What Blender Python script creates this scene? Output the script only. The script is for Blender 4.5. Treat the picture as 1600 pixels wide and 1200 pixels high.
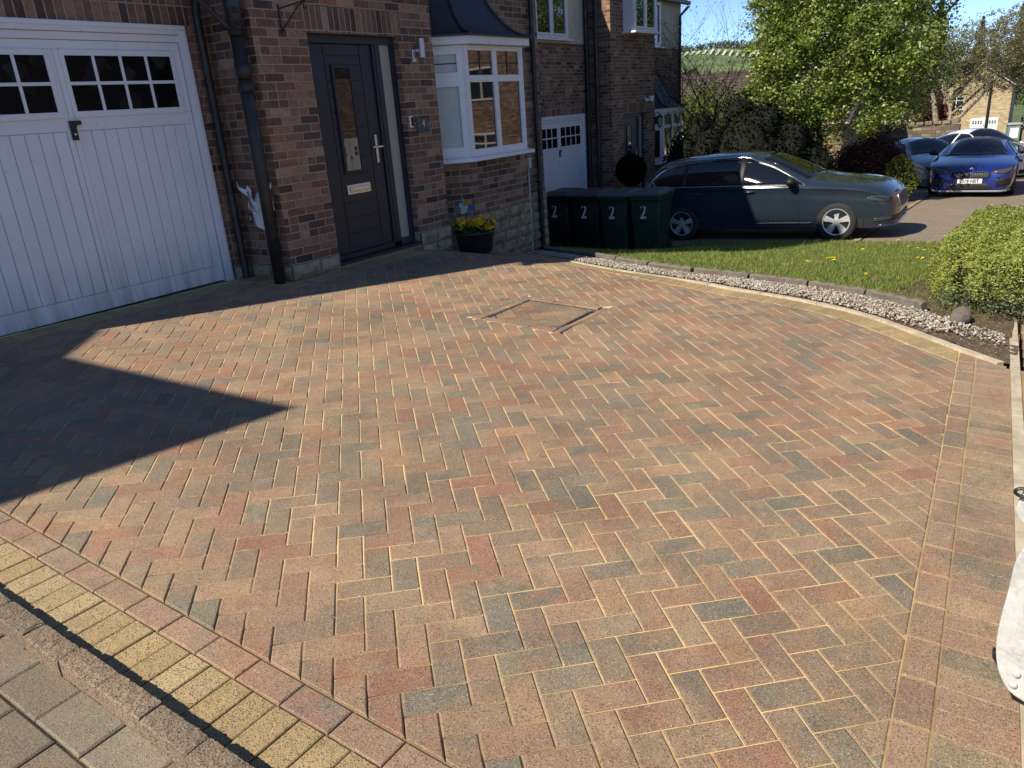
import bpy, bmesh, math, random
import numpy as np
from mathutils import Vector, Matrix

for o in list(bpy.data.objects): bpy.data.objects.remove(o)
SC = bpy.context.scene
COL = SC.collection
R = math.radians

# ------------------------------------------------------------------ camera
def make_camera():
    pitch, roll, yaw = R(20.1), R(-4.2), R(35.2)
    cp, sp = math.cos(pitch), math.sin(pitch)
    fw = Vector((math.cos(yaw)*cp, math.sin(yaw)*cp, -sp))
    rt = Vector((math.sin(yaw), -math.cos(yaw), 0))
    up = rt.cross(fw)
    r = math.cos(roll)*rt + math.sin(roll)*up
    u = -math.sin(roll)*rt + math.cos(roll)*up
    cd = bpy.data.cameras.new('camera'); cd.sensor_width = 36; cd.lens = 36*1177/1600
    cd.clip_start = .05; cd.clip_end = 6000
    c = bpy.data.objects.new('camera', cd); COL.objects.link(c)
    M = Matrix((r, u, -fw)).transposed().to_4x4(); M.translation = Vector((0, 0, 1.66))
    c.matrix_world = M
    SC.camera = c
make_camera()

# ------------------------------------------------------------------ light
SUN = Vector((-.98, .40, 1.0)).normalized()          # towards the sun
SUN_STRENGTH, SKY_STRENGTH, EXPOSURE = 5.0, .145, .46
sd = bpy.data.lights.new('sun', 'SUN'); sd.energy = SUN_STRENGTH; sd.angle = R(.53); sd.color = (1, .905, .735)
so = bpy.data.objects.new('sun', sd); COL.objects.link(so)
so.rotation_euler = SUN.to_track_quat('Z', 'Y').to_euler(); so.location = (0, 0, 20)
W = bpy.data.worlds.new('World'); SC.world = W; W.use_nodes = True
wn = W.node_tree.nodes; bg = wn['Background']; bg.inputs[1].default_value = SKY_STRENGTH
sky = wn.new('ShaderNodeTexSky'); sky.sky_type = 'NISHITA'; sky.sun_disc = False
sky.sun_elevation = math.asin(SUN.z); sky.sun_rotation = math.atan2(SUN.x, SUN.y)
sky.altitude = 0; sky.air_density = .42; sky.dust_density = 0; sky.ozone_density = 3.5
skh = wn.new('ShaderNodeHueSaturation'); skh.inputs['Saturation'].default_value = 1.0
W.node_tree.links.new(sky.outputs[0], skh.inputs['Color']); W.node_tree.links.new(skh.outputs[0], bg.inputs[0])
SC.view_settings.view_transform = 'Standard'; SC.view_settings.look = 'None'
SC.view_settings.gamma = 1; SC.view_settings.exposure = EXPOSURE
SC.cycles.max_bounces = 6; SC.cycles.diffuse_bounces = 3; SC.cycles.glossy_bounces = 3
SC.cycles.transparent_max_bounces = 8; SC.cycles.sample_clamp_indirect = 4
SC.cycles.use_denoising = True

# ------------------------------------------------------------------ terrain height
def gz(x, y):
    pl = -.014*x + .0488*y
    cy = .034*(5.35 - min(max(y, 1.5), 6.))
    if x < 6.6: return pl if y < 7 and x > -30 else min(pl, .35) if x > -30 else .6
    if x < 12.6:
        t = min(1, (x - 6.6)/(6 - .7*min(1, max(0, y - 4))))
        return (1 - t)*min(pl, .4) + t*(-.84 + cy)
    z = -.84 + cy - .05*(min(x, 23.) - 12.6)
    if x > 23: z -= .046*(min(x, 100) - 23)
    if x > 100: z -= .01*(min(x, 160) - 100)
    return z

# ------------------------------------------------------------------ node helper
class N:
    def __init__(s, name):
        s.m = bpy.data.materials.new(name); s.m.use_nodes = True
        s.t = s.m.node_tree; s.n = s.t.nodes; s.l = s.t.links
        s.p = s.n['Principled BSDF']
    def node(s, typ, **kw):
        o = s.n.new(typ)
        for k, v in kw.items(): setattr(o, k, v)
        return o
    def set(s, sock, v):
        if hasattr(v, 'is_linked') or isinstance(v, bpy.types.NodeSocket): s.l.new(v, sock)
        elif v is not None: sock.default_value = v
    def math(s, op, a, b=None, c=None, clamp=False):
        o = s.node('ShaderNodeMath', operation=op, use_clamp=clamp)
        for i, v in enumerate((a, b, c)):
            if v is not None: s.set(o.inputs[i], v)
        return o.outputs[0]
    def vmath(s, op, a, b=None):
        o = s.node('ShaderNodeVectorMath', operation=op)
        s.set(o.inputs[0], a)
        if b is not None: s.set(o.inputs[1], b)
        return o.outputs[0]
    def coord(s, kind='Object'):
        return s.node('ShaderNodeTexCoord').outputs[kind]
    def noise(s, vec, scale, detail=3, rough=.55, out=0, dist=0):
        o = s.node('ShaderNodeTexNoise'); s.set(o.inputs['Vector'], vec)
        o.inputs['Scale'].default_value = scale; o.inputs['Detail'].default_value = detail
        o.inputs['Roughness'].default_value = rough; o.inputs['Distortion'].default_value = dist
        return o.outputs[out]
    def voronoi(s, vec, scale, out='Distance', feature='F1'):
        o = s.node('ShaderNodeTexVoronoi', feature=feature); s.set(o.inputs['Vector'], vec)
        o.inputs['Scale'].default_value = scale
        return o.outputs[out]
    def white(s, vec, out=0):
        o = s.node('ShaderNodeTexWhiteNoise', noise_dimensions='3D'); s.set(o.inputs['Vector'], vec)
        return o.outputs[out]
    def ramp(s, fac, stops, interp='LINEAR'):
        o = s.node('ShaderNodeValToRGB'); s.set(o.inputs[0], fac); cr = o.color_ramp; cr.interpolation = interp
        while len(cr.elements) < len(stops): cr.elements.new(.5)
        for e, (p, c) in zip(cr.elements, stops):
            e.position = p; e.color = (c[0], c[1], c[2], 1) if hasattr(c, '__len__') else (c, c, c, 1)
        return o.outputs[0]
    def mix(s, fac, a, b, mode='MIX'):
        o = s.node('ShaderNodeMix', data_type='RGBA', blend_type=mode)
        s.set(o.inputs[0], fac)
        for i, v in ((6, a), (7, b)):
            if isinstance(v, (tuple, list)): v = (v[0], v[1], v[2], 1)
            s.set(o.inputs[i], v)
        return o.outputs[2]
    def mapr(s, v, a, b, c, d):
        o = s.node('ShaderNodeMapRange'); s.set(o.inputs[0], v)
        for i, x in enumerate((a, b, c, d)): o.inputs[i+1].default_value = x
        return o.outputs[0]
    def comb(s, x, y, z=0.):
        o = s.node('ShaderNodeCombineXYZ'); s.set(o.inputs[0], x); s.set(o.inputs[1], y); s.set(o.inputs[2], z)
        return o.outputs[0]
    def sep(s, v):
        o = s.node('ShaderNodeSeparateXYZ'); s.set(o.inputs[0], v); return o.outputs
    def attr(s, name, out='Color'):
        return s.node('ShaderNodeAttribute', attribute_name=name).outputs[out]
    def bump(s, h, strength=.3, dist=.01):
        o = s.node('ShaderNodeBump'); o.inputs['Strength'].default_value = strength
        o.inputs['Distance'].default_value = dist; s.set(o.inputs['Height'], h)
        s.l.new(o.outputs[0], s.p.inputs['Normal']); return o
    def base(s, c):
        if isinstance(c, (tuple, list)): c = (c[0], c[1], c[2], 1)
        s.set(s.p.inputs['Base Color'], c)
    def rough(s, v): s.set(s.p.inputs['Roughness'], v)
    def spec(s, v): s.p.inputs['Specular IOR Level'].default_value = v

def simple(name, col, rough=.6, metal=0, var=.12, nscale=6, bump=0, bscale=60, spec=.5, coat=0, dirt=None):
    n = N(name); v = n.coord()
    a = n.noise(v, nscale, 4)
    dark = tuple(c*(1-var*1.6) for c in col); lite = tuple(min(1, c*(1+var)) for c in col)
    c = n.ramp(a, [(.3, dark), (.7, lite)])
    if dirt:
        d = n.noise(v, dirt[1], 5, .65)
        c = n.mix(n.mapr(d, .5, .75, 0, dirt[2]), c, dirt[0])
    n.base(c); n.rough(n.mapr(a, .3, .7, max(.02, rough-.07), min(1, rough+.07)))
    n.p.inputs['Metallic'].default_value = metal; n.spec(spec)
    if coat: n.p.inputs['Coat Weight'].default_value = coat; n.p.inputs['Coat Roughness'].default_value = .03
    if bump: n.bump(n.noise(v, bscale, 4), bump, .004)
    return n.m

# ---- brick from UVs in metres; soldier=True stands the bricks on end
def brick_mat(name, palette, mortar, soldier=False, bw=.225, bh=.075, mw=.0055, wob=.0035, off=.5, bump=.9, grime=.25):
    n = N(name)
    uv = n.coord('UV'); s_ = n.sep(uv)
    wv = n.noise(uv, 9, 3, .6, out=1)
    w_ = n.sep(wv)
    u = n.math('ADD', s_[0], n.math('MULTIPLY', n.math('SUBTRACT', w_[0], .5), wob*3))
    v = n.math('ADD', s_[1], n.math('MULTIPLY', n.math('SUBTRACT', w_[1], .5), wob*2))
    if soldier: u, v = v, u
    vr = n.math('DIVIDE', v, bh); row = n.math('FLOOR', vr)
    ur = n.math('DIVIDE', u, bw)
    if not soldier: ur = n.math('ADD', ur, n.math('MULTIPLY', n.math('MODULO', n.math('ABSOLUTE', row), 2), off))
    else: ur = n.math('ADD', ur, .0)
    col = n.math('FLOOR', ur)
    # some stretchers are split into two headers
    h0 = n.white(n.comb(col, row, 5.5))
    fu0 = n.math('FRACT', ur)
    split = n.math('LESS_THAN', h0, .16 if not soldier else 0.)
    half = n.math('MULTIPLY', split, n.math('GREATER_THAN', fu0, .5))
    idv = n.comb(n.math('ADD', col, n.math('MULTIPLY', half, .37)), row, 1.5)
    fu = n.math('MULTIPLY', fu0, bw)
    du = n.math('MINIMUM', fu, n.math('SUBTRACT', bw, fu))
    dc = n.math('ABSOLUTE', n.math('SUBTRACT', fu, bw/2))
    dc = n.math('ADD', dc, n.math('MULTIPLY', n.math('SUBTRACT', 1., split), 1.))
    fv = n.math('MULTIPLY', n.math('FRACT', vr), bh)
    dv = n.math('MINIMUM', fv, n.math('SUBTRACT', bh, fv))
    d = n.math('MINIMUM', n.math('MINIMUM', du, dc), dv)
    d = n.math('ADD', d, n.math('MULTIPLY', n.math('SUBTRACT', n.noise(uv, 60, 3), .5), .004))
    mask = n.mapr(d, mw-.0012, mw+.0018, 0, 1)
    h = n.white(idv); c = n.ramp(h, palette)
    # blotches, kiss marks and pale bloom on the faces
    b1 = n.noise(uv, 22, 4, .65)
    c = n.mix(n.mapr(b1, .45, .72, 0, .5), c, (.05, .032, .028))
    b2 = n.noise(uv, 5, 3, .6)
    c = n.mix(n.mapr(b2, .55, .8, 0, .28), c, (.36, .25, .19))
    val = n.mapr(n.white(idv, 1), 0, 1, .68, 1.15)
    hs = n.node('ShaderNodeHueSaturation'); hs.inputs['Saturation'].default_value = .93
    n.set(hs.inputs['Value'], val); n.set(hs.inputs['Color'], c); c = hs.outputs[0]
    mc = n.mix(n.noise(uv, 30, 3), tuple(x*.75 for x in mortar), tuple(min(1, x*1.2) for x in mortar))
    c = n.mix(mask, mc, c)
    g = n.noise(uv, 1.3, 5, .6)
    c = n.mix(n.mapr(g, .45, .8, 0, grime), c, (.035, .03, .027))
    n.base(c); n.rough(n.mapr(b1, .3, .7, .78, .95)); n.spec(.25)
    hh = n.math('ADD', n.math('MULTIPLY', mask, 1.), n.math('MULTIPLY', n.noise(uv, 90, 5, .7), .45))
    hh = n.math('ADD', hh, n.math('MULTIPLY', h, .25))
    n.bump(hh, bump, .008)
    return n.m

PAL = [(0, (.24, .11, .065)), (.12, (.32, .155, .088)), (.22, (.125, .072, .05)), (.33, (.39, .2, .115)),
       (.44, (.2, .1, .062)), (.53, (.07, .048, .04)), (.62, (.42, .235, .14)), (.7, (.17, .09, .06)),
       (.79, (.46, .28, .18)), (.87, (.09, .058, .046)), (.94, (.36, .19, .11)), (1, (.27, .135, .078))]
MT = {}
MT['brick'] = brick_mat('brick', PAL, (.37, .315, .255))
MT['soldier'] = brick_mat('soldier_brick', PAL, (.38, .33, .27), soldier=True)
MT['brick_orange'] = brick_mat('orange_brick', [(0, (.36, .15, .08)), (.4, (.42, .2, .1)), (.7, (.24, .1, .06)), (1, (.45, .23, .13))], (.36, .3, .24))  # orange brick palette of the step, low wall and gate pier
MT['buff_stone'] = brick_mat('buff_stone_wall', [(0, (.5, .38, .2)), (.4, (.58, .45, .25)), (.7, (.42, .32, .18)), (1, (.6, .48, .3))], (.4, .34, .24), bw=.42, bh=.15, mw=.008, wob=.01, grime=.1)
MT['wall_stone'] = brick_mat('garden_wall_stone', [(0, (.16, .13, .1)), (.5, (.25, .2, .14)), (1, (.32, .26, .18))], (.12, .1, .08), bw=.4, bh=.14, mw=.01, wob=.012, grime=.4)
MT['render'] = simple('cream_render', (.56, .53, .42), .85, var=.07, nscale=2, bump=.25, bscale=120, dirt=((.3, .28, .22), 1.5, .35))
MT['stone'] = simple('split_stone', (.33, .265, .17), .9, var=.3, nscale=9, bump=.9, bscale=35, dirt=((.1, .09, .06), 5, .6))
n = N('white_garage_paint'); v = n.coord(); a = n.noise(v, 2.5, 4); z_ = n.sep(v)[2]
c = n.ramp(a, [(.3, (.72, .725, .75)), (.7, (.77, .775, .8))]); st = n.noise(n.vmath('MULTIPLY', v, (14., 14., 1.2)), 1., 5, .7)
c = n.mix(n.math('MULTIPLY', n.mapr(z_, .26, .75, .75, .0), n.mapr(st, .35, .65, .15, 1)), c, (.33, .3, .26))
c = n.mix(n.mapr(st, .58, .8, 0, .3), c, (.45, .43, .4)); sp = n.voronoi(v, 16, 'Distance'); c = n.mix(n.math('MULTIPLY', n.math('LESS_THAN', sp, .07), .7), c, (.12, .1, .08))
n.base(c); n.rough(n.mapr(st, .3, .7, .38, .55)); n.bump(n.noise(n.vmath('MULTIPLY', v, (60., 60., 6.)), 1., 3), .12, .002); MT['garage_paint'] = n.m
MT['upvc'] = simple('white_upvc', (.78, .78, .78), .32, var=.03, nscale=3, dirt=((.45, .43, .38), 7, .25))
MT['white_paint'] = simple('white_garage_paint', (.76, .765, .79), .42, var=.035, nscale=2.5, bump=.08, bscale=70, dirt=((.4, .38, .34), 3.5, .28))
MT['fascia'] = simple('white_fascia', (.76, .76, .74), .4, var=.04, nscale=4, dirt=((.4, .38, .33), 6, .3))
MT['anthracite'] = simple('anthracite_door', (.016, .021, .034), .42, var=.1, nscale=8, bump=.12, bscale=120)
MT['black_plastic'] = simple('black_pipe_plastic', (.018, .018, .02), .45, var=.2, nscale=14, dirt=((.11, .1, .09), 6, .5))
MT['iron'] = simple('black_iron', (.012, .012, .012), .5, var=.3, nscale=40, bump=.3)
MT['lead'] = simple('lead_roof', (.03, .032, .038), .52, var=.22, nscale=5, bump=.25, bscale=25, dirt=((.09, .09, .09), 9, .35))
MT['chrome'] = simple('brushed_steel', (.62, .62, .62), .28, 1, var=.06, nscale=30)
MT['slate'] = simple('slate_plate', (.075, .085, .09), .55, var=.25, nscale=18, bump=.3, bscale=60)
MT['white'] = simple('white_plastic', (.8, .8, .8), .4, var=.03)
MT['silver'] = simple('pale_metal', (.5, .5, .5), .4, .7, var=.1)
MT['conduit'] = simple('white_cable', (.6, .6, .58), .5, var=.1)
MT['dark_int'] = simple('dark_interior', (.01, .01, .012), .9)
MT['reflection_sheet'] = simple('pale_reflection', (.55, .6, .58), .8, var=.06)  # pale tone of the reflection painted into the canted bay panes

def tile_mat(name, a, b, rowh=.3, colw=.3):
    n = N(name); uv = n.coord('UV'); s_ = n.sep(uv)
    vr = n.math('DIVIDE', s_[1], rowh); row = n.math('FLOOR', vr)
    ur = n.math('ADD', n.math('DIVIDE', s_[0], colw), n.math('MULTIPLY', n.math('MODULO', n.math('ABSOLUTE', row), 2), .5))
    h = n.white(n.comb(n.math('FLOOR', ur), row, 2.5))
    c = n.mix(h, a, b)
    fv = n.math('FRACT', vr); fu = n.math('FRACT', ur)
    c = n.mix(n.mapr(n.noise(uv, 3, 4), .45, .7, 0, .4), c, tuple(x*1.5 for x in b))
    c = n.mix(n.math('LESS_THAN', fv, .13), c, tuple(x*.25 for x in a)); n.base(c); n.rough(.85); n.spec(.3)
    hgt = n.math('ADD', n.math('SUBTRACT', 1., fv), n.math('MULTIPLY', n.math('LESS_THAN', fu, .05), -.6))
    n.bump(hgt, 1., .05); return n.m
MT['tile'] = tile_mat('dark_roof_tile', (.06, .045, .04), (.1, .08, .07))
MT['tile_brown'] = tile_mat('weathered_roof_tile', (.055, .042, .036), (.095, .075, .062), .33, .3)

def glass(name, tint=(.012, .014, .016), ior=1.7, rough=.02, patch=0):
    n = N(name); n.p.inputs['IOR'].default_value = ior; n.spec(.8); n.rough(rough)
    c = tint
    if patch:
        v = n.coord()
        w = n.voronoi(v, 5.5, 'Color'); q = n.sep(w)[0]
        m = n.math('MULTIPLY', n.math('GREATER_THAN', q, .62), n.mapr(n.noise(v, 9, 3), .35, .6, .2, 1))
        c = n.mix(n.math('MULTIPLY', m, patch), tint, (.14, .14, .145))
    n.base(c)
    v = n.coord(); n.bump(n.noise(v, 1.7, 1), .03, .02)
    return n.m
MT['glass'] = glass('window_glass')
MT['glass_garage'] = glass('dusty_garage_glass', (.006, .006, .007), ior=1.12, rough=.2, patch=.14)
MT['glass_car'] = glass('car_glass', (.006, .007, .009), 1.55)
MT['glass_frost'] = glass('frosted_glass', (.34, .34, .29), 1.45, .3)
def flat(name, c, r=.5, **k): return simple(name, c, r, var=.04, **k)
# ------------------------------------------------------------------ objects
def tag(o, label=None, cat=None, group=None, kind=None):
    if label: o['label'] = label
    if cat: o['category'] = cat
    if group: o['group'] = group
    if kind: o['kind'] = kind
    return o
def empty(name, loc=(0, 0, 0), rz=0, label=None, cat=None, group=None, parent=None):
    o = bpy.data.objects.new(name, None); COL.objects.link(o); o.location = loc; o.rotation_euler = (0, 0, rz)
    o.empty_display_size = .1
    if parent: o.parent = parent
    return tag(o, label, cat, group)
def copy_tree(o, parent=None):
    c = o.copy(); COL.objects.link(c)
    if parent: c.parent = parent
    for ch in list(o.children): copy_tree(ch, c)
    return c
def np_mesh(name, V, F, mats, parent=None, mi=None, smooth=False, attrs=None, uv=None):
    """V (n,3); F (m,k) fixed size polygons."""
    V = np.asarray(V, np.float32); F = np.asarray(F, np.int32)
    me = bpy.data.meshes.new(name); k = F.shape[1]
    me.vertices.add(len(V)); me.vertices.foreach_set('co', V.ravel())
    me.loops.add(F.size); me.loops.foreach_set('vertex_index', F.ravel())
    me.polygons.add(len(F)); me.polygons.foreach_set('loop_start', np.arange(0, F.size, k, dtype=np.int32))
    me.polygons.foreach_set('loop_total', np.full(len(F), k, np.int32))
    if mi is not None: me.polygons.foreach_set('material_index', np.asarray(mi, np.int32))
    if smooth: me.polygons.foreach_set('use_smooth', np.ones(len(F), bool))
    for m in mats: me.materials.append(m)
    if attrs:
        for an, arr in attrs.items():   # per face colours
            a = me.color_attributes.new(an, 'FLOAT_COLOR', 'CORNER')
            c = np.ones((F.size, 4), np.float32); c[:, :3] = np.repeat(np.asarray(arr, np.float32), k, 0)
            a.data.foreach_set('color', c.ravel())
    me.update(calc_edges=True)
    o = bpy.data.objects.new(name, me); COL.objects.link(o)
    if parent: o.parent = parent
    return o

class MB:
    def __init__(s): s.v, s.f, s.m, s.u, s.c = [], [], [], [], []
    def face(s, pts, mat=0, uv=None, col=None):
        b = len(s.v); s.v += [tuple(p) for p in pts]; s.f.append(tuple(range(b, b+len(pts)))); s.m.append(mat)
        if uv is None:
            a, b_, c = Vector(pts[0]), Vector(pts[1]), Vector(pts[2])
            nn = (b_-a).cross(c-b_)
            if len(pts) > 3: nn = nn + (Vector(pts[2])-a).cross(Vector(pts[3])-a)
            if nn.length < 1e-12: uv = [(p[0], p[1]) for p in pts]
            else:
                nn.normalize(); hz = math.hypot(nn.x, nn.y)
                if hz > .94:
                    t = (-nn.y/hz, nn.x/hz); uv = [(p[0]*t[0]+p[1]*t[1], p[2]) for p in pts]
                elif hz > .05:
                    t = (-nn.y/hz, nn.x/hz); k = 1/max(.2, hz)
                    uv = [(p[0]*t[0]+p[1]*t[1], p[2]*k) for p in pts]
                else: uv = [(p[0], p[1]) for p in pts]
        s.u.append(uv); s.c.append(col)
    def box(s, x0, x1, y0, y1, z0, z1, mat=0, col=None):
        if x0 > x1: x0, x1 = x1, x0
        if y0 > y1: y0, y1 = y1, y0
        if z0 > z1: z0, z1 = z1, z0
        p = [(x, y, z) for z in (z0, z1) for y in (y0, y1) for x in (x0, x1)]
        for q in ((0, 2, 3, 1), (4, 5, 7, 6), (0, 1, 5, 4), (2, 6, 7, 3), (0, 4, 6, 2), (1, 3, 7, 5)):
            s.face([p[i] for i in q], mat, col=col)
    def prism(s, poly, z0, z1, mat=0, top=True, bottom=True, zt=None, col=None):
        """poly CCW; z1 may be a function."""
        n = len(poly); f1 = (lambda x, y: z1) if not callable(z1) else z1; f0 = (lambda x, y: z0) if not callable(z0) else z0
        B = [(x, y, f0(x, y)) for x, y in poly]; T = [(x, y, f1(x, y)) for x, y in poly]
        if top: s.face(T, mat, col=col)
        if bottom: s.face(B[::-1], mat, col=col)
        for i in range(n): j = (i+1) % n; s.face([B[i], B[j], T[j], T[i]], mat, col=col)
    def tube(s, pts, r, seg=10, mat=0, cap=True):
        pts = [Vector(p) for p in pts]; rr = r if hasattr(r, '__len__') else [r]*len(pts); rings = []
        up = Vector((0, 0, 1)); prev = None
        for i, p in enumerate(pts):
            d = (pts[min(i+1, len(pts)-1)] - pts[max(i-1, 0)]).normalized()
            a = prev if prev is not None else (up if abs(d.z) < .9 else Vector((1, 0, 0)))
            x = (a - d*a.dot(d)).normalized(); prev = x; y = d.cross(x)
            rings.append([p + (x*math.cos(2*math.pi*k/seg) + y*math.sin(2*math.pi*k/seg))*rr[i] for k in range(seg)])
        b = len(s.v)
        for q in rings: s.v += [tuple(p) for p in q]
        for i in range(len(pts)-1):
            for k in range(seg):
                k2 = (k+1) % seg
                s.f.append((b+i*seg+k, b+i*seg+k2, b+(i+1)*seg+k2, b+(i+1)*seg+k)); s.m.append(mat)
                s.u.append([(k/seg, i), ((k+1)/seg, i), ((k+1)/seg, i+1), (k/seg, i+1)]); s.c.append(None)
        if cap:
            s.f.append(tuple(b+k for k in range(seg))[::-1]); s.m.append(mat); s.u.append([(0, 0)]*seg); s.c.append(None)
            e = b+(len(pts)-1)*seg
            s.f.append(tuple(e+k for k in range(seg))); s.m.append(mat); s.u.append([(0, 0)]*seg); s.c.append(None)
    def lathe(s, prof, axis_pt=(0, 0, 0), axis='z', seg=32, mat=0):
        """prof list of (radius, height)."""
        b = len(s.v); ax = axis_pt
        for r, h in prof:
            for k in range(seg):
                c, q = math.cos(2*math.pi*k/seg)*r, math.sin(2*math.pi*k/seg)*r
                s.v.append((ax[0]+c, ax[1]+q, ax[2]+h) if axis == 'z' else (ax[0]+c, ax[1]+h, ax[2]+q) if axis == 'y' else (ax[0]+h, ax[1]+c, ax[2]+q))
        for i in range(len(prof)-1):
            for k in range(seg):
                k2 = (k+1) % seg
                s.f.append((b+i*seg+k, b+i*seg+k2, b+(i+1)*seg+k2, b+(i+1)*seg+k)); s.m.append(mat); s.u.append([(0, 0)]*4); s.c.append(None)
    def build(s, name, mats, parent=None, smooth=False, bevel=0, seg=2, auto=None, fix=False):
        if not isinstance(mats, (list, tuple)): mats = [mats]
        me = bpy.data.meshes.new(name); me.from_pydata(s.v, [], s.f)
        for m in mats: me.materials.append(m)
        me.polygons.foreach_set('material_index', s.m)
        ul = me.uv_layers.new(name='UVMap'); ul.data.foreach_set('uv', [c for fu in s.u for p in fu for c in p])
        if any(c is not None for c in s.c):
            a = me.color_attributes.new('Col', 'FLOAT_COLOR', 'CORNER')
            d = []
            for f, c in zip(s.f, s.c): d += list((c or (.5, .5, .5)) + (1,))*len(f)
            a.data.foreach_set('color', d)
        if smooth: me.polygons.foreach_set('use_smooth', [True]*len(s.f))
        me.update()
        if fix or bevel:
            bm = bmesh.new(); bm.from_mesh(me); bmesh.ops.remove_doubles(bm, verts=bm.verts, dist=1e-5)
            if fix: bmesh.ops.recalc_face_normals(bm, faces=bm.faces)
            bm.to_mesh(me); bm.free()
        o = bpy.data.objects.new(name, me); COL.objects.link(o)
        if parent: o.parent = parent
        if bevel:
            b = o.modifiers.new('bevel', 'BEVEL'); b.width = bevel; b.segments = seg; b.limit_method = 'ANGLE'; b.angle_limit = R(40)
            b.harden_normals = False
        return o

def wall_holes(mb, y, x0, x1, z0, z1, holes, depth, mat=0, flip=False, conv=None):
    """vertical wall in the plane y, seen from -Y, with openings and reveals of the given depth"""
    P = conv or (lambda x, yy, z: (x, yy, z))
    xs = sorted({x0, x1, *[min(max(h[i], x0), x1) for h in holes for i in (0, 1)]}); zs = sorted({z0, z1, *[min(max(h[i], z0), z1) for h in holes for i in (2, 3)]})
    for a, b in zip(xs, xs[1:]):
        for c, d in zip(zs, zs[1:]):
            mx, mz = (a+b)/2, (c+d)/2
            if any(h[0] < mx < h[1] and h[2] < mz < h[3] for h in holes): continue
            mb.face([P(a, y, c), P(b, y, c), P(b, y, d), P(a, y, d)], mat)
    for h in holes:
        a, b, c, d = h[:4]; e = y+depth
        mb.face([P(a, y, c), P(a, y, d), P(a, e, d), P(a, e, c)], mat)
        mb.face([P(b, y, c), P(b, e, c), P(b, e, d), P(b, y, d)], mat)
        mb.face([P(a, y, d), P(b, y, d), P(b, e, d), P(a, e, d)], mat)
        mb.face([P(a, y, c), P(a, e, c), P(b, e, c), P(b, y, c)], mat)

def text_mesh(name, body, size, mat, parent, M, extrude=.0015, bold=.0, sx=1., align='CENTER'):
    cu = bpy.data.curves.new(name, 'FONT'); cu.body = body; cu.size = size; cu.extrude = extrude; cu.offset = bold
    cu.align_x = align; cu.align_y = 'CENTER'; cu.resolution_u = 3
    t = bpy.data.objects.new('text_tmp', cu); COL.objects.link(t)
    bpy.context.view_layer.update()
    me = bpy.data.meshes.new_from_object(t.evaluated_get(bpy.context.evaluated_depsgraph_get()))
    bpy.data.objects.remove(t); bpy.data.curves.remove(cu)
    me.transform(Matrix.Diagonal((sx, 1, 1, 1))); me.transform(M); me.materials.clear(); me.materials.append(mat); me.name = name
    o = bpy.data.objects.new(name, me); COL.objects.link(o)
    if parent: o.parent = parent
    return o
def basis(origin, xa, ya):
    x = Vector(xa).normalized(); y = Vector(ya).normalized(); z = x.cross(y)
    M = Matrix((x, y, z)).transposed().to_4x4(); M.translation = Vector(origin); return M
# ================================================================== GROUND
rng = random.Random(7); nr = np.random.default_rng(11)

def clip(poly, a, b):
    """keep the part of a convex polygon left of a->b"""
    out = []; dx, dy = b[0]-a[0], b[1]-a[1]
    sd_ = [dx*(p[1]-a[1]) - dy*(p[0]-a[0]) for p in poly]
    for i, p in enumerate(poly):
        j = (i+1) % len(poly); q = poly[j]
        if sd_[i] >= 0: out.append(p)
        if (sd_[i] > 0) != (sd_[j] > 0) and abs(sd_[i]-sd_[j]) > 1e-12:
            t = sd_[i]/(sd_[i]-sd_[j]); out.append((p[0]+(q[0]-p[0])*t, p[1]+(q[1]-p[1])*t))
    return out
def area(p): return .5*sum(p[i][0]*p[(i+1) % len(p)][1]-p[(i+1) % len(p)][0]*p[i][1] for i in range(len(p)))
def inset(poly, d):
    out = list(poly)
    for i in range(len(poly)):
        a, b = poly[i], poly[(i+1) % len(poly)]; dx, dy = b[0]-a[0], b[1]-a[1]; L = math.hypot(dx, dy)
        if L < 1e-6: continue
        nx, ny = -dy/L*d, dx/L*d
        out = clip(out, (a[0]+nx, a[1]+ny), (b[0]+nx, b[1]+ny))
        if len(out) < 3: return []
    return out
def clean(p):
    q = []
    for a in p:
        if not q or math.hypot(a[0]-q[-1][0], a[1]-q[-1][1]) > .0025: q.append(a)
    if len(q) > 2 and math.hypot(q[0][0]-q[-1][0], q[0][1]-q[-1][1]) < .0025: q.pop()
    return q

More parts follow.
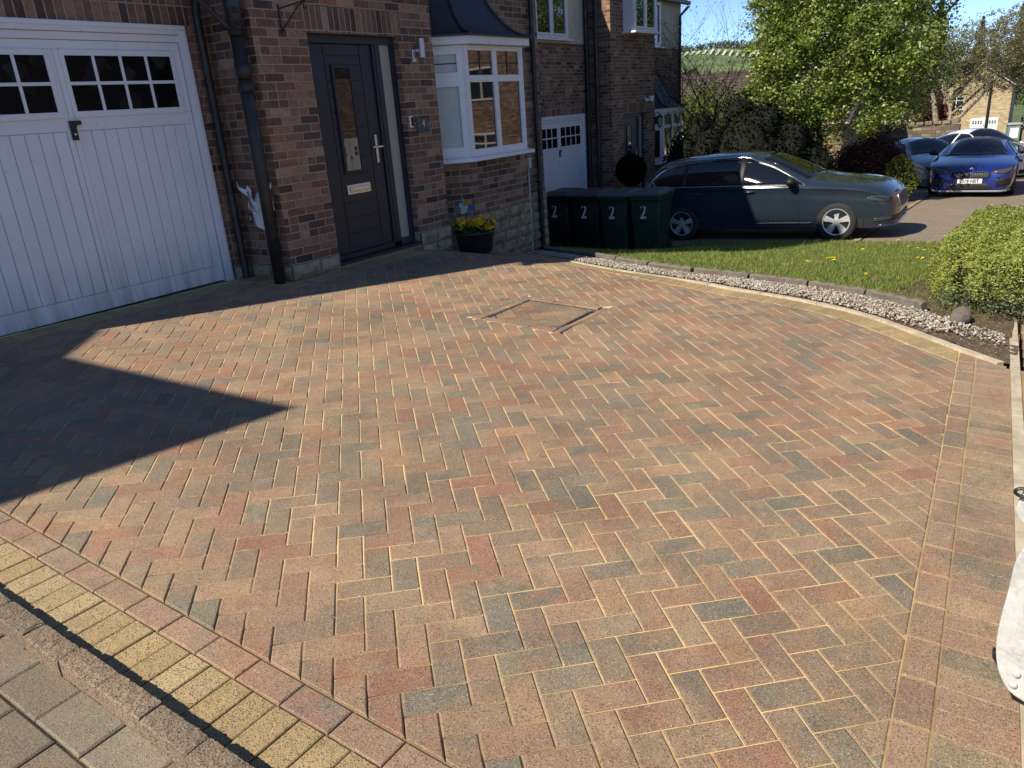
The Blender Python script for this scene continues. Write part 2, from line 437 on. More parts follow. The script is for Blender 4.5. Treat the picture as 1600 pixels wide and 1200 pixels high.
class Blocks:
    """chamfered paving blocks gathered into one surface, each with two tones of its own"""
    def __init__(s): s.v, s.f, s.c1, s.c2 = [], [], [], []
    def add(s, poly, c1, c2, gap=.0023, ch=.004, dz=0., tilt=.0025, depth=.05, jit=.0007, base=gz):
        poly = clean(poly)
        if len(poly) < 3: return
        if area(poly) < 0: poly = poly[::-1]
        if area(poly) < .0004: return
        o = inset(poly, gap); 
        if len(o) < 3: return
        o = clean(o); t = inset(o, ch) if len(o) > 2 else []
        t = clean(t)
        if len(t) < 3: return
        cx = sum(p[0] for p in t)/len(t); cy = sum(p[1] for p in t)/len(t)
        tx, ty = rng.gauss(0, tilt), rng.gauss(0, tilt); h = dz + rng.gauss(0, jit); z0 = base(cx, cy)
        gx = (base(cx+.05, cy)-base(cx-.05, cy))/.1; gy = (base(cx, cy+.05)-base(cx, cy-.05))/.1
        def Z(p, d): return z0 + h + (gx+tx)*(p[0]-cx) + (gy+ty)*(p[1]-cy) + d
        b = len(s.v)
        s.v += [(p[0], p[1], Z(p, 0)) for p in t]; s.f.append(list(range(b, b+len(t)))); s.c1.append(c1); s.c2.append(c2)
        # chamfer ring: connect outer polygon to the inner one
        if len(o) == len(t):
            b1 = len(s.v); s.v += [(p[0], p[1], Z(p, -ch*.8)) for p in o]
            b2 = len(s.v); s.v += [(p[0], p[1], Z(p, -depth)) for p in o]
            # align start
            k = min(range(len(o)), key=lambda k: sum(math.hypot(o[(i+k) % len(o)][0]-t[i][0], o[(i+k) % len(o)][1]-t[i][1]) for i in range(len(t))))
            n = len(o)
            for i in range(n):
                j = (i+1) % n; oi, oj = (i+k) % n, (j+k) % n
                s.f.append([b1+oi, b1+oj, b+j, b+i]); s.c1.append(c1); s.c2.append(c2)
                s.f.append([b2+oi, b2+oj, b1+oj, b1+oi]); s.c1.append(c1); s.c2.append(c2)
        else:
            n = len(t); b2 = len(s.v); s.v += [(p[0], p[1], Z(p, -depth)) for p in t]
            for i in range(n):
                j = (i+1) % n; s.f.append([b2+i, b2+j, b+j, b+i]); s.c1.append(c1); s.c2.append(c2)
    def build(s, name, mat, parent=None):
        me = bpy.data.meshes.new(name); me.from_pydata(s.v, [], s.f); me.materials.append(mat)
        for an, cc in (('Col', s.c1), ('Col2', s.c2)):
            a = me.color_attributes.new(an, 'FLOAT_COLOR', 'CORNER'); d = []
            for f, c in zip(s.f, cc): d += (list(c)+[1.])*len(f)
            a.data.foreach_set('color', d)
        me.update(); o = bpy.data.objects.new(name, me); COL.objects.link(o)
        if parent: o.parent = parent
        return o

def paver_material(name, speck=1., dust=.4, dustc=(.54, .37, .18), bump=.55, rough=.88):
    n = N(name); v = n.coord()
    c1, c2 = n.attr('Col'), n.attr('Col2')
    seed = n.vmath('MULTIPLY', c1, (37., 51., 29.))
    vv = n.vmath('ADD', v, seed)
    m = n.mapr(n.noise(vv, 11, 3, .6), .38, .62, 0, 1)
    c = n.mix(m, c1, c2)
    # sand and dust dragged over the surface
    d = n.noise(v, 2.2, 5, .65); d2 = n.noise(v, 14, 3, .6)
    cl = n.noise(n.vmath('ADD', v, (7.3, 2.1, 0.)), 3.6, 4, .65)
    c = n.mix(n.mapr(cl, .5, .66, 0, .62*speck if speck <= 1 else .1), c, (.185, .165, .12))
    cl2 = n.noise(n.vmath('ADD', v, (1.3, 9.1, 0.)), 4.5, 4, .65)
    c = n.mix(n.mapr(cl2, .52, .68, 0, .5*speck if speck <= 1 else .1), c, (.42, .17, .085))
    c = n.mix(n.math('MULTIPLY', n.mapr(d, .45, .68, 0, dust), n.mapr(d2, .3, .7, .3, 1)), c, dustc)
    # aggregate: pale and dark grains, open pits
    g = n.voronoi(v, 300, 'Color'); gd = n.voronoi(v, 300, 'Distance'); gs = n.sep(g)
    g2 = n.sep(n.voronoi(v, 140, 'Color')); gd2 = n.voronoi(v, 140, 'Distance')
    soft = n.mapr(gd, .25, .6, 1, 0); soft2 = n.mapr(gd2, .15, .42, 1, 0)
    lite = n.math('MULTIPLY', n.mapr(gs[0], .72, .95, 0, 1), soft)
    dark = n.math('MAXIMUM', n.math('MULTIPLY', n.mapr(gs[1], .62, .9, 0, 1), soft), n.math('MULTIPLY', n.math('GREATER_THAN', g2[1], .78), soft2))
    lite = n.math('MAXIMUM', lite, n.math('MULTIPLY', n.math('GREATER_THAN', g2[0], .9), soft2))
    c = n.mix(n.math('MULTIPLY', lite, .85*min(1, speck)), c, (.66, .58, .47))
    c = n.mix(n.math('MULTIPLY', dark, .85*min(1.1, speck)), c, (.05, .04, .03))
    f = n.noise(v, 260, 3, .7)
    c = n.mix(n.mapr(f, .35, .65, .0, .5), c, (.05, .04, .03))
    f3 = n.noise(v, 520, 2, .7); c = n.mix(n.mapr(f3, .52, .7, 0, .45*speck if speck < 1.2 else .5), c, (.6, .5, .38))
    p = n.noise(v, 1.1, 4, .6)
    oil = n.noise(n.vmath('ADD', v, (3.1, 5.7, 0.)), .9, 5, .7); c = n.mix(n.mapr(oil, .6, .74, 0, .4), c, (.09, .075, .06))
    hs = n.node('ShaderNodeHueSaturation'); n.set(hs.inputs['Value'], n.mapr(p, .3, .7, .86, 1.12)); n.set(hs.inputs['Color'], c)
    n.base(hs.outputs[0]); n.rough(rough); n.spec(.3)
    h = n.math('ADD', n.noise(v, 150, 5, .75), n.math('MULTIPLY', dark, -1.2))
    h = n.math('ADD', h, n.math('MULTIPLY', n.noise(v, 30, 3), 1.2))
    n.bump(h, bump, .003); return n.m
MT['paver'] = paver_material('block_paving')
MT['paver_yellow'] = paver_material('buff_block', 1.3, .2, bump=.75)
MT['paver_old'] = paver_material('worn_block', .6, .3, (.26, .22, .16), .6)
MT['kerb_block'] = paver_material('pitted_kerb_block', 1.5, .3, (.3, .22, .15), 1.1)
MT['paver_grey'] = paver_material('dusty_road_block', .5, .3, (.3, .25, .19), .4)

def sand_mat():
    n = N('jointing_sand'); v = n.coord()
    a = n.noise(v, 3.2, 5, .7); b = n.noise(v, 40, 3, .6)
    x = n.sep(v)
    f = n.math('ADD', n.mapr(a, .3, .52, .1, 1), n.math('MULTIPLY', n.math('SUBTRACT', b, .5), .9), clamp=True)
    f = n.math('MULTIPLY', f, n.mapr(x[0], 1.18, 1.7, .12, 1)); f = n.math('MULTIPLY', f, n.mapr(x[1], .05, .4, .25, 1))
    c = n.mix(f, (.2, .14, .075), (.78, .57, .28))
    n.base(c); n.rough(.95); n.spec(.1); n.bump(n.noise(v, 400, 3), .6, .002); return n.m
def soil_mat(name='soil', a=(.09, .062, .04), b=(.2, .15, .1)):
    n = N(name); v = n.coord(); f = n.noise(v, 6, 6, .7)
    c = n.ramp(f, [(.3, a), (.7, b)]); g = n.voronoi(v, 90, 'Color')
    c = n.mix(n.math('MULTIPLY', n.math('GREATER_THAN', n.sep(g)[0], .9), .6), c, (.4, .36, .3))
    n.base(c); n.rough(.95); n.spec(.1); n.bump(n.noise(v, 60, 6, .75), 1., .02); return n.m

def grid_sheet(name, x0, x1, y0, y1, sx, sy, fz, mat, keep=None, kind='structure', noise=0):
    xs = np.arange(x0, x1+sx*.5, sx); ys = np.arange(y0, y1+sy*.5, sy)
    V = []; 
    for y in ys:
        for x in xs: V.append((x, y, fz(x, y) + (nr.normal(0, noise) if noise else 0)))
    nx = len(xs); F = []
    for j in range(len(ys)-1):
        for i in range(nx-1):
            if keep and not keep((xs[i]+xs[i+1])/2, (ys[j]+ys[j+1])/2): continue
            a = j*nx+i; F.append((a, a+1, a+nx+1, a+nx))
    o = np_mesh(name, V, F, [mat], smooth=True)
    return tag(o, kind=kind)

def catmull(P, step=.05):
    P = [np.array(p, float) for p in P]; P = [2*P[0]-P[1]] + P + [2*P[-1]-P[-2]]; out = []
    for i in range(1, len(P)-2):
        p0, p1, p2, p3 = P[i-1:i+3]; n = max(2, int(np.linalg.norm(p2-p1)/step))
        for k in range(n):
            t = k/n; out.append(.5*((2*p1)+(-p0+p2)*t+(2*p0-5*p1+4*p2-p3)*t*t+(-p0+3*p1-3*p2+p3)*t**3))
    out.append(P[-2]); return out
def resample(C, step):
    L = [0]; 
    for a, b in zip(C, C[1:]): L.append(L[-1]+float(np.linalg.norm(b-a)))
    out = []; s = 0; i = 0
    while s < L[-1]:
        while L[i+1] < s: i += 1
        t = (s-L[i])/(L[i+1]-L[i]); out.append(C[i]+(C[i+1]-C[i])*t); s += step
    return out
def offset(C, d):
    out = []
    for i, p in enumerate(C):
        t = C[min(i+1, len(C)-1)]-C[max(i-1, 0)]; t = t/np.linalg.norm(t); out.append(p+np.array([t[1], -t[0]])*d)
    return out

OC = resample(catmull([(9.3, 6.0), (8.65, 5.62), (8.15, 5.2), (7.66, 4.64), (7.25, 4.1), (6.93, 3.55), (6.78, 3.08), (6.66, 2.6), (6.53, 2.1), (6.45, 1.62), (6.33, 1.22), (6.17, .9), (5.96, .63), (5.69, .32), (5.43, .0), (5.2, -.3)], .02), .1025)
IC = offset(OC, .262)
def oc_side(x, y):
    k = min(range(1, len(OC)-1), key=lambda k: (OC[k][0]-x)**2+(OC[k][1]-y)**2); t = OC[k+1]-OC[k-1]; t = t/np.linalg.norm(t)
    return -(t[1]*(x-OC[k][0]) - t[0]*(y-OC[k][1]))      # metres outside the curved edge, negative on the drive
def strip_y(x): return .0575 + .0389*x          # left line of the red strip
def conc_y(x): return -.262 + .045*x            # left line of the concrete edging

def pick(pal):
    w = [p[0] for p in pal]; a = rng.choices(pal, w)[0][1]; b = rng.choices(pal, w)[0][1]
    k = rng.uniform(.85, 1.15); k2 = rng.uniform(.85, 1.12)
    mixf = rng.random()**1.1
    b = tuple(a[i]*(1-mixf)+b[i]*mixf for i in range(3))
    return tuple(x*k for x in a), tuple(x*k2 for x in b)
FIELD = [(5, (.35, .21, .137)), (4, (.41, .26, .165)), (3.4, (.38, .265, .165)), (3.2, (.37, .17, .11)), (3.6, (.235, .205, .155)), (1.6, (.18, .168, .135)), (1.2, (.46, .28, .16)), (3, (.27, .19, .135))]
REDS = [(3, (.4, .24, .17)), (3, (.44, .28, .19)), (1.4, (.35, .18, .14)), (1.2, (.25, .2, .15))]
YEL = [(3, (.5, .365, .17)), (3, (.45, .325, .15)), (1, (.54, .41, .21)), (1, (.4, .29, .14))]
STRIP = [(4, (.39, .25, .165)), (3, (.35, .21, .145)), (2, (.24, .2, .14)), (1.5, (.42, .31, .19))]

# --- herringbone field at 45 degrees to the house
fld = Blocks(); O0 = (2.095, 1.365); q = .1/math.sqrt(2)
def cell(i, j): return (O0[0]+(i-j)*q, O0[1]-(i+j)*q)
def clip_field(p):
    cx = sum(a[0] for a in p)/4; cy = sum(a[1] for a in p)/4
    p = clip(p, (1.12, 9), (1.12, -9)) if cx < 1.4 else p
    if len(p) < 3: return p
    if cy < .6: p = clip(p, (0, strip_y(0)), (9, strip_y(9)))
    if len(p) < 3: return p
    if cx < 4.56:
        if cy > 5.5: p = clip(p, (9, 6.2), (0, 6.2))
        if cy > 5.65 and len(p) > 2: p = clip(p, (4.56, 0), (4.56, 9))
    elif cy > 5.3: p = clip(p, (12, 5.65), (0, 5.65))
    if len(p) < 3: return p
    if cx > 4.8:
        k = min(range(1, len(IC)-1), key=lambda k: (IC[k][0]-cx)**2+(IC[k][1]-cy)**2)
        t = IC[k+1]-IC[k-1]; a = IC[k]
        p = clip(p, (a[0]+t[0], a[1]+t[1]), (a[0], a[1]))
        if len(p) < 3: return p
    # opening for the recessed cover
    hx0, hx1, hy0, hy1 = 4.6, 5.4, 2.78, 3.58
    if hx0-.2 < cx < hx1+.2 and hy0-.2 < cy < hy1+.2:
        if hx0 < cx < hx1 and hy0 < cy < hy1 and min(cx-hx0, hx1-cx, cy-hy0, hy1-cy) > .07: return []
        d = {'l': hx0-cx, 'r': cx-hx1, 'b': hy0-cy, 't': cy-hy1}; k = max(d, key=d.get)
        p = {'l': lambda: clip(p, (hx0, -9), (hx0, 9)), 'r': lambda: clip(p, (hx1, 9), (hx1, -9)),
             'b': lambda: clip(p, (9, hy0), (-9, hy0))[:], 't': lambda: clip(p, (-9, hy1), (9, hy1))}[k]()
    return p
# directions: 'l' keeps x<hx0, 'r' keeps x>hx1, 'b' keeps y<hy0, 't' keeps y>hy1
for i in range(-75, 90):
    for j in range(-90, 60):
        d = (i-j) % 4
        if d not in (0, 3): continue
        c = cell(i+1, j+.5) if d == 0 else cell(i+.5, j+1)
        if not (.95 < c[0] < 8.9 and -.4 < c[1] < 6.4): continue
        P = [cell(i, j), cell(i+2, j), cell(i+2, j+1), cell(i, j+1)] if d == 0 else [cell(i, j), cell(i+1, j), cell(i+1, j+2), cell(i, j+2)]
        P = clip_field(P[::-1])
        if len(P) < 3: continue
        c1, c2 = pick(FIELD); fld.add(P, c1, c2)
tag(fld.build('driveway', MT['paver']), kind='structure')

# --- borders
bd = Blocks(); yb = Blocks()
y = -1.4; k = 0
while y < 6.45:                                   # red stretcher course and buff soldier course on the left
    bd.add([(1.015, y), (1.115, y), (1.115, y+.2), (1.015, y+.2)], *pick(REDS), gap=.0015); y += .2025
y = -1.42
while y < 6.45:
    yb.add([(.812, y), (1.012, y), (1.012, y+.1), (.812, y+.1)], *pick(YEL), gap=.0016, ch=.0035, dz=rng.gauss(-.001, .001), tilt=.006); y += .1022
x = .82
x = 1.12
while x < 4.5:                                    # in front of the garage door
    yb.add([(x, 6.205), (x+.1, 6.205), (x+.1, 6.41), (x, 6.41)], *pick(YEL)); x += .1022
y = 5.66
while y < 6.4:
    yb.add([(4.565, y), (4.765, y), (4.765, y+.1), (4.565, y+.1)], *pick(YEL)); y += .1022
x = 4.57
while x < 9.0:                                    # along the porch and the foot of the bay
    if x < 8.6: yb.add([(x, 5.655), (x+.1, 5.655), (x+.1, 5.86), (x, 5.86)], *pick(YEL))
    x += .1022
A, B = offset(OC, .058), offset(OC, .258)
ypal = YEL + [(2.5, (.47, .34, .17))]
for a0, a1, b0, b1 in zip(A, A[1:], B, B[1:]):
    p = [tuple(b0), tuple(b1), tuple(a1), tuple(a0)]
    if area(p) < 0: p = p[::-1]
    p = clip(p, (0, strip_y(0)+.0), (9, strip_y(9)+.0))
    if len(p) > 2 and sum(c[1] for c in p)/len(p) < 5.66: yb.add(p, *pick(ypal), ch=.005)
s_ = .7
while s_ < 5.9:                                   # the two red strips along the right edge
    def P(x, o): return (x + .039*o, strip_y(x) - o)
    cxm = s_+.1
    lim = None
    def oc_clip(p):
        cx = sum(a[0] for a in p)/len(p); cy = sum(a[1] for a in p)/len(p)
        k = min(range(1, len(A)-1), key=lambda k: (A[k][0]-cx)**2+(A[k][1]-cy)**2); t = A[k+1]-A[k-1]; a = A[k]
        return clip(p, (a[0]+t[0], a[1]+t[1]), (a[0], a[1]))
    p = [P(s_, .1), P(s_+.2, .1), P(s_+.2, 0), P(s_, 0)]
    bd.add(oc_clip(p), *pick(STRIP), dz=-.001)
    for kk in (0, .1):
        w1 = strip_y(s_+kk)-conc_y(s_+kk); w2 = strip_y(s_+kk+.1)-conc_y(s_+kk+.1)
        p = [P(s_+kk, w1), P(s_+kk+.1, w2), P(s_+kk+.1, .1015), P(s_+kk, .1015)]
        bd.add(oc_clip(p), *pick(STRIP), dz=-.001, gap=.0008, ch=.002)
    s_ += .2025
tag(bd.build('driveway_edge_course', MT['paver']), kind='structure')
tag(yb.build('driveway_buff_border', MT['paver_yellow']), kind='structure')

MT['concrete'] = simple('edging_concrete', (.5, .43, .32), .9, var=.15, nscale=12, bump=.6, bscale=120, dirt=((.25, .2, .14), 5, .5))
cb = Blocks()
cc = offset(OC, .056); i = 0
while i < len(OC)-1:                              # thin concrete edging laid in short lengths round the curve
    j = min(len(OC)-1, i+rng.choice([4, 5, 6]))
    for k in range(i, j):
        p = [tuple(cc[k]), tuple(cc[k+1]), tuple(OC[k+1]), tuple(OC[k])]
        if area(p) < 0: p = p[::-1]
        if k == i: p = [tuple(cc[k]+(cc[k+1]-cc[k])*.05), tuple(cc[k+1]), tuple(OC[k+1]), tuple(OC[k]+(OC[k+1]-OC[k])*.05)]; p = p if area(p) > 0 else p[::-1]
        if p and len(p) > 2 and min(a[1] - conc_y(a[0]) for a in p) > -.01: cb.add(p, (.5, .43, .32), (.44, .37, .27), gap=0, ch=.001, dz=.012, jit=0, tilt=0)
    i = j
x = .5
while x < 12.4:
    L = .9; n = 9
    for k in range(n):
        xa, xb = x+L/n*k+(.004 if k == 0 else 0), x+L/n*(k+1)
        cb.add([(xa, conc_y(xa)-.052), (xb, conc_y(xb)-.052), (xb, conc_y(xb)), (xa, conc_y(xa))], (.5, .43, .32), (.46, .4, .3), gap=0, ch=.001, dz=.006, jit=0, tilt=0)
    x += L+.004
o = cb.build('concrete_edging', MT['concrete']); tag(o, kind='structure')

# --- raised kerb of upright blocks on the left
kb = Blocks(); y = -1.4
KP = [(3, (.31, .22, .15)), (2, (.26, .2, .14)), (1, (.34, .235, .16))]
class RB:
    v, f, c1, c2 = [], [], [], []
def kerb_block(y0, y1, c1, c2):
    n = 24; ring = []
    W_ = .073; xr = .806 + rng.gauss(0, .0015); xl = xr-W_; h = .056+rng.gauss(0, .0018)
    prof = [(xl-.006, -.09), (xl-.002, h-.005), (xl+.002, h-.001), (xl+.014, h), ((xl+xr)/2, h+.001), (xr-.014, h), (xr-.002, h-.001), (xr, h-.006), (xr+.001, -.05)]
    b = len(RB.v); m = len(prof)
    for a in range(n+1):
        t = a/n; yy = y0+(y1-y0)*t; e = min(t, 1-t)*(y1-y0)
        sh = max(0, .005-e)/.005; sh = sh*sh
        for (px, pz) in prof:
            k = px-(xl+xr)/2
            RB.v.append(((xl+xr)/2+k*(1-.07*sh)+nr.normal(0, .0009), yy, gz(px, yy)+pz-.005*sh*(1 if pz > 0 else 0)+nr.normal(0, .0009)*(pz > 0)))
    for a in range(n):
        for k in range(m-1): RB.f.append((b+a*m+k, b+(a+1)*m+k, b+(a+1)*m+k+1, b+a*m+k+1)); RB.c1.append(c1); RB.c2.append(c2)
    for a in (0, n): RB.f.append(tuple(b+a*m+k for k in (0, 1, 2, 3, 4, 5, 6, 7, 8))[::(-1 if a == 0 else 1)]); RB.c1.append(c1); RB.c2.append(c2)
y = -1.4-.011
while y < 6.3:
    L = .218; kerb_block(y+.001, y+L-.001, *pick(KP)); y += L+.001
kerbm = Blocks(); kerbm.v, kerbm.f, kerbm.c1, kerbm.c2 = RB.v, RB.f, RB.c1, RB.c2
ko = kerbm.build('kerb', MT['kerb_block']); tag(ko, kind='structure')

# --- worn grey block pavement left of the kerb
pb = Blocks(); GP = [(3, (.25, .21, .155)), (2, (.28, .24, .18)), (1, (.215, .18, .13))]
def gzl(x, y): return gz(.75, y) - .008
row = 0; x = .737
while x > -3:
    w = .145; y = -1.6 + (row % 2)*.12 + rng.uniform(-.02, .02)
    while y < 6:
        L = rng.choice([.23, .235, .24]); 
        pb.add([(x-w, y), (x, y), (x, y+L), (x-w, y+L)], *pick(GP), gap=.0025, ch=.006, dz=rng.gauss(0, .0016), tilt=.008, base=gzl); y += L+.001
    x -= w+.001; row += 1
tag(pb.build('pavement', MT['paver_old']), kind='structure')
n = N('moss_joint'); v = n.coord(); f = n.noise(v, 3.5, 4, .6)
n.base(n.mix(n.mapr(f, .48, .56, 0, 1), (.075, .062, .04), (.14, .12, .025))); n.rough(1); n.bump(n.noise(v, 120, 4), 1, .01); MT['moss'] = n.m
grid_sheet('pavement_joints', -3, .77, -1.6, 6, .06, .06, lambda x, y: gzl(x, y)-.0065+.0022*math.sin(x*31+y*17)*math.sin(y*23), MT['moss'], noise=.0005)
grid_sheet('far_pavement', -30, 1.0, 6.0, 8.5, .5, .5, lambda x, y: gz(x, min(y, 6))-.02, MT['paver_old'])

# --- sand bed under the blocks
grid_sheet('driveway_sand', .8, 9.25, -.5, 6.45, .05, .05, lambda x, y: gz(x, y)-.0043-.0005*(math.sin(x*9+y*4)*math.sin(y*7-x*3)) - (.006 if x < 1.16 else 0), sand_mat(),
           keep=lambda x, y: (x < 5.0 or oc_side(x, y) < -.03) and not (4.58 < x < 5.42 and 2.76 < y < 3.6), noise=.0004)

# --- soil under everything, out to the horizon
def far_keep(x, y): return True
gx = sorted(set([-900, -300, -120, -60, -31, -12, -6, -3] + [round(a*.5, 2) for a in range(-2, 60)] + [32, 36, 40, 48, 56, 64, 72, 80, 90, 100, 120, 150, 200, 300, 500, 900, 1500, 3500]))
gy = sorted(set([-1200, -400, -150, -60, -30, -16, -10] + [a*.5 for a in range(-16, 30)] + [16, 20, 26, 34, 44, 60, 90, 140, 240, 400, 800, 1500]))
def vz(x, y):
    z = gz(x, min(y, 6.4)) - .05
    if x > 150: z -= (min(x, 900)-150)*.02
    if .7 < x < 9.4 and -1 < y < 6.6: z -= .1
    return z
V = [(x, y, vz(x, y)) for y in gy for x in gx]; nx = len(gx)
F = [(j*nx+i, j*nx+i+1, (j+1)*nx+i+1, (j+1)*nx+i) for j in range(len(gy)-1) for i in range(nx-1)]
n = N('rough_ground'); v = n.coord(); s3 = n.sep(v)
far = n.mapr(s3[0], 60, 200, 0, 1)
c = n.mix(far, n.ramp(n.noise(v, 1.5, 6, .7), [(.3, (.07, .055, .035)), (.7, (.12, .1, .06))]), n.ramp(n.noise(v, .02, 4), [(.35, (.06, .1, .03)), (.65, (.12, .16, .05))]))
n.base(c); n.rough(.95); n.bump(n.noise(v, 30, 5), .6, .03); MT['ground'] = n.m
tag(np_mesh('ground', V, F, [MT['ground']], smooth=True), kind='structure')

# --- shared road of grey-brown blocks, neighbour's drive
def course_mat(name, pal, mortar, bw, bh, rot=0):
    n = N(name); v = n.coord(); s_ = n.sep(v); u, w = (s_[0], s_[1]) if not rot else (s_[1], s_[0])
    row = n.math('FLOOR', n.math('DIVIDE', w, bh)); ur = n.math('ADD', n.math('DIVIDE', u, bw), n.math('MULTIPLY', n.math('MODULO', n.math('ABSOLUTE', row), 2), .5))
    h = n.white(n.comb(n.math('FLOOR', ur), row, 3.3)); c = n.ramp(h, pal)
    fu = n.math('MULTIPLY', n.math('FRACT', ur), bw); fw = n.math('MULTIPLY', n.math('FRACT', n.math('DIVIDE', w, bh)), bh)
    d = n.math('MINIMUM', n.math('MINIMUM', fu, n.math('SUBTRACT', bw, fu)), n.math('MINIMUM', fw, n.math('SUBTRACT', bh, fw)))
    m = n.mapr(d, .002, .006, 0, 1)
    c = n.mix(m, mortar, c); g = n.noise(v, .8, 5, .65)
    c = n.mix(n.mapr(g, .4, .7, 0, .5), c, tuple(x*1.25 for x in mortar)); g2 = n.noise(v, 130, 3)
    c = n.mix(n.mapr(g2, .4, .7, 0, .3), c, (.08, .07, .055))
    n.base(c); n.rough(.9); n.spec(.25); n.bump(n.math('ADD', m, n.math('MULTIPLY', n.noise(v, 90, 4), .6)), .6, .006); return n.m
MT['road'] = course_mat('road_blocks', [(0, (.3, .25, .19)), (.5, (.25, .2, .16)), (1, (.34, .27, .2))], (.17, .14, .11), .2, .1, 1)
MT['drive2'] = course_mat('neighbour_blocks', [(0, (.3, .2, .15)), (.5, (.24, .17, .13)), (1, (.33, .22, .16))], (.12, .1, .08), .2, .1)
MT['asphalt'] = simple('asphalt', (.07, .07, .075), .9, var=.2, nscale=3, bump=.5, bscale=150)
grid_sheet('road', 12.6, 31, -9, 2.3, .4, .45, lambda x, y: gz(x, y)+.004, MT['road'])
pk = Blocks(); PKP = [(3, (.38, .27, .2)), (2, (.34, .24, .18)), (1, (.42, .31, .23))]; x = .4; row_ = 0
while x < 12.5:
    o_ = 0; L = .1
    for k in range(9):
        ya = conc_y(x)-.078-k*.2-(row_ % 2)*.1; pk.add([(x, ya-.2), (x+L, ya-.2+.0045), (x+L, ya+.0045), (x, ya)], *pick(PKP), dz=-.004)
    x += L; row_ += 1
tag(pk.build('footway', MT['paver']), kind='structure')
grid_sheet('road_near', 1.0, 12.7, -9, -.4, .45, .2, lambda x, y: gz(x, y)-.008, MT['road'], keep=lambda x, y: y < conc_y(x)-.05)
grid_sheet('neighbour_driveway', 12.6, 21, 2.3, 12.5, .4, .4, lambda x, y: gz(x, y)+.0, MT['drive2'])
grid_sheet('parking_bay', 21, 31, 2.3, 7, .5, .47, lambda x, y: gz(x, y)+.002, MT['road'])
grid_sheet('main_road', 31, 140, -14, 1.0, 3, 1.5, lambda x, y: gz(x, y)+.006, MT['asphalt'])
grid_sheet('side_road', 31, 44, 1.0, 8, 1, 1, lambda x, y: gz(x, y)+.004, MT['asphalt'])
mb = MB()
for yy, w in ((2.28, .1), (2.52, .09), (2.85, .12)):
    x = 13.0
    while x < 22:
        mb.face([(x, yy, gz(x, yy)+.012), (x+.2, yy, gz(x+.2, yy)+.012), (x+.2, yy+w, gz(x+.2, yy)+.012), (x, yy+w, gz(x, yy)+.012)]); x += .206
MT['setts'] = simple('drive_edge_blocks', (.34, .27, .2), .9, var=.3, nscale=5, bump=.4)
tag(mb.build('driveway_kerb_line', MT['setts']), kind='structure')
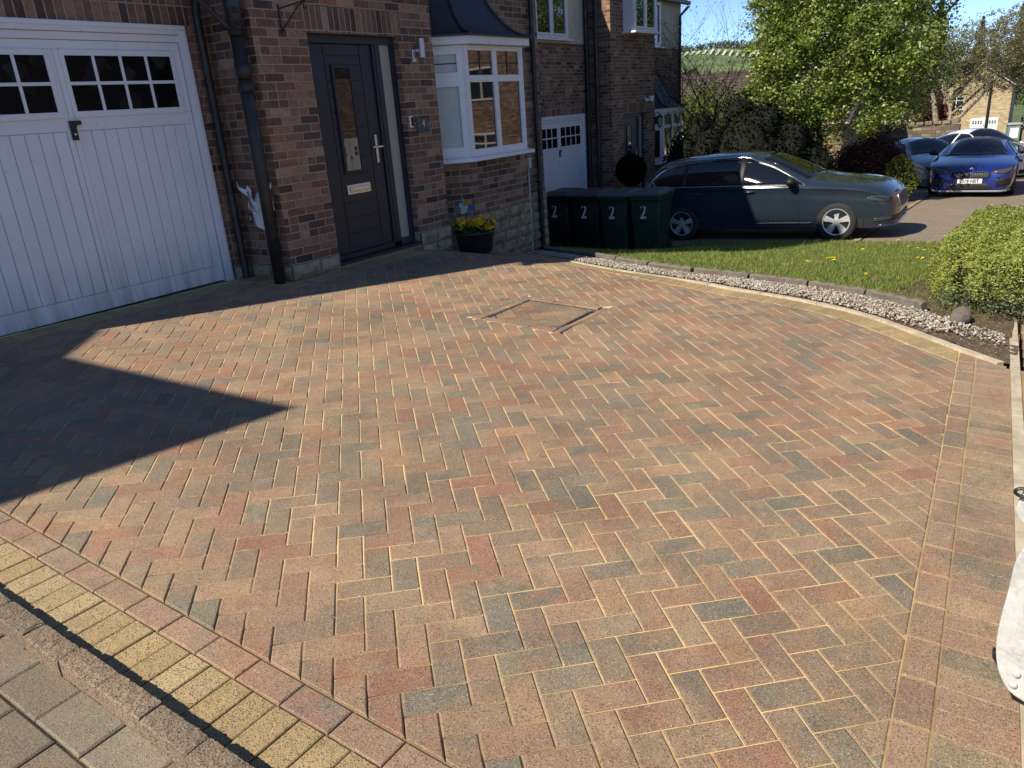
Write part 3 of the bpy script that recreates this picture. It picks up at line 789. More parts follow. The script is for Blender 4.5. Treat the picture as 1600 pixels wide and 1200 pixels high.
# ================================================================== HOUSES
def garage_door(root, label=None, width=(2.16, 4.55)):
    X0, X1 = width; Yf = 6.52; g = empty('garage_door', (0, 0, 0), parent=root)
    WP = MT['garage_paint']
    m = MB()
    m.box(X0, X0+.075, Yf-.045, Yf+.06, .25, 2.54); m.box(X1-.075, X1, Yf-.045, Yf+.06, .25, 2.54)
    m.box(X0+.075, X1-.075, Yf-.045, Yf+.06, 2.465, 2.54)
    m.box(X0+.075, X1-.075, Yf-.02, Yf+.06, 2.405, 2.463)
    m.box(X0+.01, X1-.01, Yf-.055, Yf-.046, 2.503, 2.54)
    m.box(X1-.045, X1-.012, Yf-.056, Yf-.046, .26, 2.5)
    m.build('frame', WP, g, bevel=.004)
    xl, xr, zb, zt = X0+.083, X1-.083, .268, 2.402; mid = (xl+xr)/2; y = Yf+.0
    m = MB()
    m.box(xl, xr, y+.012, y+.05, zb, zt)                               # backing sheet
    m.box(xl, xr, y-.008, y+.012, 2.335, zt); m.box(xl, xr, y-.008, y+.012, 1.725, 1.83)   # rails
    m.box(xl, xr, y-.008, y+.012, zb, .415)
    m.box(xl, xl+.09, y-.008, y+.012, .416, 1.724); m.box(xr-.09, xr, y-.008, y+.012, .416, 1.724)
    m.box(xl, xl+.09, y-.008, y+.012, 1.831, 2.334); m.box(xr-.09, xr, y-.008, y+.012, 1.831, 2.334)
    m.box(mid-.045, mid-.0015, y-.0105, y+.012, .416, 2.334); m.box(mid+.0015, mid+.045, y-.0105, y+.012, .416, 2.334)
    for a, b in ((xl+.092, mid-.047), (mid+.047, xr-.092)):
        k = 9; w = (b-a)/k
        for i in range(k): m.box(a+i*w+.0022, a+(i+1)*w-.0022, y-.002, y+.0118, .418, 1.722)
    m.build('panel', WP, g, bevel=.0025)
    for a, b in ((xl+.075, mid-.042), (mid+.042, xr-.075)):
        f = MB(); z0, z1 = 1.842, 2.322
        f.box(a, b, y-.022, y-.008, z1-.03, z1+.012); f.box(a, b, y-.026, y-.008, z0-.018, z0+.03)
        f.box(a, a+.035, y-.022, y-.008, z0+.03, z1-.03); f.box(b-.035, b, y-.022, y-.008, z0+.03, z1-.03)
        ia, ib = a+.035, b-.035; cz = (z0+z1)/2
        f.box(ia, ib, y-.02, y-.008, cz-.013, cz+.013)
        for i in (1, 2, 3):
            x = ia+(ib-ia)*i/4; f.box(x-.013, x+.013, y-.019, y-.008, z0+.03, cz-.013); f.box(x-.013, x+.013, y-.019, y-.008, cz+.013, z1-.03)
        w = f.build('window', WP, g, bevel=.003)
        p = MB(); p.box(ia, ib, y-.012, y-.0085, z0+.03, z1-.03); p.build('pane', MT['glass_garage'], w)
    h = MB(); hx = mid+.008
    pl_ = [(hx-.024, 1.655), (hx+.02, 1.655), (hx+.02, 1.752), (hx+.03, 1.768), (hx+.068, 1.77), (hx+.066, 1.803), (hx-.024, 1.803)]
    h.face([(a, y-.034, c) for a, c in pl_]); n_p = len(pl_)
    for i in range(n_p): (a, c), (b, d) = pl_[i], pl_[(i+1) % n_p]; h.face([(a, y-.034, c), (a, y-.0085, c), (b, y-.0085, d), (b, y-.034, d)])
    ho = h.build('handle', MT['iron'], g)
    k_ = MB(); k_.lathe([(0, -.037), (.009, -.037), (.009, -.0345)], (hx-.002, y, 1.70), 'y', 14); k_.build('lock', MT['chrome'], ho)
    return g

def front_door(root, neighbour=False):
    d = empty('front_door', (0, 0, 0), parent=root); A = MT['anthracite']; Y = 5.97
    m = MB(); X0, X1, Z0, Z1 = 5.41, 6.68, .275, 2.45
    m.box(X0, X0+.075, Y-.03, Y+.07, Z0, Z1); m.box(X1-.06, X1, Y-.03, Y+.07, Z0, Z1); m.box(X0+.075, X1-.06, Y-.03, Y+.07, Z1-.075, Z1)
    m.box(6.335, 6.45, Y-.03, Y+.07, Z0+.05, Z1-.075); m.box(X0+.075, 6.335, Y-.03, Y+.07, Z0, Z0+.05)
    m.box(6.45, X1-.06, Y-.03, Y+.07, Z0, Z0+.075)
    m.box(6.37, 6.415, Y-.037, Y-.03, Z0+.05, Z1-.08)
    m.build('frame', A, d, bevel=.006)
    s = MB(); s.box(X0-.02, X1+.02, Y-.125, Y-.03, Z0-.028, Z0-.002); s.build('threshold', A, d, bevel=.004)
    # leaf: grooved slab around a tall glazed slot
    xl, xr, zb, zt = X0+.082, 6.33, Z0+.055, Z1-.08; y = Y-.008
    gx0, gx1, gz0, gz1 = 5.765, 5.985, 1.16, 2.15
    px0, px1 = 5.665, 6.16; m = MB(); grv = .011
    m.box(xl, xr, y+.009, y+.045, zb, zt)
    def slab(a, b, c, e): m.box(a, b, y, y+.009, c, e)
    slab(xl, px0-grv/2, zb, zt); slab(px1+grv/2, xr, zb, zt)
    slab(px0+grv/2-.0, px1-grv/2, zt-.10, zt)
    ztop = zt-.10-grv
    slab(px0+.004, px1-.004, gz1+.03, ztop)
    zs = [gz0-.03+(gz1-gz0+.06)*i/7 for i in range(8)]
    for a, b in zip(zs, zs[1:]):
        slab(px0+.003, gx0-.03, a+grv/2, b-grv/2); slab(gx1+.03, px1-.003, a+grv/2, b-grv/2)
    lows = [zb, .52, .685, .845, gz0-.03-grv]
    for a, b in zip(lows, lows[1:]): slab(px0+.003, px1-.003, a+grv/2, b-grv/2)
    m.build('leaf', A, d, bevel=.002)
    f = MB()
    for a, b, c, e in ((gx0-.03, gx1+.03, gz1, gz1+.03), (gx0-.03, gx1+.03, gz0-.03, gz0), (gx0-.03, gx0+.004, gz0, gz1), (gx1-.004, gx1+.03, gz0, gz1)):
        f.box(a, b, y-.018, y+.004, c, e)
    gf = f.build('glazing_bead', A, d, bevel=.006)
    g = MB(); g.box(gx0+.004, gx1-.004, y-.006, y+.003, gz0, gz1); g.build('pane', MT['glass'], gf)
    g = MB(); g.box(6.45, X1-.06, Y+.0, Y+.012, Z0+.075, Z1-.075); g.build('sidelight', MT['glass_frost'], d)
    if not neighbour:
        h = MB(); h.box(6.228, 6.262, y-.012, y, 1.2, 1.49); h.box(6.15, 6.30, y-.058, y-.042, 1.355, 1.377); h.tube([(6.245, y-.05, 1.366), (6.245, y, 1.366)], .01)
        h.lathe([(0, -.016), (.011, -.016), (.011, -.01)], (6.245, y, 1.26), 'y', 12)
        h.build('handle', MT['chrome'], d, bevel=.004)
        l = MB(); l.box(5.73, 6.075, y-.012, y, .918, 1.02); l.box(5.765, 6.04, y-.022, y-.012, .945, .995); l.build('letterbox', MT['chrome'], d, bevel=.005)
    else:
        h = MB(); h.box(6.21, 6.24, y-.04, y-.02, 1.0, 1.6); h.build('handle', MT['chrome'], d)
    return d

def bay_window(root, neighbour=False):
    b = empty('bay_window', (0, 0, 0), parent=root); U = MT['upvc']
    # plan points of the glazing plane, left to right
    PL = [(7.30, 6.47), (7.88, 5.90), (9.12, 5.90), (9.70, 6.47)]
    def facet(m, k, a, c, z0, z1, d0, d1, mat=0):   # box along facet k from length a to c, depth d0..d1 measured inwards
        p, q = Vector(PL[k]+(0,)), Vector(PL[k+1]+(0,)); t = (q-p).normalized(); n = Vector((-t.y, t.x, 0)); 
        P = [p+t*a+n*d0, p+t*c+n*d0, p+t*c+n*d1, p+t*a+n*d1]
        m.prism([(v.x, v.y) for v in P], z0, z1, mat)
    zb, zt = 1.115, 2.405
    fr = MB(); gl = MB(); ld = MB(); BL = []
    for k in range(3):
        L = math.dist(PL[k], PL[k+1])
        fw = .065
        facet(fr, k, 0, L, zb, zb+.085, 0, .07); facet(fr, k, 0, L, zt-.06, zt, 0, .07)
        facet(fr, k, 0, fw, zb+.085, zt-.06, 0, .07); facet(fr, k, L-fw, L, zb+.085, zt-.06, 0, .07)
        facet(fr, k, fw, L-fw, 1.985, 2.065, -.002, .07)
        if k == 1: facet(fr, k, L/2-.045, L/2+.045, zb+.085, 1.985, -.003, .07); facet(fr, k, L/2-.045, L/2+.045, 2.065, zt-.06, -.003, .07)
        else:
            for z0, z1 in ((zb+.085, 1.985), (2.065, zt-.06)):
                e = .04
                facet(fr, k, fw, L-fw, z0, z0+e, -.012, .03); facet(fr, k, fw, L-fw, z1-e, z1, -.012, .03)
                facet(fr, k, fw, fw+e, z0+e, z1-e, -.012, .03); facet(fr, k, L-fw-e, L-fw, z0+e, z1-e, -.012, .03)
        facet(gl, k, .03, L-.03, zb+.03, zt-.03, .02, .032)
        if k != 1: bl = MB(); facet(bl, k, .05, L-.05, zb+.05, zt-.05, .0185, .0195); BL.append(bl)  # sheets coloured to stand in for bright reflections on the canted panes
        cells = [(fw, L/2-.045), (L/2+.045, L-fw)] if k == 1 else [(fw+.04, L-fw-.04)]
        z0, z1 = 2.065, zt-.06
        for a, c in cells:
            facet(ld, k, (a+c)/2-.006, (a+c)/2+.006, z0, z1, .013, .0195); facet(ld, k, a, c, (z0+z1)/2-.006, (z0+z1)/2+.006, .012, .019)
        if k == 1:                                    # trickle vents
            for a, c in ((.12, L/2-.1), (L/2+.1, L-.12)): facet(fr, k, a, c, zt-.028, zt-.008, -.018, 0)
        else: facet(fr, k, .18, L-.18, zt-.03, zt-.008, -.018, 0)
    # corner posts
    for k in (1, 2):
        x, y = PL[k]; fr.prism([(x-.03, y+.03), (x-.012, y-.012), (x+.03, y-.012) if k == 1 else (x+.012, y-.012), (x+.04, y+.05)], zb, zt) if k == 1 else fr.prism([(x-.04, y+.05), (x-.03, y-.012), (x+.012, y-.012), (x+.03, y+.03)], zb, zt)
    fo = fr.build('window_frame', U, b, bevel=.004); gl.build('pane', MT['glass'], fo); ld.build('glazing_lead', MT['iron'], fo)
    for bl in BL: bl.build('reflection_sheet', MT['reflection_sheet'] if not neighbour else MT['dark_int'], fo)
    s = MB(); E_ = [(7.16, 6.47), (7.80, 5.815), (9.20, 5.815), (9.80, 6.40), (9.9, 6.47)]
    s.prism(E_, 1.062, 1.108); s.prism([(7.2, 6.47), (7.825, 5.845), (9.175, 5.845), (9.81, 6.47)], 1.108, 1.116); s.build('sill', U, b, bevel=.006)
    w = MB()
    zt_w = 1.06; pts = [(7.30, 6.49), (7.875, 5.93), (9.145, 5.93), (9.72, 6.49)]
    for k in range(3):
        (x0, y0), (x1, y1) = pts[k], pts[k+1]; w.face([(x0, y0, .40), (x1, y1, .40), (x1, y1, zt_w), (x0, y0, zt_w)])
    w.build('bay_wall', MT['brick'], b)
    # fascia and curved lead roof
    F0 = [(7.14, 6.49), (7.865, 5.80), (9.18, 5.80), (9.86, 6.49)]
    f = MB()
    for k in range(3):
        (x0, y0), (x1, y1) = F0[k], F0[k+1]; tx, ty = x1-x0, y1-y0; L = math.hypot(tx, ty); nx, ny = -ty/L*.02, tx/L*.02
        f.face([(x0, y0, 2.408), (x1, y1, 2.408), (x1, y1, 2.505), (x0, y0, 2.505)]); 
    f.face([(x, y, 2.408) for x, y in F0][::-1])
    f.build('fascia', MT['fascia'], b)
    r = MB(); TOP = [(8.08, 6.49), (8.22, 6.44), (8.80, 6.44), (8.95, 6.49)]
    E0 = [(7.09, 6.49), (7.845, 5.765), (9.20, 5.765), (9.93, 6.49)]; NS = 14; rows = []
    for i in range(NS+1):
        t = i/NS; h = 1-(1-t)**1.0; z = 2.515+.86*t**2.1; rows.append([(E0[k][0]+(TOP[k][0]-E0[k][0])*h, E0[k][1]+(TOP[k][1]-E0[k][1])*h, z) for k in range(4)])
    for i in range(NS):
        for k in range(3): r.face([rows[i][k], rows[i][k+1], rows[i+1][k+1], rows[i+1][k]])
    for k in range(3): r.face([(rows[0][k][0], rows[0][k][1], 2.495), (rows[0][k+1][0], rows[0][k+1][1], 2.495), rows[0][k+1], rows[0][k]])
    r.face([(p[0], p[1], 2.496) for p in rows[0]][::-1])
    for k in (1, 2): r.tube([(p[k][0], p[k][1], p[k][2]+.012) for p in rows], .018, 8)
    o = r.build('canopy_roof', MT['lead'], b)
    return b

def rough_block(m, x0, x1, y, z0, z1, d=.03, axis='x', seed=0):
    """one split-faced stone, bulging towards the viewer"""
    rr = random.Random(seed); n = 4; k = 3
    def P(u, w, o):
        a = x0+(x1-x0)*u; z = z0+(z1-z0)*w
        return (a, y-o, z) if axis == 'x' else (y-o, a, z)
    g = [[P((i/n), (j/k), (0 if i in (0, n) or j in (0, k) else d*rr.uniform(.35, 1.2))) for i in range(n+1)] for j in range(k+1)]
    for j in range(k):
        for i in range(n):
            q = [g[j][i], g[j][i+1], g[j+1][i+1], g[j+1][i]]
            m.face(q if axis == 'x' else q[::-1])

def plinth(root, name='plinth'):
    m = MB(); rr = random.Random(3); BK = []
    runs = [('x', 1.5, 2.15, 6.47, .37, -.1), ('x', 4.56, 4.765, 6.47, .37, -.1), ('y', 5.855, 6.47, 4.768, .37, -.1), ('x', 4.765, 5.40, 5.855, .37, -.2), ('x', 6.69, 7.265, 5.855, .37, -.45),
            ('x', 7.88, 9.15, 5.912, .40, -.95), ('x', 9.75, 10.53, 6.485, .40, -1.2)]
    sd_ = 0
    for ax, a, b, y, top, bot in runs:
        z = top; row = 0; back = MB(); BK.append(back)
        while z > bot:
            h = .155 if row % 2 else .145; x = a - (rr.uniform(0, .15) if row % 2 else 0)
            while x < b:
                L = rr.uniform(.22, .42); x0, x1 = max(a, x), min(b, x+L)
                if x1-x0 > .03: rough_block(m, x0+.006, x1-.006, y-.005, z-h+.006, z-.005, .034, ax, sd_); sd_ += 1
                x += L
            z -= h; row += 1
        if ax == 'x': back.face([(a, y+.001, bot), (b, y+.001, bot), (b, y+.001, top), (a, y+.001, top)]); back.face([(a, y+.001, top), (b, y+.001, top), (b, y+.06, top), (a, y+.06, top)])
        else: back.face([(y+.001, b, bot), (y+.001, a, bot), (y+.001, a, top), (y+.001, b, top)])
    # porch right return and canted bay sides
    for (x0, y0), (x1, y1), top in (((7.265, 5.857), (7.265, 6.47), .37), ((7.29, 6.49), (7.88, 5.915), .40), ((9.15, 5.915), (9.74, 6.49), .40)):
        L = math.hypot(x1-x0, y1-y0); tx, ty = (x1-x0)/L, (y1-y0)/L; nx, ny = ty, -tx; row = 0; z = top; back = MB(); BK.append(back)
        while z > -1:
            s = 0
            while s < L:
                e = min(L, s+rr.uniform(.2, .34))
                q = [(x0+tx*s, y0+ty*s), (x0+tx*e, y0+ty*e)]; mx, my = (q[0][0]+q[1][0])/2+nx*.018, (q[0][1]+q[1][1])/2+ny*.018
                za, zb_ = z-.146, z-.004
                A, B = (q[0][0], q[0][1]), (q[1][0], q[1][1]); C = (mx, my, (za+zb_)/2)
                c4 = [(A[0], A[1], za), (B[0], B[1], za), (B[0], B[1], zb_), (A[0], A[1], zb_)]
                for i in range(4): m.face([c4[i], c4[(i+1) % 4], C])
                s = e+.006
            z -= .15
        back.face([(x0, y0, -1.2), (x1, y1, -1.2), (x1, y1, top), (x0, y0, top)])
    o = m.build(name, MT['stone'], root)
    mm = simple('plinth_mortar', (.16, .13, .1), .95, var=.2)
    for back in BK: back.build('plinth_mortar', mm, o)

def upper_window(root, x0, x1, z0, z1, y, proj=.0, arch=False):
    m = MB(); U = MT['upvc']; f = .06
    m.box(x0, x1, y-.05-proj, y+.02, z0, z0+f); m.box(x0, x1, y-.05-proj, y+.02, z1-f, z1)
    m.box(x0, x0+f, y-.05-proj, y+.02, z0+f, z1-f); m.box(x1-f, x1, y-.05-proj, y+.02, z0+f, z1-f)
    k = max(1, round((x1-x0)/.65)); w = (x1-x0-2*f)/k
    for i in range(k):
        a = x0+f+i*w
        if i: m.box(a-.03, a+.03, y-.052-proj, y+.02, z0+f, z1-f)
        for q in ((a+.03, a+w-.03, z0+f+.005, z0+f+.045), (a+.03, a+w-.03, z1-f-.045, z1-f-.005)): m.box(q[0], q[1], y-.065-proj, y-.05-proj+.02, q[2], q[3])
        m.box(a+.03, a+.065, y-.064-proj, y-.03-proj, z0+f+.045, z1-f-.045); m.box(a+w-.065, a+w-.03, y-.064-proj, y-.03-proj, z0+f+.045, z1-f-.045)
    o = m.build('window', U, root, bevel=.004)
    g = MB(); g.box(x0+f, x1-f, y-.03-proj, y-.02-proj, z0+f, z1-f); g.build('pane', MT['glass'], o)
    s = MB(); s.box(x0-.08, x1+.08, y-.14-proj, y+.02, z0-.045, z0-.003); s.build('sill', U, o, bevel=.006)
    return o

def build_house(name, loc, label, neighbour=False):
    H = empty(name, loc, 0, label, 'house', 'brick houses of the row')
    m = MB(); EV = 5.3; B = -1.3; SL = 2.455
    # ground floor and upper floor brickwork
    GO = (2.16, 4.55, B, 2.545); DO = (5.405, 6.685, .19, 2.455)
    wall_holes(m, 6.5, 1.5, 4.78, B, 4.05, [GO, (2.1, 4.62, 2.546, 2.775)], .12)
    wall_holes(m, 5.87, 4.78, 7.25, B, EV+.1, [DO, (5.36, 6.73, 2.456, 2.685)], .13)
    wall_holes(m, 6.5, 7.25, 10.52, B, 4.05, [], .12)
    wall_holes(m, 6.5, 1.5, 4.78, 4.05, EV, [], .1, 1); wall_holes(m, 6.5, 7.25, 10.52, 4.05, EV, [], .1, 1)
    m.face([(4.78, 6.5, B), (4.78, 5.87, B), (4.78, 5.87, EV), (4.78, 6.5, EV)])
    m.face([(7.25, 5.87, B), (7.25, 6.5, B), (7.25, 6.5, EV), (7.25, 5.87, EV)])
    gab = EV+1.55
    m.face([(4.78, 5.87, EV+.1), (7.25, 5.87, EV+.1), (6.02, 5.87, gab)])
    m.face([(10.52, 6.5, B), (10.52, 14.5, B), (10.52, 14.5, EV), (10.52, 6.5, EV)])
    m.face([(10.52, 6.5, EV), (10.52, 14.5, EV), (10.52, 10.5, EV+2.75)])
    m.face([(1.5, 14.5, B), (1.5, 6.5, B), (1.5, 6.5, EV), (1.5, 14.5, EV)])
    m.face([(1.5, 14.5, EV), (1.5, 6.5, EV), (1.5, 10.5, EV+2.75)])
    m.face([(10.52, 14.5, B), (1.5, 14.5, B), (1.5, 14.5, EV), (10.52, 14.5, EV)])
    m.face([(2.16, 6.62, B), (4.55, 6.62, B), (4.55, 6.62, 2.55), (2.16, 6.62, 2.55)], 2)
    m.face([(5.4, 6.05, .1), (6.7, 6.05, .1), (6.7, 6.05, 2.5), (5.4, 6.05, 2.5)], 2)
    m.build('wall', [MT['brick'], MT['render'], MT['dark_int']], H)
    s = MB(); s.face([(2.1, 6.497, 2.546), (4.62, 6.497, 2.546), (4.62, 6.497, 2.775), (2.1, 6.497, 2.775)])
    s.face([(2.1, 6.497, 2.546), (2.1, 6.6, 2.546), (4.62, 6.6, 2.546), (4.62, 6.497, 2.546)])
    s.face([(5.36, 5.867, 2.456), (6.73, 5.867, 2.456), (6.73, 5.867, 2.685), (5.36, 5.867, 2.685)])
    s.face([(5.36, 5.867, 2.456), (5.36, 6.0, 2.456), (6.73, 6.0, 2.456), (6.73, 5.867, 2.456)])
    s.build('soldier_course', MT['soldier'], H)
    s = MB(); s.box(2.05, 4.6, 6.42, 6.6, .15, .246); s.build('garage_threshold', MT['concrete'], H, bevel=.006)
    s = MB(); s.face([(5.405, 5.855, .0), (6.685, 5.855, .0), (6.685, 5.855, .247), (5.405, 5.855, .247)]); s.face([(5.405, 5.855, .247), (6.685, 5.855, .247), (6.685, 6.0, .247), (5.405, 6.0, .247)])
    s.build('door_step', MT['brick_orange'], H)
    plinth(H)
    garage_door(H); front_door(H, neighbour); bay_window(H, neighbour)
    upper_window(H, 2.45, 3.88, 4.13, 5.2, 6.5); upper_window(H, 7.55, 9.0, 4.08, 5.2, 6.5); upper_window(H, 5.45, 6.75, 4.27, 5.2, 5.87, .22)
    # roof: main ridge along the row and a gable over the porch bay
    r = MB(); y0, z0 = 6.39, EV+.06; yr, zr = 10.5, EV+2.95; xa, xb = 1.43, 10.75; th = .09
    def slope(q, mat=0):
        r.face(q, mat); r.face([(p[0], p[1], p[2]-th) for p in q][::-1], 1)
        for i in range(len(q)):
            a, b = q[i], q[(i+1) % len(q)]; r.face([(a[0], a[1], a[2]-th), (b[0], b[1], b[2]-th), b, a], 1)
    slope([(xa, y0, z0), (xb, y0, z0), (xb, yr, zr), (xa, yr, zr)]); slope([(xb, 14.87, z0), (xa, 14.87, z0), (xa, yr, zr), (xb, yr, zr)])
    gx0, gx1, gxm, gzz = 4.52, 7.52, 6.02, EV+1.75; yb_ = 8.6
    slope([(gx0, 5.6, z0), (gxm, 5.6, gzz), (gxm, yb_, gzz), (gx0, 6.4, z0)]); slope([(gxm, 5.6, gzz), (gx1, 5.6, z0), (gx1, 6.4, z0), (gxm, yb_, gzz)])
    r.build('roof', [MT['tile'], MT['fascia']], H)
    for a, b, y in ((1.47, 4.5, 6.35), (7.54, 10.78, 6.35)):
        g = MB(); g.box(a, b, y-.06, y+.06, EV-.1, EV+.0); g.build('gutter', MT['black_plastic'], H, bevel=.02)
    return H
OURS = build_house('detached_house', (0, 0, 0), 'red brick house with grey door, white garage door and bay window beside the herringbone drive')
NB = build_house('detached_house', (12.18, 2.65, -1.13), 'red brick house beyond the wheelie bins with cream rendered upper panels', True)
DP = MT['black_plastic']
def pipe(root, name, pts, r=.036, collars=(), brackets=(), cr=None):
    m = MB(); m.tube(pts, r, 16)
    for c in collars:
        p = Vector(c); m.tube([p-Vector((0, 0, .05)), p+Vector((0, 0, .05))], cr or r*1.17, 16)
    for c in brackets:
        p = Vector(c); m.tube([p-Vector((0, 0, .015)), p+Vector((0, 0, .015))], r*1.22, 16); m.box(p.x-.012, p.x+.012, p.y, p.y+.1, p.z-.012, p.z+.012)
    o = m.build(name, DP, root, smooth=False)
    for q in o.data.polygons: q.use_smooth = len(q.vertices) == 4 and True
    o.data.set_sharp_from_angle(angle=R(50)) if hasattr(o.data, 'set_sharp_from_angle') else None
    return o
# soil stack with a branch, and the slim rainwater pipe behind it
m = MB(); x, y = 4.665, 5.935
m.tube([(x, y, .12), (x, y, 2.55)], .056, 20); m.tube([(x, y, 2.06), (x, y, 2.19)], .066, 20); m.tube([(x, y, 1.95), (x, y, 2.03)], .068, 20); m.tube([(x, y, 2.41), (x, y, 2.9)], .066, 20)
m.tube([(x, y, 2.9), (x, y, 5.2)], .056, 20)
for z in (2.47, 2.6): m.tube([(x, y, z), (x-.03, y-.085, z)], .024, 12); m.tube([(x, y, z), (x+.09, y-.02, z)], .024, 12)
m.tube([(x, y, 2.44), (x-.09, y+.02, 2.5), (x-.35, y+.1, 2.78), (x-.7, y+.2, 3.1)], .024, 12)
m.tube([(x-.02, y, 2.72), (x-.25, y+.02, 2.84), (x-.6, y+.02, 3.1)], .05, 16)
m.box(x-.005, x+.13, y-.012, y+.012, 1.97, 1.99); m.box(x-.005, x+.13, y-.012, y+.012, 2.39, 2.41)
o = m.build('soil_pipe', DP, OURS, smooth=True)
pipe(OURS, 'downpipe', [(4.66, 6.43, .13), (4.66, 6.43, 2.62), (4.655, 6.4, 2.75), (4.64, 6.2, 3.0), (4.64, 6.15, 5.2)], .036, [(4.66, 6.43, 1.5)], [(4.66, 6.43, .9)])
pipe(OURS, 'downpipe', [(10.27, 6.43, -1.2), (10.27, 6.43, 5.15)], .038, [(10.27, 6.43, 2.2)], [(10.27, 6.43, 2.15), (10.27, 6.43, .55)])
m = MB(); m.tube([(10.02, 6.47, .82), (10.02, 6.47, -.6)], .014, 8); m.box(9.98, 10.06, 6.43, 6.49, .78, .93); m.build('meter_conduit', MT['conduit'], OURS)
pipe(NB, 'downpipe', [(4.66, 6.43, -.3), (4.66, 6.43, 5.2)], .05)
pipe(NB, 'soil_pipe', [(4.66, 6.18, -.3), (4.66, 6.18, 5.2)], .056, [(4.66, 6.18, 2.1)], (), .075)
pipe(NB, 'downpipe', [(10.3, 6.43, -1.2), (10.3, 6.43, 4.9), (10.4, 6.2, 5.15)], .04, (), [(10.3, 6.43, 4.7)])
m = MB(); m.box(7.40, 7.52, 6.22, 6.26, .36, .70); m.build('vent_cover', MT['slate'], OURS, bevel=.006)

# --- fittings on our porch wall
Yw = 5.87
t = empty('wall_light', (6.95, Yw, 2.3), 0, 'slim steel wall light with pale tube above the doorbell', 'wall light')
m = MB(); m.box(-.075, -.02, -.018, 0, -.1, .03); m.box(-.07, -.03, -.03, -.018, -.1, -.055); m.build('back_plate', MT['chrome'], t, bevel=.003)
m = MB(); m.tube([(.025, -.07, -.055), (.025, -.07, .135)], .034, 18); m.box(-.05, .02, -.055, -.018, .0, .03); m.build('lamp_tube', MT['silver'], t)
t = empty('house_number_sign', (6.935, Yw, 1.545), 0, 'square slate plate with the number 4 right of the grey door', 'sign')
m = MB(); m.box(-.1, .1, -.02, -.004, -.075, .075); m.build('plate', MT['slate'], t, bevel=.003)
m = MB(); m.box(-.1, .1, -.03, -.02, -.075, -.05); m.build('ledge', MT['slate'], t, bevel=.003)
for sx in (-.082, .082): m = MB(); m.lathe([(0, -.024), (.006, -.024), (.006, -.02)], (sx, 0, -.0), 'y', 10); m.build('screw', MT['chrome'], t)
text_mesh('numeral', '4', .12, MT['silver'], t, basis((.0, -.022, .015), (1, 0, 0), (0, 0, 1)), .0015, 0)
t = empty('doorbell', (6.74, Yw, 1.59), 0, 'small white framed doorbell on the brick beside the number plate', 'doorbell')
m = MB(); m.box(-.026, .026, -.022, 0, -.06, .06); m.build('case', MT['white'], t, bevel=.003)
m = MB(); m.box(-.013, .02, -.025, -.0225, -.047, .047); m.build('button_panel', MT['dark_int'], t)
t = empty('basket_bracket', (5.11, Yw, 2.55), 0, 'black wrought iron hanging basket bracket left of the front door', 'bracket')
m = MB(); m.tube([(0, -.01, -.12), (0, -.01, .12)], .008, 8); m.tube([(0, -.01, .085), (.05, -.3, .12)], .006, 8); m.tube([(.0, -.012, -.1), (.04, -.22, .085), (.05, -.29, .115)], .0065, 8)
c = [(.05, -.3-.03*math.sin(a), .14+.03*(1-math.cos(a))-.02) for a in np.linspace(0, 5, 14)]; m.tube(c, .006, 8); c = [(.05, -.3+.022*math.sin(a), .1-.022*(1-math.cos(a))) for a in np.linspace(0, 4.5, 12)]; m.tube(c, .005, 8)
c = [(.0, -.02-.018*math.sin(a), -.1+.018*(1-math.cos(a))) for a in np.linspace(0, 5, 12)]; m.tube(c, .005, 8)
m.build('iron_scroll', MT['iron'], t)
# plastic bag caught behind the soil pipe
def bag():
    n = N('torn_plastic'); v = n.coord(); n.base((.8, .8, .8)); n.rough(.35)
    n.bump(n.noise(v, 14, 4, .7), .9, .03)
    pts = [(6.37, 1.19, 1), (6.30, 1.12, 0), (6.27, 1.10, 1), (6.24, 1.14, 0), (6.20, 1.07, 0), (6.17, .98, 0), (5.98, 1.15, 0), (5.86, 1.18, 0), (5.9, 1.08, 0), (5.93, .92, 0), (6.02, .78, 0), (6.12, .68, 0), (6.2, .74, 0), (6.27, .8, 0), (6.22, .84, 0), (6.26, .92, 0), (6.25, 1.02, 0), (6.30, 1.06, 0)]
    bm = bmesh.new(); vs = [bm.verts.new((0, p[0]-6.1, p[1]-.9)) for p in pts]; bm.faces.new(vs)
    bmesh.ops.triangulate(bm, faces=bm.faces)
    for _ in range(3): bmesh.ops.subdivide_edges(bm, edges=[e for e in bm.edges if e.calc_length() > .04], cuts=1)
    for q in bm.verts: q.co.x = .03+.035*math.sin(q.co.y*23+q.co.z*9)*math.cos(q.co.z*17) - .03*math.sin(q.co.z*7)
    me = bpy.data.meshes.new('plastic_bag'); bm.to_mesh(me); bm.free(); me.materials.append(n.m)
    for f in me.polygons: f.use_smooth = True
    o = bpy.data.objects.new('plastic_bag', me); COL.objects.link(o); o.location = (4.70, 6.1, .9)
    s = o.modifiers.new('thick', 'SOLIDIFY'); s.thickness = .002
    tag(o, 'torn white plastic bag caught behind the thick black pipe', 'plastic bag')
    p = MB(); p.face([(-.0, .125, -.03), (-.0, .175, -.02), (-.0, .17, -.1), (-.0, .13, -.12)]); 
    q = p.build('printed_mark', MT['dark_int'], o); q.location = (.0, 0, 0)
    text_mesh('print', '2', .06, MT['white'], o, basis((-.003, .15, -.065), (0, -1, 0), (0, 0, 1)), .0008)
bag()

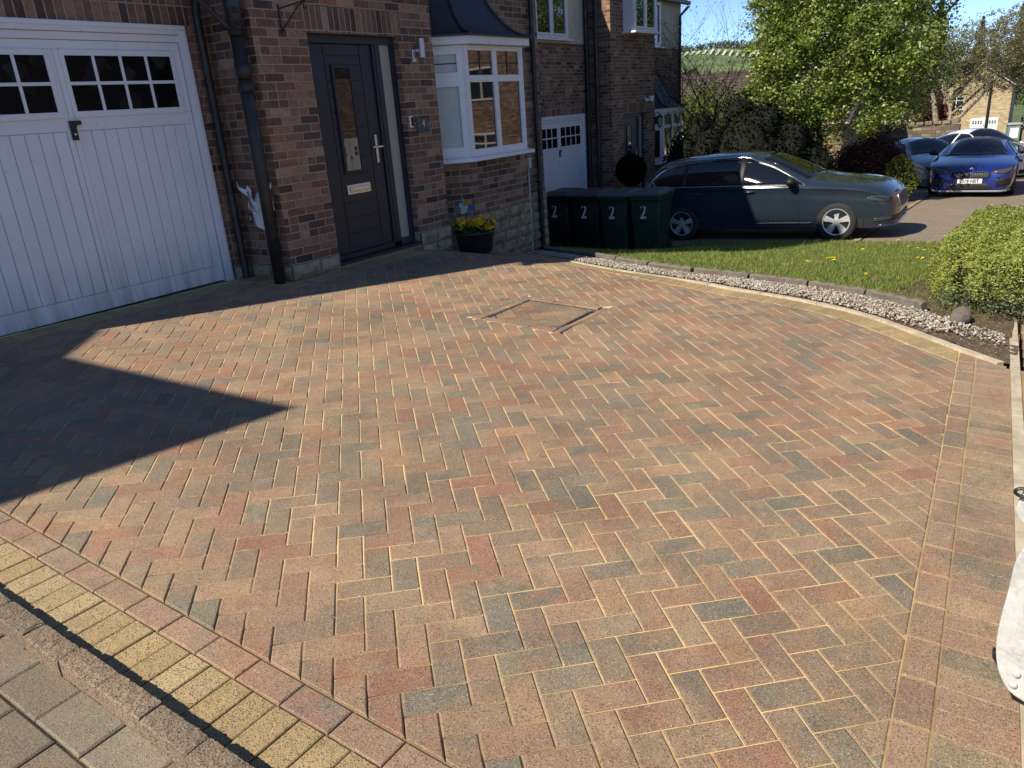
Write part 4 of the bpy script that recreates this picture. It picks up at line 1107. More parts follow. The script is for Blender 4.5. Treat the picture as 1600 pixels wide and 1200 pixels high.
# --- planter with pansies and pinwheel
def add_leaves(name, P, size, cols, mats, parent=None, tilt=1., aspect=.6, up=None, seed=0, stuff=False, leafy=True):
    r_ = np.random.default_rng(seed); n = len(P); P = np.asarray(P)
    size = np.broadcast_to(size, (n,))*r_.uniform(.6, 1.35, n)
    a = r_.normal(size=(n, 3)); a[:, 2] *= .6; a /= np.linalg.norm(a, axis=1)[:, None]
    nn = r_.normal(size=(n, 3))*tilt
    if up is not None: nn += up
    nn -= a*(nn*a).sum(1)[:, None]; nn /= np.linalg.norm(nn, axis=1)[:, None]; b = np.cross(nn, a)
    L = size[:, None]; w = L*aspect
    fold = nn*L*.12
    V = np.stack([P-a*L*.5, P+b*w*.5+fold, P+a*L*.5, P-b*w*.5+fold], 1).reshape(-1, 3)
    F = np.arange(n*4).reshape(n, 4)
    o = np_mesh(name, V, F, mats, parent, attrs={'Col': cols})
    return o
def foliage_mat(name, trans=.35, rough=.55, spec=.35):
    n = N(name); c = n.attr('Col'); n.base(c); n.rough(rough); n.spec(spec)
    tr = n.node('ShaderNodeBsdfTranslucent'); hs = n.node('ShaderNodeHueSaturation'); hs.inputs['Saturation'].default_value = 1.1; hs.inputs['Value'].default_value = 1.35
    n.set(hs.inputs['Color'], c); n.l.new(hs.outputs[0], tr.inputs[0])
    mx = n.node('ShaderNodeMixShader'); mx.inputs[0].default_value = trans
    n.l.new(n.p.outputs[0], mx.inputs[1]); n.l.new(tr.outputs[0], mx.inputs[2]); n.l.new(mx.outputs[0], n.n['Material Output'].inputs[0]); return n.m
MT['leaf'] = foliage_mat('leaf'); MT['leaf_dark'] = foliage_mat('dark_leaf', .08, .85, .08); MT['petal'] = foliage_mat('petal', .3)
MT['bark'] = simple('bark', (.13, .1, .075), .9, var=.4, nscale=14, bump=.8, bscale=30)
MT['bark_pale'] = simple('pale_bark', (.3, .25, .18), .9, var=.35, nscale=9, bump=.8, bscale=30)
MT['twig'] = simple('twig', (.07, .05, .04), .9, var=.3)
def cmix(n, pal, seed=0, var=.2):
    r_ = np.random.default_rng(seed); k = r_.integers(0, len(pal), n); c = np.array(pal)[k]*r_.uniform(1-var, 1+var, n)[:, None]; return c

t = empty('flower_planter', (7.45, 5.65, gz(7.45, 5.65)+.0), 0, 'round black tub of yellow pansies in the corner by the bay window', 'planter')
m = MB(); m.lathe([(0, 0), (.185, 0), (.2, .01), (.24, .24), (.255, .245), (.255, .27), (.238, .27), (.232, .24), (0, .23)], (0, 0, 0), 'z', 40); m.build('tub', MT['black_plastic'], t, smooth=True)
ang = nr.uniform(0, 2*np.pi, 900); rad = np.sqrt(nr.uniform(0, 1, 900))*.25
P = np.stack([rad*np.cos(ang), rad*np.sin(ang), .26+nr.uniform(0, .1, 900)], 1)
add_leaves('foliage', P, .05, cmix(900, [(.03, .08, .02), (.05, .11, .03)], 1), [MT['leaf']], t, seed=2)
pet = []; pc = []
for k in range(60):
    a = nr.uniform(0, 6.28); q_ = math.sqrt(nr.uniform(0, 1))*.27; c = np.array([q_*math.cos(a), q_*math.sin(a)-.02, .31+nr.uniform(0, .09)])
    col = [(.75, .5, .02), (.8, .58, .04), (.65, .38, .02)][int(nr.integers(0, 3))]
    for j in range(9): pet.append(c+nr.normal(0, .016, 3)); pc.append(col)
add_leaves('blooms', np.array(pet), .045, np.array(pc), [MT['petal']], t, aspect=.9, up=np.array([-.6, -.8, .6]), seed=4)
w = empty('garden_pinwheel', (7.33, 5.66, gz(7.33, 5.66)+.05), 0, 'small pinwheel with green, red, blue and lilac petals standing in the tub', 'pinwheel')
m = MB(); m.tube([(0, 0, .15), (0, 0, .5)], .004, 6); m.build('stick', MT['twig'], w)
for ang_, col in ((115, (.05, .3, .12)), (60, (.55, .13, .04)), (160, (.35, .3, .5)), (-10, (.03, .12, .3)), (225, (.2, .35, .3))):
    m = MB(); a = R(ang_); L = .095
    u = Vector((math.cos(a)*.8, -math.cos(a)*.6, math.sin(a))); v_ = Vector((-math.sin(a)*.8, math.sin(a)*.6, math.cos(a))); o_ = Vector((-.6, -.8, 0))*.015
    C = Vector((0, -.01, .5)); pts = []
    for k in range(15):
        th = math.pi*2*k/15; pts.append(C+u*(L*.55+L*.5*math.cos(th))+v_*(L*.36*math.sin(th))+o_*(1+math.sin(th)))
    m.face(pts); m.build('petal', simple('pinwheel_petal', col, .4, var=.05), w)
m = MB(); m.lathe([(0, -.03), (.01, -.03), (.01, 0)], (0, 0, .5), 'y', 10); m.build('hub', MT['white'], w)

# --- recessed manhole tray with blocks set in it
cov = empty('manhole_cover', (5.0, 3.18, gz(5.0, 3.18)), 0, 'square recessed manhole cover filled with herringbone blocks, slightly sunken', 'manhole cover')
Z0 = gz(5.0, 3.18)
cb2 = Blocks(); lb = lambda x, y: gz(x+5.0, y+3.18)-Z0
n_ = .305
for i in range(-8, 9):
    for j in range(-8, 9):
        d = (i-j) % 4
        if d not in (0, 3): continue
        def ce(a, b): 
            u, v = (a-b)*q, -(a+b)*q; return (u*1.0+.02, v*1.0+.03)
        P_ = [ce(i, j), ce(i+2, j), ce(i+2, j+1), ce(i, j+1)] if d == 0 else [ce(i, j), ce(i+1, j), ce(i+1, j+2), ce(i, j+2)]
        P_ = P_[::-1]
        for a, b in (((n_, -9), (n_, 9)), ((-n_, 9), (-n_, -9)), ((9, n_), (-9, n_)), ((-9, -n_), (9, -n_))):
            if len(P_) > 2: P_ = clip(P_, a, b)
        # steel corner gussets take the four corners
        for sx in (-1, 1):
            for sy in (-1, 1):
                if len(P_) > 2:
                    a, b = ((sx*.22, sy*n_), (sx*n_, sy*.22)); 
                    P_ = clip(P_, a, b) if sx*sy < 0 else clip(P_, b, a)
                    if len(P_) > 2 and (sx*(P_[0][0])+sy*P_[0][1]) > 2: P_ = []
        if len(P_) > 2: cb2.add(P_, *[tuple(a*rng.uniform(.7, .95) for a in c_) for c_ in pick(FIELD)], base=lb, dz=-.004, gap=.003, ch=.003, jit=.001)
cb2.build('block_infill', MT['paver'], cov)
m = MB()
for a, b, c_, e in ((-.318, .318, -.318, -.308), (-.318, .318, .308, .318), (-.318, -.308, -.308, .308), (.308, .318, -.308, .308)):
    m.face([(a, c_, lb(a, c_)-.004), (b, c_, lb(b, c_)-.004), (b, e, lb(b, e)-.004), (a, e, lb(a, e)-.004)])
m.face([(-.306, -.306, lb(-.3, -.3)-.02), (.306, -.306, lb(.3, -.3)-.02), (.306, .306, lb(.3, .3)-.02), (-.306, .306, lb(-.3, .3)-.02)])
m.build('tray', simple('galvanised_steel', (.3, .31, .33), .45, .8, var=.3, nscale=20, dirt=((.12, .09, .06), 20, .7)), cov)
MT['worn_steel'] = simple('worn_steel', (.4, .42, .45), .5, .6, var=.4, nscale=60)
for sx in (-1, 1):
    for sy in (-1, 1):
        pts = [(sx*.304, sy*.304), (sx*.304, sy*.235), (sx*.235, sy*.304)]
        if area(pts) < 0: pts = pts[::-1]
        m = MB(); m.face([(x_, y_, lb(x_, y_)-.007) for x_, y_ in pts]); m.build('corner_gusset', MT['worn_steel'], cov)
fb = Blocks()   # cut blocks framing the tray
def fr_run(a, b, c_, e, along, segs, lean=0):
    for i in range(segs):
        t0, t1 = i/segs, (i+1)/segs
        if along == 'x': p = [(a+(b-a)*t0, c_), (a+(b-a)*t1, c_), (a+(b-a)*t1, e), (a+(b-a)*t0, e)]
        else: p = [(a, c_+(e-c_)*t0), (b, c_+(e-c_)*t0), (b, c_+(e-c_)*t1), (a, c_+(e-c_)*t1)]
        fb.add(p, *pick(FIELD), base=lb, dz=.003, tilt=.012, jit=.003, gap=.0022)
fr_run(-.4, .4, .3195, .4, 'x', 4); fr_run(-.4, .4, -.4, -.345, 'x', 4)
fr_run(-.4, -.3195, -.34, .322, 'y', 3); fr_run(.3195, .4, -.34, .322, 'y', 3)
fb.build('surround_blocks', MT['paver'], cov)
m = MB(); m.face([(-.42, -.42, lb(-.42, -.42)-.022), (.42, -.42, lb(.42, -.42)-.022), (.42, .42, lb(.42, .42)-.022), (-.42, .42, lb(-.42, .42)-.022)]); m.build('pit', simple('pit_grit', (.09, .07, .05), .95), cov)

# --- gravel strip, edging stones, lawn
ED = catmull([(10.4, 6.5), (9.6, 5.9), (8.9, 5.3), (8.2, 4.6), (7.66, 3.95), (7.3, 3.3), (7.12, 2.7), (7.08, 2.1), (6.98, 1.5), (6.72, .95), (6.38, .46)], .03)
ED = resample(ED, .03)
def ed_side(x, y):
    k = min(range(1, len(ED)-1), key=lambda k: (ED[k][0]-x)**2+(ED[k][1]-y)**2); t = ED[k+1]-ED[k-1]; t = t/np.linalg.norm(t)
    return -(t[1]*(x-ED[k][0]) - t[0]*(y-ED[k][1]))
MT['soil'] = soil_mat()
grid_sheet('gravel_bed', 5.2, 10.6, -.35, 6.6, .06, .06, lambda x, y: gz(x, y)+.004+.006*math.sin(x*14)*math.sin(y*11), MT['soil'], keep=lambda x, y: oc_side(x, y) > .005 and ed_side(x, y) < .12 and y > conc_y(x)-.04, noise=.002)
cent = []
while len(cent) < 15000:
    k = int(nr.integers(0, len(OC)-2)); p = OC[k]; dmax = None
    t = OC[k+1]-OC[k]; t = t/np.linalg.norm(t); nrm = np.array([-t[1], t[0]])
    off = nr.uniform(0.02, .75); c = p - np.array([t[1], -t[0]])*off + t*nr.uniform(-.06, .06)
    if c[1] < conc_y(c[0])+.03: continue
    e = ed_side(c[0], c[1]); o_ = oc_side(c[0], c[1])
    if e > -.02 or o_ < .02 or c[0] > 10.3: continue
    if c[1] < .9 and o_ < .28*(1-c[1]/.9)+nr.normal(0, .04): 
        if nr.random() > .03: continue
    if c[1] < .38 and nr.random() < .55: continue
    cent.append((c[0], c[1], gz(c[0], c[1])+.012+abs(nr.normal(0, .008))+.012*min(1, max(0, o_*(-e)*20))))
cent = np.array(cent); n = len(cent)
octa = np.array([(1, 0, 0), (0, 1, 0), (-1, 0, 0), (0, -1, 0), (0, 0, 1), (0, 0, -1)], float)
of = np.array([(0, 1, 4), (1, 2, 4), (2, 3, 4), (3, 0, 4), (1, 0, 5), (2, 1, 5), (3, 2, 5), (0, 3, 5)])
sz = nr.uniform(.006, .0145, n); sc3 = nr.uniform(.6, 1.3, (n, 3)); sc3[:, 2] *= .75; th = nr.uniform(0, 6.28, n)
V = octa[None]*sc3[:, None, :]*sz[:, None, None]; V = V + nr.normal(0, .18, V.shape)*sz[:, None, None]
c_, s_2 = np.cos(th)[:, None], np.sin(th)[:, None]; X = V[..., 0]*c_-V[..., 1]*s_2; Y = V[..., 0]*s_2+V[..., 1]*c_; V = np.stack([X, Y, V[..., 2]], -1)+cent[:, None, :]
F = (of[None]+np.arange(n)[:, None, None]*6).reshape(-1, 3)
gc = np.repeat(cmix(n, [(.4, .37, .32), (.52, .48, .42), (.3, .265, .225), (.2, .175, .145), (.4, .33, .25)], 5, .2), 8, 0)
nG = N('gravel_stone'); nG.base(nG.attr('Col')); nG.rough(.85); nG.bump(nG.noise(nG.coord(), 200, 3), .3, .002)
o = np_mesh('gravel', V.reshape(-1, 3), F, [nG.m], attrs={'Col': gc}); tag(o, 'pale grey and white gravel strip between the drive and the lawn edging', 'gravel', kind='stuff')

MT['edging'] = simple('weathered_edging', (.17, .145, .12), .95, var=.3, nscale=9, bump=.9, bscale=60, dirt=((.07, .06, .05), 7, .6))
i = 0; cnt = 0; step_n = 19
places = ['beside the bins', 'where the shade ends', 'in front of the mown lawn']
edl = []
while i+step_n < len(ED)-2:
    a, b = ED[i], ED[i+step_n-1]; c = (a+b)/2; L = float(np.linalg.norm(b-a)); ang_ = math.atan2((b-a)[1], (b-a)[0])
    m = MB(); K = 14; lean = rng.uniform(-.1, .16)
    secs = []
    for k in range(K+1):
        t = k/K; xx = (t-.5)*L; sc_ = .012*abs(math.sin(t*math.pi*4)); h = .078+sc_+rng.uniform(-.002, .002); w_ = .032
        secs.append([(xx, -w_, -.06), (xx, -w_+.0, h-.012), (xx, -w_*.5, h), (xx, w_*.5, h), (xx, w_, h-.012), (xx, w_, -.06)])
    for k in range(K):
        for s in range(5): m.face([secs[k][s], secs[k+1][s], secs[k+1][s+1], secs[k][s+1]][::-1])
    m.face(secs[0]); m.face(secs[-1][::-1])
    o = m.build('edging_stone', MT['edging']); o.location = (c[0], c[1], gz(c[0], c[1])+.0); o.rotation_euler = (lean, math.atan2(-(gz(*b)-gz(*a)), L)*1., ang_)
    edl.append((o, c)); i += step_n+0
names = ['behind the downpipe foot', 'in front of the first bin', 'in front of the second bin', 'in front of the third bin', 'in front of the fourth bin', 'just left of where sunlight begins', 'first in full sunlight from the bins',
         'second in full sunlight from the bins', 'third in full sunlight from the bins', 'midway along the sunlit gravel', 'just past midway along the sunlit gravel', 'third from the golden shrub', 'second from the golden shrub', 'nearest the golden shrub', 'at the far end']
for k, (o, c) in enumerate(edl):
    tag(o, 'grey concrete lawn edging stone ' + names[min(k, len(names)-1)] + ('' if k < len(names) else ''), 'edging stone', 'edging stones between gravel and lawn')
m = MB()   # loose lump at the end of the run
bm = bmesh.new(); bmesh.ops.create_icosphere(bm, subdivisions=3, radius=.085)
for v in bm.verts: v.co = Vector((v.co.x*1.05, v.co.y*.8, v.co.z*.85))*(1+.12*math.sin(v.co.x*40)*math.cos(v.co.y*37+1)+.1*(rng.random()-.5))
me = bpy.data.meshes.new('broken_stone'); bm.to_mesh(me); bm.free(); me.materials.append(MT['edging'])
o = bpy.data.objects.new('broken_stone', me); COL.objects.link(o); o.location = (6.28, .33, gz(6.28, .33)+.055); tag(o, 'broken lump of concrete at the end of the edging beside the golden shrub', 'stone')

def lawn_z(x, y): 
    return gz(x, y)+.045
def in_lawn(x, y): return x < (13.0 if y < 5 else 11.85) and x > 6.3 and y > .15 and ed_side(x, y) > .02 and y < 6.45+.3*(x-10.4) and y < 8
grid_sheet('lawn', 6.2, 13.2, .1, 7.6, .1, .1, lambda x, y: gz(x, y)+.035 - (.04 if x > 12.8 else 0), simple('lawn_soil', (.06, .075, .025), .95, var=.4, nscale=12, bump=.8, bscale=70), keep=lambda x, y: in_lawn(x, y) and y > 1.0-.05*(x-6.5), noise=.003)
grid_sheet('soil_bed', 5.9, 12.6, -.35, 1.4, .07, .07, lambda x, y: gz(x, y)+.012+.01*math.sin(x*7)*math.sin(y*9), MT['soil'], keep=lambda x, y: y > conc_y(x)-.04 and ed_side(x, y) > -.05, noise=.004)
nb_ = 150000; P = np.stack([nr.uniform(6.2, 13.05, nb_), nr.uniform(.1, 7.4, nb_)], 1)
side = np.array([ED[k] for k in range(0, len(ED), 3)]); 
dist = np.min(np.linalg.norm(P[:, None, :]-side[None], axis=2), axis=1) if False else None
keep = np.array([in_lawn(*p) for p in P]); P = P[keep]
bare = (P[:, 1] < .95-.08*(P[:, 0]-6.5)) & (nr.random(len(P)) < .8)
P = P[~bare]; nb_ = len(P)
hgt = nr.uniform(.02, .05, nb_)*np.where(nr.random(nb_) < .02, 2.2, 1); patch = .5+.5*np.sin(P[:, 0]*2.1+1)*np.sin(P[:, 1]*2.7)
hgt *= .75+.5*patch
th = nr.uniform(0, 6.28, nb_); w_ = nr.uniform(.0025, .005, nb_); z = np.array([gz(*p) for p in P])+.035
B = np.stack([P[:, 0], P[:, 1], z], 1); side_ = np.stack([np.cos(th), np.sin(th), np.zeros(nb_)], 1)*w_[:, None]
lean = np.stack([nr.normal(0, .45, nb_), nr.normal(0, .45, nb_), np.ones(nb_)], 1)*hgt[:, None]
V = np.stack([B-side_, B+side_, B+lean], 1).reshape(-1, 3); F = np.arange(nb_*3).reshape(-1, 3)
gcol = cmix(nb_, [(.17, .24, .045), (.22, .3, .06), (.13, .19, .035), (.28, .33, .08), (.36, .33, .14)], 9, .25)
MT['grass'] = foliage_mat('grass', .4, .5)
o = np_mesh('grass', V, F, [MT['grass']], attrs={'Col': gcol}); tag(o, 'mown green lawn sloping down to the parked estate car', 'lawn', kind='stuff')
# ================================================================== PLANTS AND SMALL THINGS
# dandelions
def dandelion(n=3):
    t = empty('dandelion', (0, 0, 0)); m = MB()
    for k in range(n):
        a = rng.uniform(0, 6.28); r_ = rng.uniform(.0, .04); h = rng.uniform(.07, .12); x, y = r_*math.cos(a), r_*math.sin(a)
        m.tube([(x*.3, y*.3, 0), (x, y, h)], .0025, 5, 0); b = (x, y, h)
        for q_ in range(14):
            th = 6.28*q_/14; c, s = math.cos(th), math.sin(th); R_ = .02
            m.face([b, (x+c*R_-s*.005, y+s*R_+c*.005, h+.008), (x+c*R_+s*.005, y+s*R_-c*.005, h+.008)], 1)
        m.lathe([(0, .004), (.01, .007), (0, .012)], b, 'z', 8, 1)
    for k in range(7):
        a = 6.28*k/7+rng.random(); L = .09; c, s = math.cos(a), math.sin(a)
        m.face([(0, 0, .01), (c*L*.5-s*.012, s*L*.5+c*.012, .035), (c*L, s*L, .02), (c*L*.5+s*.012, s*L*.5-c*.012, .035)], 2)
    m.build('flower', [flat('dandelion_stalk', (.15, .25, .05)), flat('dandelion_yellow', (.85, .66, .02), .7), flat('dandelion_leaf', (.07, .16, .03))], t)
    return t
dpos = [(11.6, 1.35), (11.3, 1.2), (11.0, 1.1), (11.9, 1.65), (12.4, 1.6), (10.5, 1.75), (9.9, 1.05), (9.7, .98), (9.2, 1.9), (9.0, 1.78), (8.75, 1.72), (8.5, 1.95), (12.5, 1.2), (9.3, .85), (7.8, 1.25)]
D0 = dandelion()
for k, (x, y) in enumerate(dpos):
    o = D0 if k == 0 else copy_tree(D0); o.location = (x, y, gz(x, y)+.035); o.rotation_euler = (0, 0, rng.uniform(0, 6)); s = rng.uniform(.5, .85); o.scale = (s, s, s)
    tag(o, 'yellow dandelion flowering in the lawn', 'dandelion', 'dandelions in the lawn')

MT['shade_core'] = simple('inner_shade', (.006, .006, .004), 1, var=.5, nscale=18)  # near-black colour painting in the shade deep inside the foliage
def blob_points(n, centres, shell=.35, seed=0):
    """points near the surfaces of overlapping ellipsoids: (cx,cy,cz,rx,ry,rz)"""
    r_ = np.random.default_rng(seed); C = np.array(centres, float); w = (C[:, 3]*C[:, 4]+C[:, 4]*C[:, 5]+C[:, 3]*C[:, 5]); k = r_.choice(len(C), n, p=w/w.sum())
    d = r_.normal(size=(n, 3)); d /= np.linalg.norm(d, axis=1)[:, None]; rad = 1-shell*r_.random(n)**1.5
    return C[k, :3]+d*C[k, 3:]*rad[:, None], d, k

# golden low shrub on the right
def golden_shrub():
    t = empty('golden_shrub', (7.85, -.12, gz(7.85, 0)), 0, 'broad golden green conifer shrub with browning skirt at the corner of the lawn', 'shrub')
    r_ = np.random.default_rng(5); P = []; D = []
    n = 95000
    # hummocky mound
    def surf(u, v):   # direction -> radius multiplier
        return 1+.07*np.sin(u*5+1)*np.cos(v*4)+.05*np.sin(u*11+v*7)+.03*np.sin(u*23)*np.sin(v*19)
    d = r_.normal(size=(n, 3)); d /= np.linalg.norm(d, axis=1)[:, None]; d[:, 2] = np.where(d[:, 2] < -.55, -d[:, 2], d[:, 2])
    u = np.arctan2(d[:, 1], d[:, 0]); v = np.arcsin(d[:, 2]); rad = surf(u, v)
    ex = np.sign(d)*np.abs(d)**.75; ex /= (np.abs(ex)**2.6).sum(1)[:, None]**(1/2.6)
    depth = 1-.14*r_.random(n)**2
    P = ex*rad[:, None]*depth[:, None]*np.array([1.4, .80, .46])+np.array([0, 0, .26])
    hole = np.zeros(n, bool)
    for c, rr in (((-1.2, .3, .33), .07), ((-1.22, .16, .31), .06), ((-1.1, .5, .42), .05), ((-1.18, .05, .2), .06)):
        hole |= np.linalg.norm(P-np.array(c), axis=1) < rr*1.6
    P, d = P[~hole & (P[:, 2] > .0)], d[~hole & (P[:, 2] > .0)]; n = len(P)
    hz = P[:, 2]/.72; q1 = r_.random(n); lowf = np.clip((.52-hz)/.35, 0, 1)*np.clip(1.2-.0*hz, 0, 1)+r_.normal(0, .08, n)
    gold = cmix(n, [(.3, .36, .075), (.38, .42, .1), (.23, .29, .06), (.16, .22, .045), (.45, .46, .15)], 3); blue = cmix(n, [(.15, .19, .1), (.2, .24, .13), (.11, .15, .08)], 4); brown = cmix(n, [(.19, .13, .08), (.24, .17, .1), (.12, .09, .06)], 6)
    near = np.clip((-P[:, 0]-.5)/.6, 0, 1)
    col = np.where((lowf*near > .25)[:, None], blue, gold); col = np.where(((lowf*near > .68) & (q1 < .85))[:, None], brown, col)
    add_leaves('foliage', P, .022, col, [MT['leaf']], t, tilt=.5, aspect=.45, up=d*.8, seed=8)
    m = MB(); rr = random.Random(4)
    for k in range(70):
        a = rr.uniform(0, 6.28); e = Vector((math.cos(a)*rr.uniform(.9, 1.5), math.sin(a)*rr.uniform(.5, .88), rr.uniform(.06, .6))); m.tube([(rr.uniform(-.5, .5), rr.uniform(-.3, .3), 0), e*.6+Vector((0, 0, -.02)), e], [.012, .008, .003], 5)
    m.build('stems', MT['twig'], t)
    # dark inner mass so that one looks into shade, not through the shrub
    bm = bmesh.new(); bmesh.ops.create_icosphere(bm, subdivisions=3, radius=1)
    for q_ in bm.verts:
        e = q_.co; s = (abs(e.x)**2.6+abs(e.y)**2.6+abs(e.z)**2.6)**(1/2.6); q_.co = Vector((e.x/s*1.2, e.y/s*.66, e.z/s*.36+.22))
    me = bpy.data.meshes.new('inner_shade'); bm.to_mesh(me); bm.free(); me.materials.append(simple('shrub_interior', (.02, .019, .01), 1, var=.5, nscale=20)); o = bpy.data.objects.new('inner_shade', me); COL.objects.link(o); o.parent = t
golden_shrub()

# ------------------------------------------------------------------ trees
def skeleton(base, h, r0, spread, seed, levels=3, kids=4, upbias=.35, lean=(0, 0), forks=None):
    rr = random.Random(seed); segs = []; tips = []
    def grow(p, d, L, r, lev):
        pts = [p]; n = 4; q_ = p.copy(); dd = d.copy()
        for i in range(n):
            dd = (dd+Vector((rr.gauss(0, .12), rr.gauss(0, .12), rr.gauss(0, .06)+upbias*.12))).normalized(); q_ = q_+dd*L/n; pts.append(q_.copy())
        segs.append((pts, [r*(1-.55*i/n) for i in range(n+1)]))
        if lev >= levels: tips.append((pts[-1], dd)); tips.append((pts[-2], dd)); return
        for k in range(kids if lev else kids+2):
            t = rr.uniform(.35, 1.) if lev else rr.uniform(.55, 1.); idx = min(n-1, int(t*n)); b = pts[idx].lerp(pts[idx+1], t*n-idx)
            a = rr.uniform(0, 6.28); side = Vector((math.cos(a), math.sin(a), rr.uniform(-.15, .5))); nd = (dd*.55+side*spread).normalized()
            grow(b, nd, L*rr.uniform(.55, .8), r*.5, lev+1)
        tips.append((pts[-1], dd))
    grow(Vector(base), Vector((lean[0], lean[1], 1)).normalized(), h, r0, 0)
    return segs, tips
def wood(name, segs, mat, parent, sides=7, minr=0):
    m = MB()
    for pts, rs in segs:
        if rs[0] < minr: continue
        m.tube(pts, rs, sides if rs[0] > .02 else 4, cap=False)
    o = m.build(name, mat, parent, smooth=True); return o
def make_tree(name, loc, label, h, r0, crown, nleaf, leaf, pal, seed, bark='bark', clump=.42, per=60, mat='leaf', cat='tree', spread=.9, levels=1, kids=3, lean=(0, 0), group=None, white=0, flat_=.8):
    """crown: list of ellipsoids (relative) the leaf sprays are gathered into"""
    t = empty(name, loc, 0, label, cat, group); rr = np.random.default_rng(seed)
    segs, tips = skeleton((0, 0, 0), h, r0, spread, seed, levels, kids, lean=lean)
    # limbs reach for the clumps
    C = np.array(crown, float); vol = C[:, 3]*C[:, 4]*C[:, 5]; nc = max(3, nleaf//per); k = rr.choice(len(C), nc, p=vol/vol.sum())
    d = rr.normal(size=(nc, 3)); d /= np.linalg.norm(d, axis=1)[:, None]; rad = rr.random(nc)**(1/2.2)
    cc = C[k, :3]+d*C[k, 3:]*rad[:, None]
    nodes = [(p, r) for pts, rs in segs for p, r in zip(pts, rs) if p.z > h*.35]
    order = sorted([Vector(c) for c in cc[rr.random(nc) < min(1, 260/nc)]], key=lambda c: (c-Vector((0, 0, h*.8))).length)
    for c in order:
        s, r_s = min(nodes, key=lambda a: (a[0]-c).length+max(0, a[0].z-c.z+.1)*1.5); L = (c-s).length
        mid = s.lerp(c, .5)+Vector((rr.normal(0, .07), rr.normal(0, .07), rr.normal(0, .05)-.04))*L
        r1 = max(.006, min(r_s*.6, .012+.016*L)); segs.append(([s, mid, c], [r1, r1*.7, r1*.4])); nodes += [(mid, r1*.7), (c, r1*.4)]
    wood('trunk', segs, MT[bark], t)
    n = nc*per; ci = np.repeat(np.arange(nc), per); sz = rr.uniform(.6, 1.3, nc)[ci]*clump
    dd = rr.normal(size=(n, 3)); dd /= np.linalg.norm(dd, axis=1)[:, None]; P = cc[ci]+dd*(rr.random(n)**.6)[:, None]*sz[:, None]*np.array([1, 1, flat_])
    col = cmix(n, pal, seed+1, .18)*rr.uniform(.8, 1.2, nc)[ci][:, None]
    if white:
        w_ = (dd[:, 2] > .6) & (rr.random(nc)[ci] < white) & (rr.random(n) < .5); col[w_] = np.array([.55, .58, .4])
    up = np.tile(np.array([[0, 0, .8]]), (n, 1))+dd*.3
    add_leaves('crown', P, leaf, col, [MT[mat]], t, tilt=.55, aspect=.62, up=up, seed=seed+2)
    return t

GREEN = [(.2, .27, .05), (.26, .34, .07), (.14, .2, .035), (.36, .42, .12), (.06, .09, .02)]
make_tree('rowan_tree', (20.0, 4.25, gz(20, 4.2)), 'bright green tree with pale blossom and slender trunk behind the dark estate car', 3.6, .085,
          [(-.2, .25, 3.4, 1.3, 1.5, 1.4), (0, 1.3, 4.0, 1.1, .8, 1.5), (0, 1.6, 2.9, .6, .5, .7), (0, -.2, 2.3, 1.0, 1.2, .7), (0, -1.1, 3.5, 1.0, .9, 1.5), (0, -1.3, 2.2, .7, .6, .5), (.2, .2, 5.2, 1.4, 1.9, 1.0), (0, .9, 2.0, .8, .6, .6)], 62000, .078, GREEN, 21, clump=.33, per=85, white=.5)
make_tree('rowan_tree', (24.0, 4.15, gz(24, 4.1)), 'leafy green tree with dark forked trunk standing behind the purple bush', 4.2, .12,
          [(0, 0, 4.2, 1.3, 1.5, 1.4), (0, -1.0, 3.4, 1.0, .9, 1.0), (0, -1.2, 4.4, 1.0, .7, 1.2), (0, -.7, 5.8, 1.3, 1.1, 1.2), (0, 1.8, 5.2, 1.4, 1.5, 1.3), (0, -1.3, 2.5, .6, .6, .45)], 56000, .08, [(.17, .235, .045), (.23, .3, .065), (.11, .155, .03), (.3, .35, .09)], 22, clump=.36, per=85, white=.3)
# dark evergreen mass behind the estate car, leaves near black
def bush(name, loc, label, blobs, n, leaf, pal, seed, cat='bush', mat='leaf_dark', shell=.4, inner=.8, group=None, tilt=.9, twigs=20, aspect=.6):
    t = empty(name, loc, 0, label, cat, group); P, d, k = blob_points(n, blobs, shell, seed)
    r_ = np.random.default_rng(seed); ph = np.sin(P[:, 0]*9+seed)*np.sin(P[:, 1]*8)*np.sin(P[:, 2]*10); P = P+d*(ph*.09)[:, None]+r_.normal(0, .03, P.shape)
    m_ = P[:, 2] > .0; P, d = P[m_], d[m_]
    add_leaves('foliage', P, leaf, cmix(len(P), pal, seed), [MT[mat]], t, tilt=tilt, aspect=aspect, up=d*.4, seed=seed)
    m = MB(); rr = random.Random(seed)
    for _ in range(twigs):
        b = rr.choice(blobs); e = Vector((b[0]+rr.uniform(-.7, .7)*b[3], b[1]+rr.uniform(-.7, .7)*b[4], b[2]+rr.uniform(0, .8)*b[5])); m.tube([(b[0]*.4, b[1]*.6, 0), (e.x*.8+b[0]*.1, e.y*.8+b[1]*.1, e.z*.5), e], [.03, .02, .006], 5, cap=False)
    if inner:  # solid dark ellipsoids in place of the shade between leaves
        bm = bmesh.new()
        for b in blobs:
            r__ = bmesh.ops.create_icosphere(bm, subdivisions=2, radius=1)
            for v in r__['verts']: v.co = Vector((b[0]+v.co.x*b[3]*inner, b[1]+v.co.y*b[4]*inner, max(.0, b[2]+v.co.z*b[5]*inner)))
        me = bpy.data.meshes.new('shade_mass'); bm.to_mesh(me); bm.free()
        me.materials.append(MT['shade_core']); o = bpy.data.objects.new('shade_mass', me); COL.objects.link(o); o.parent = t
    m.build('stems', MT['twig'], t); return t
DK = [(.005, .009, .004), (.008, .015, .006), (.003, .006, .003), (.014, .02, .008)]
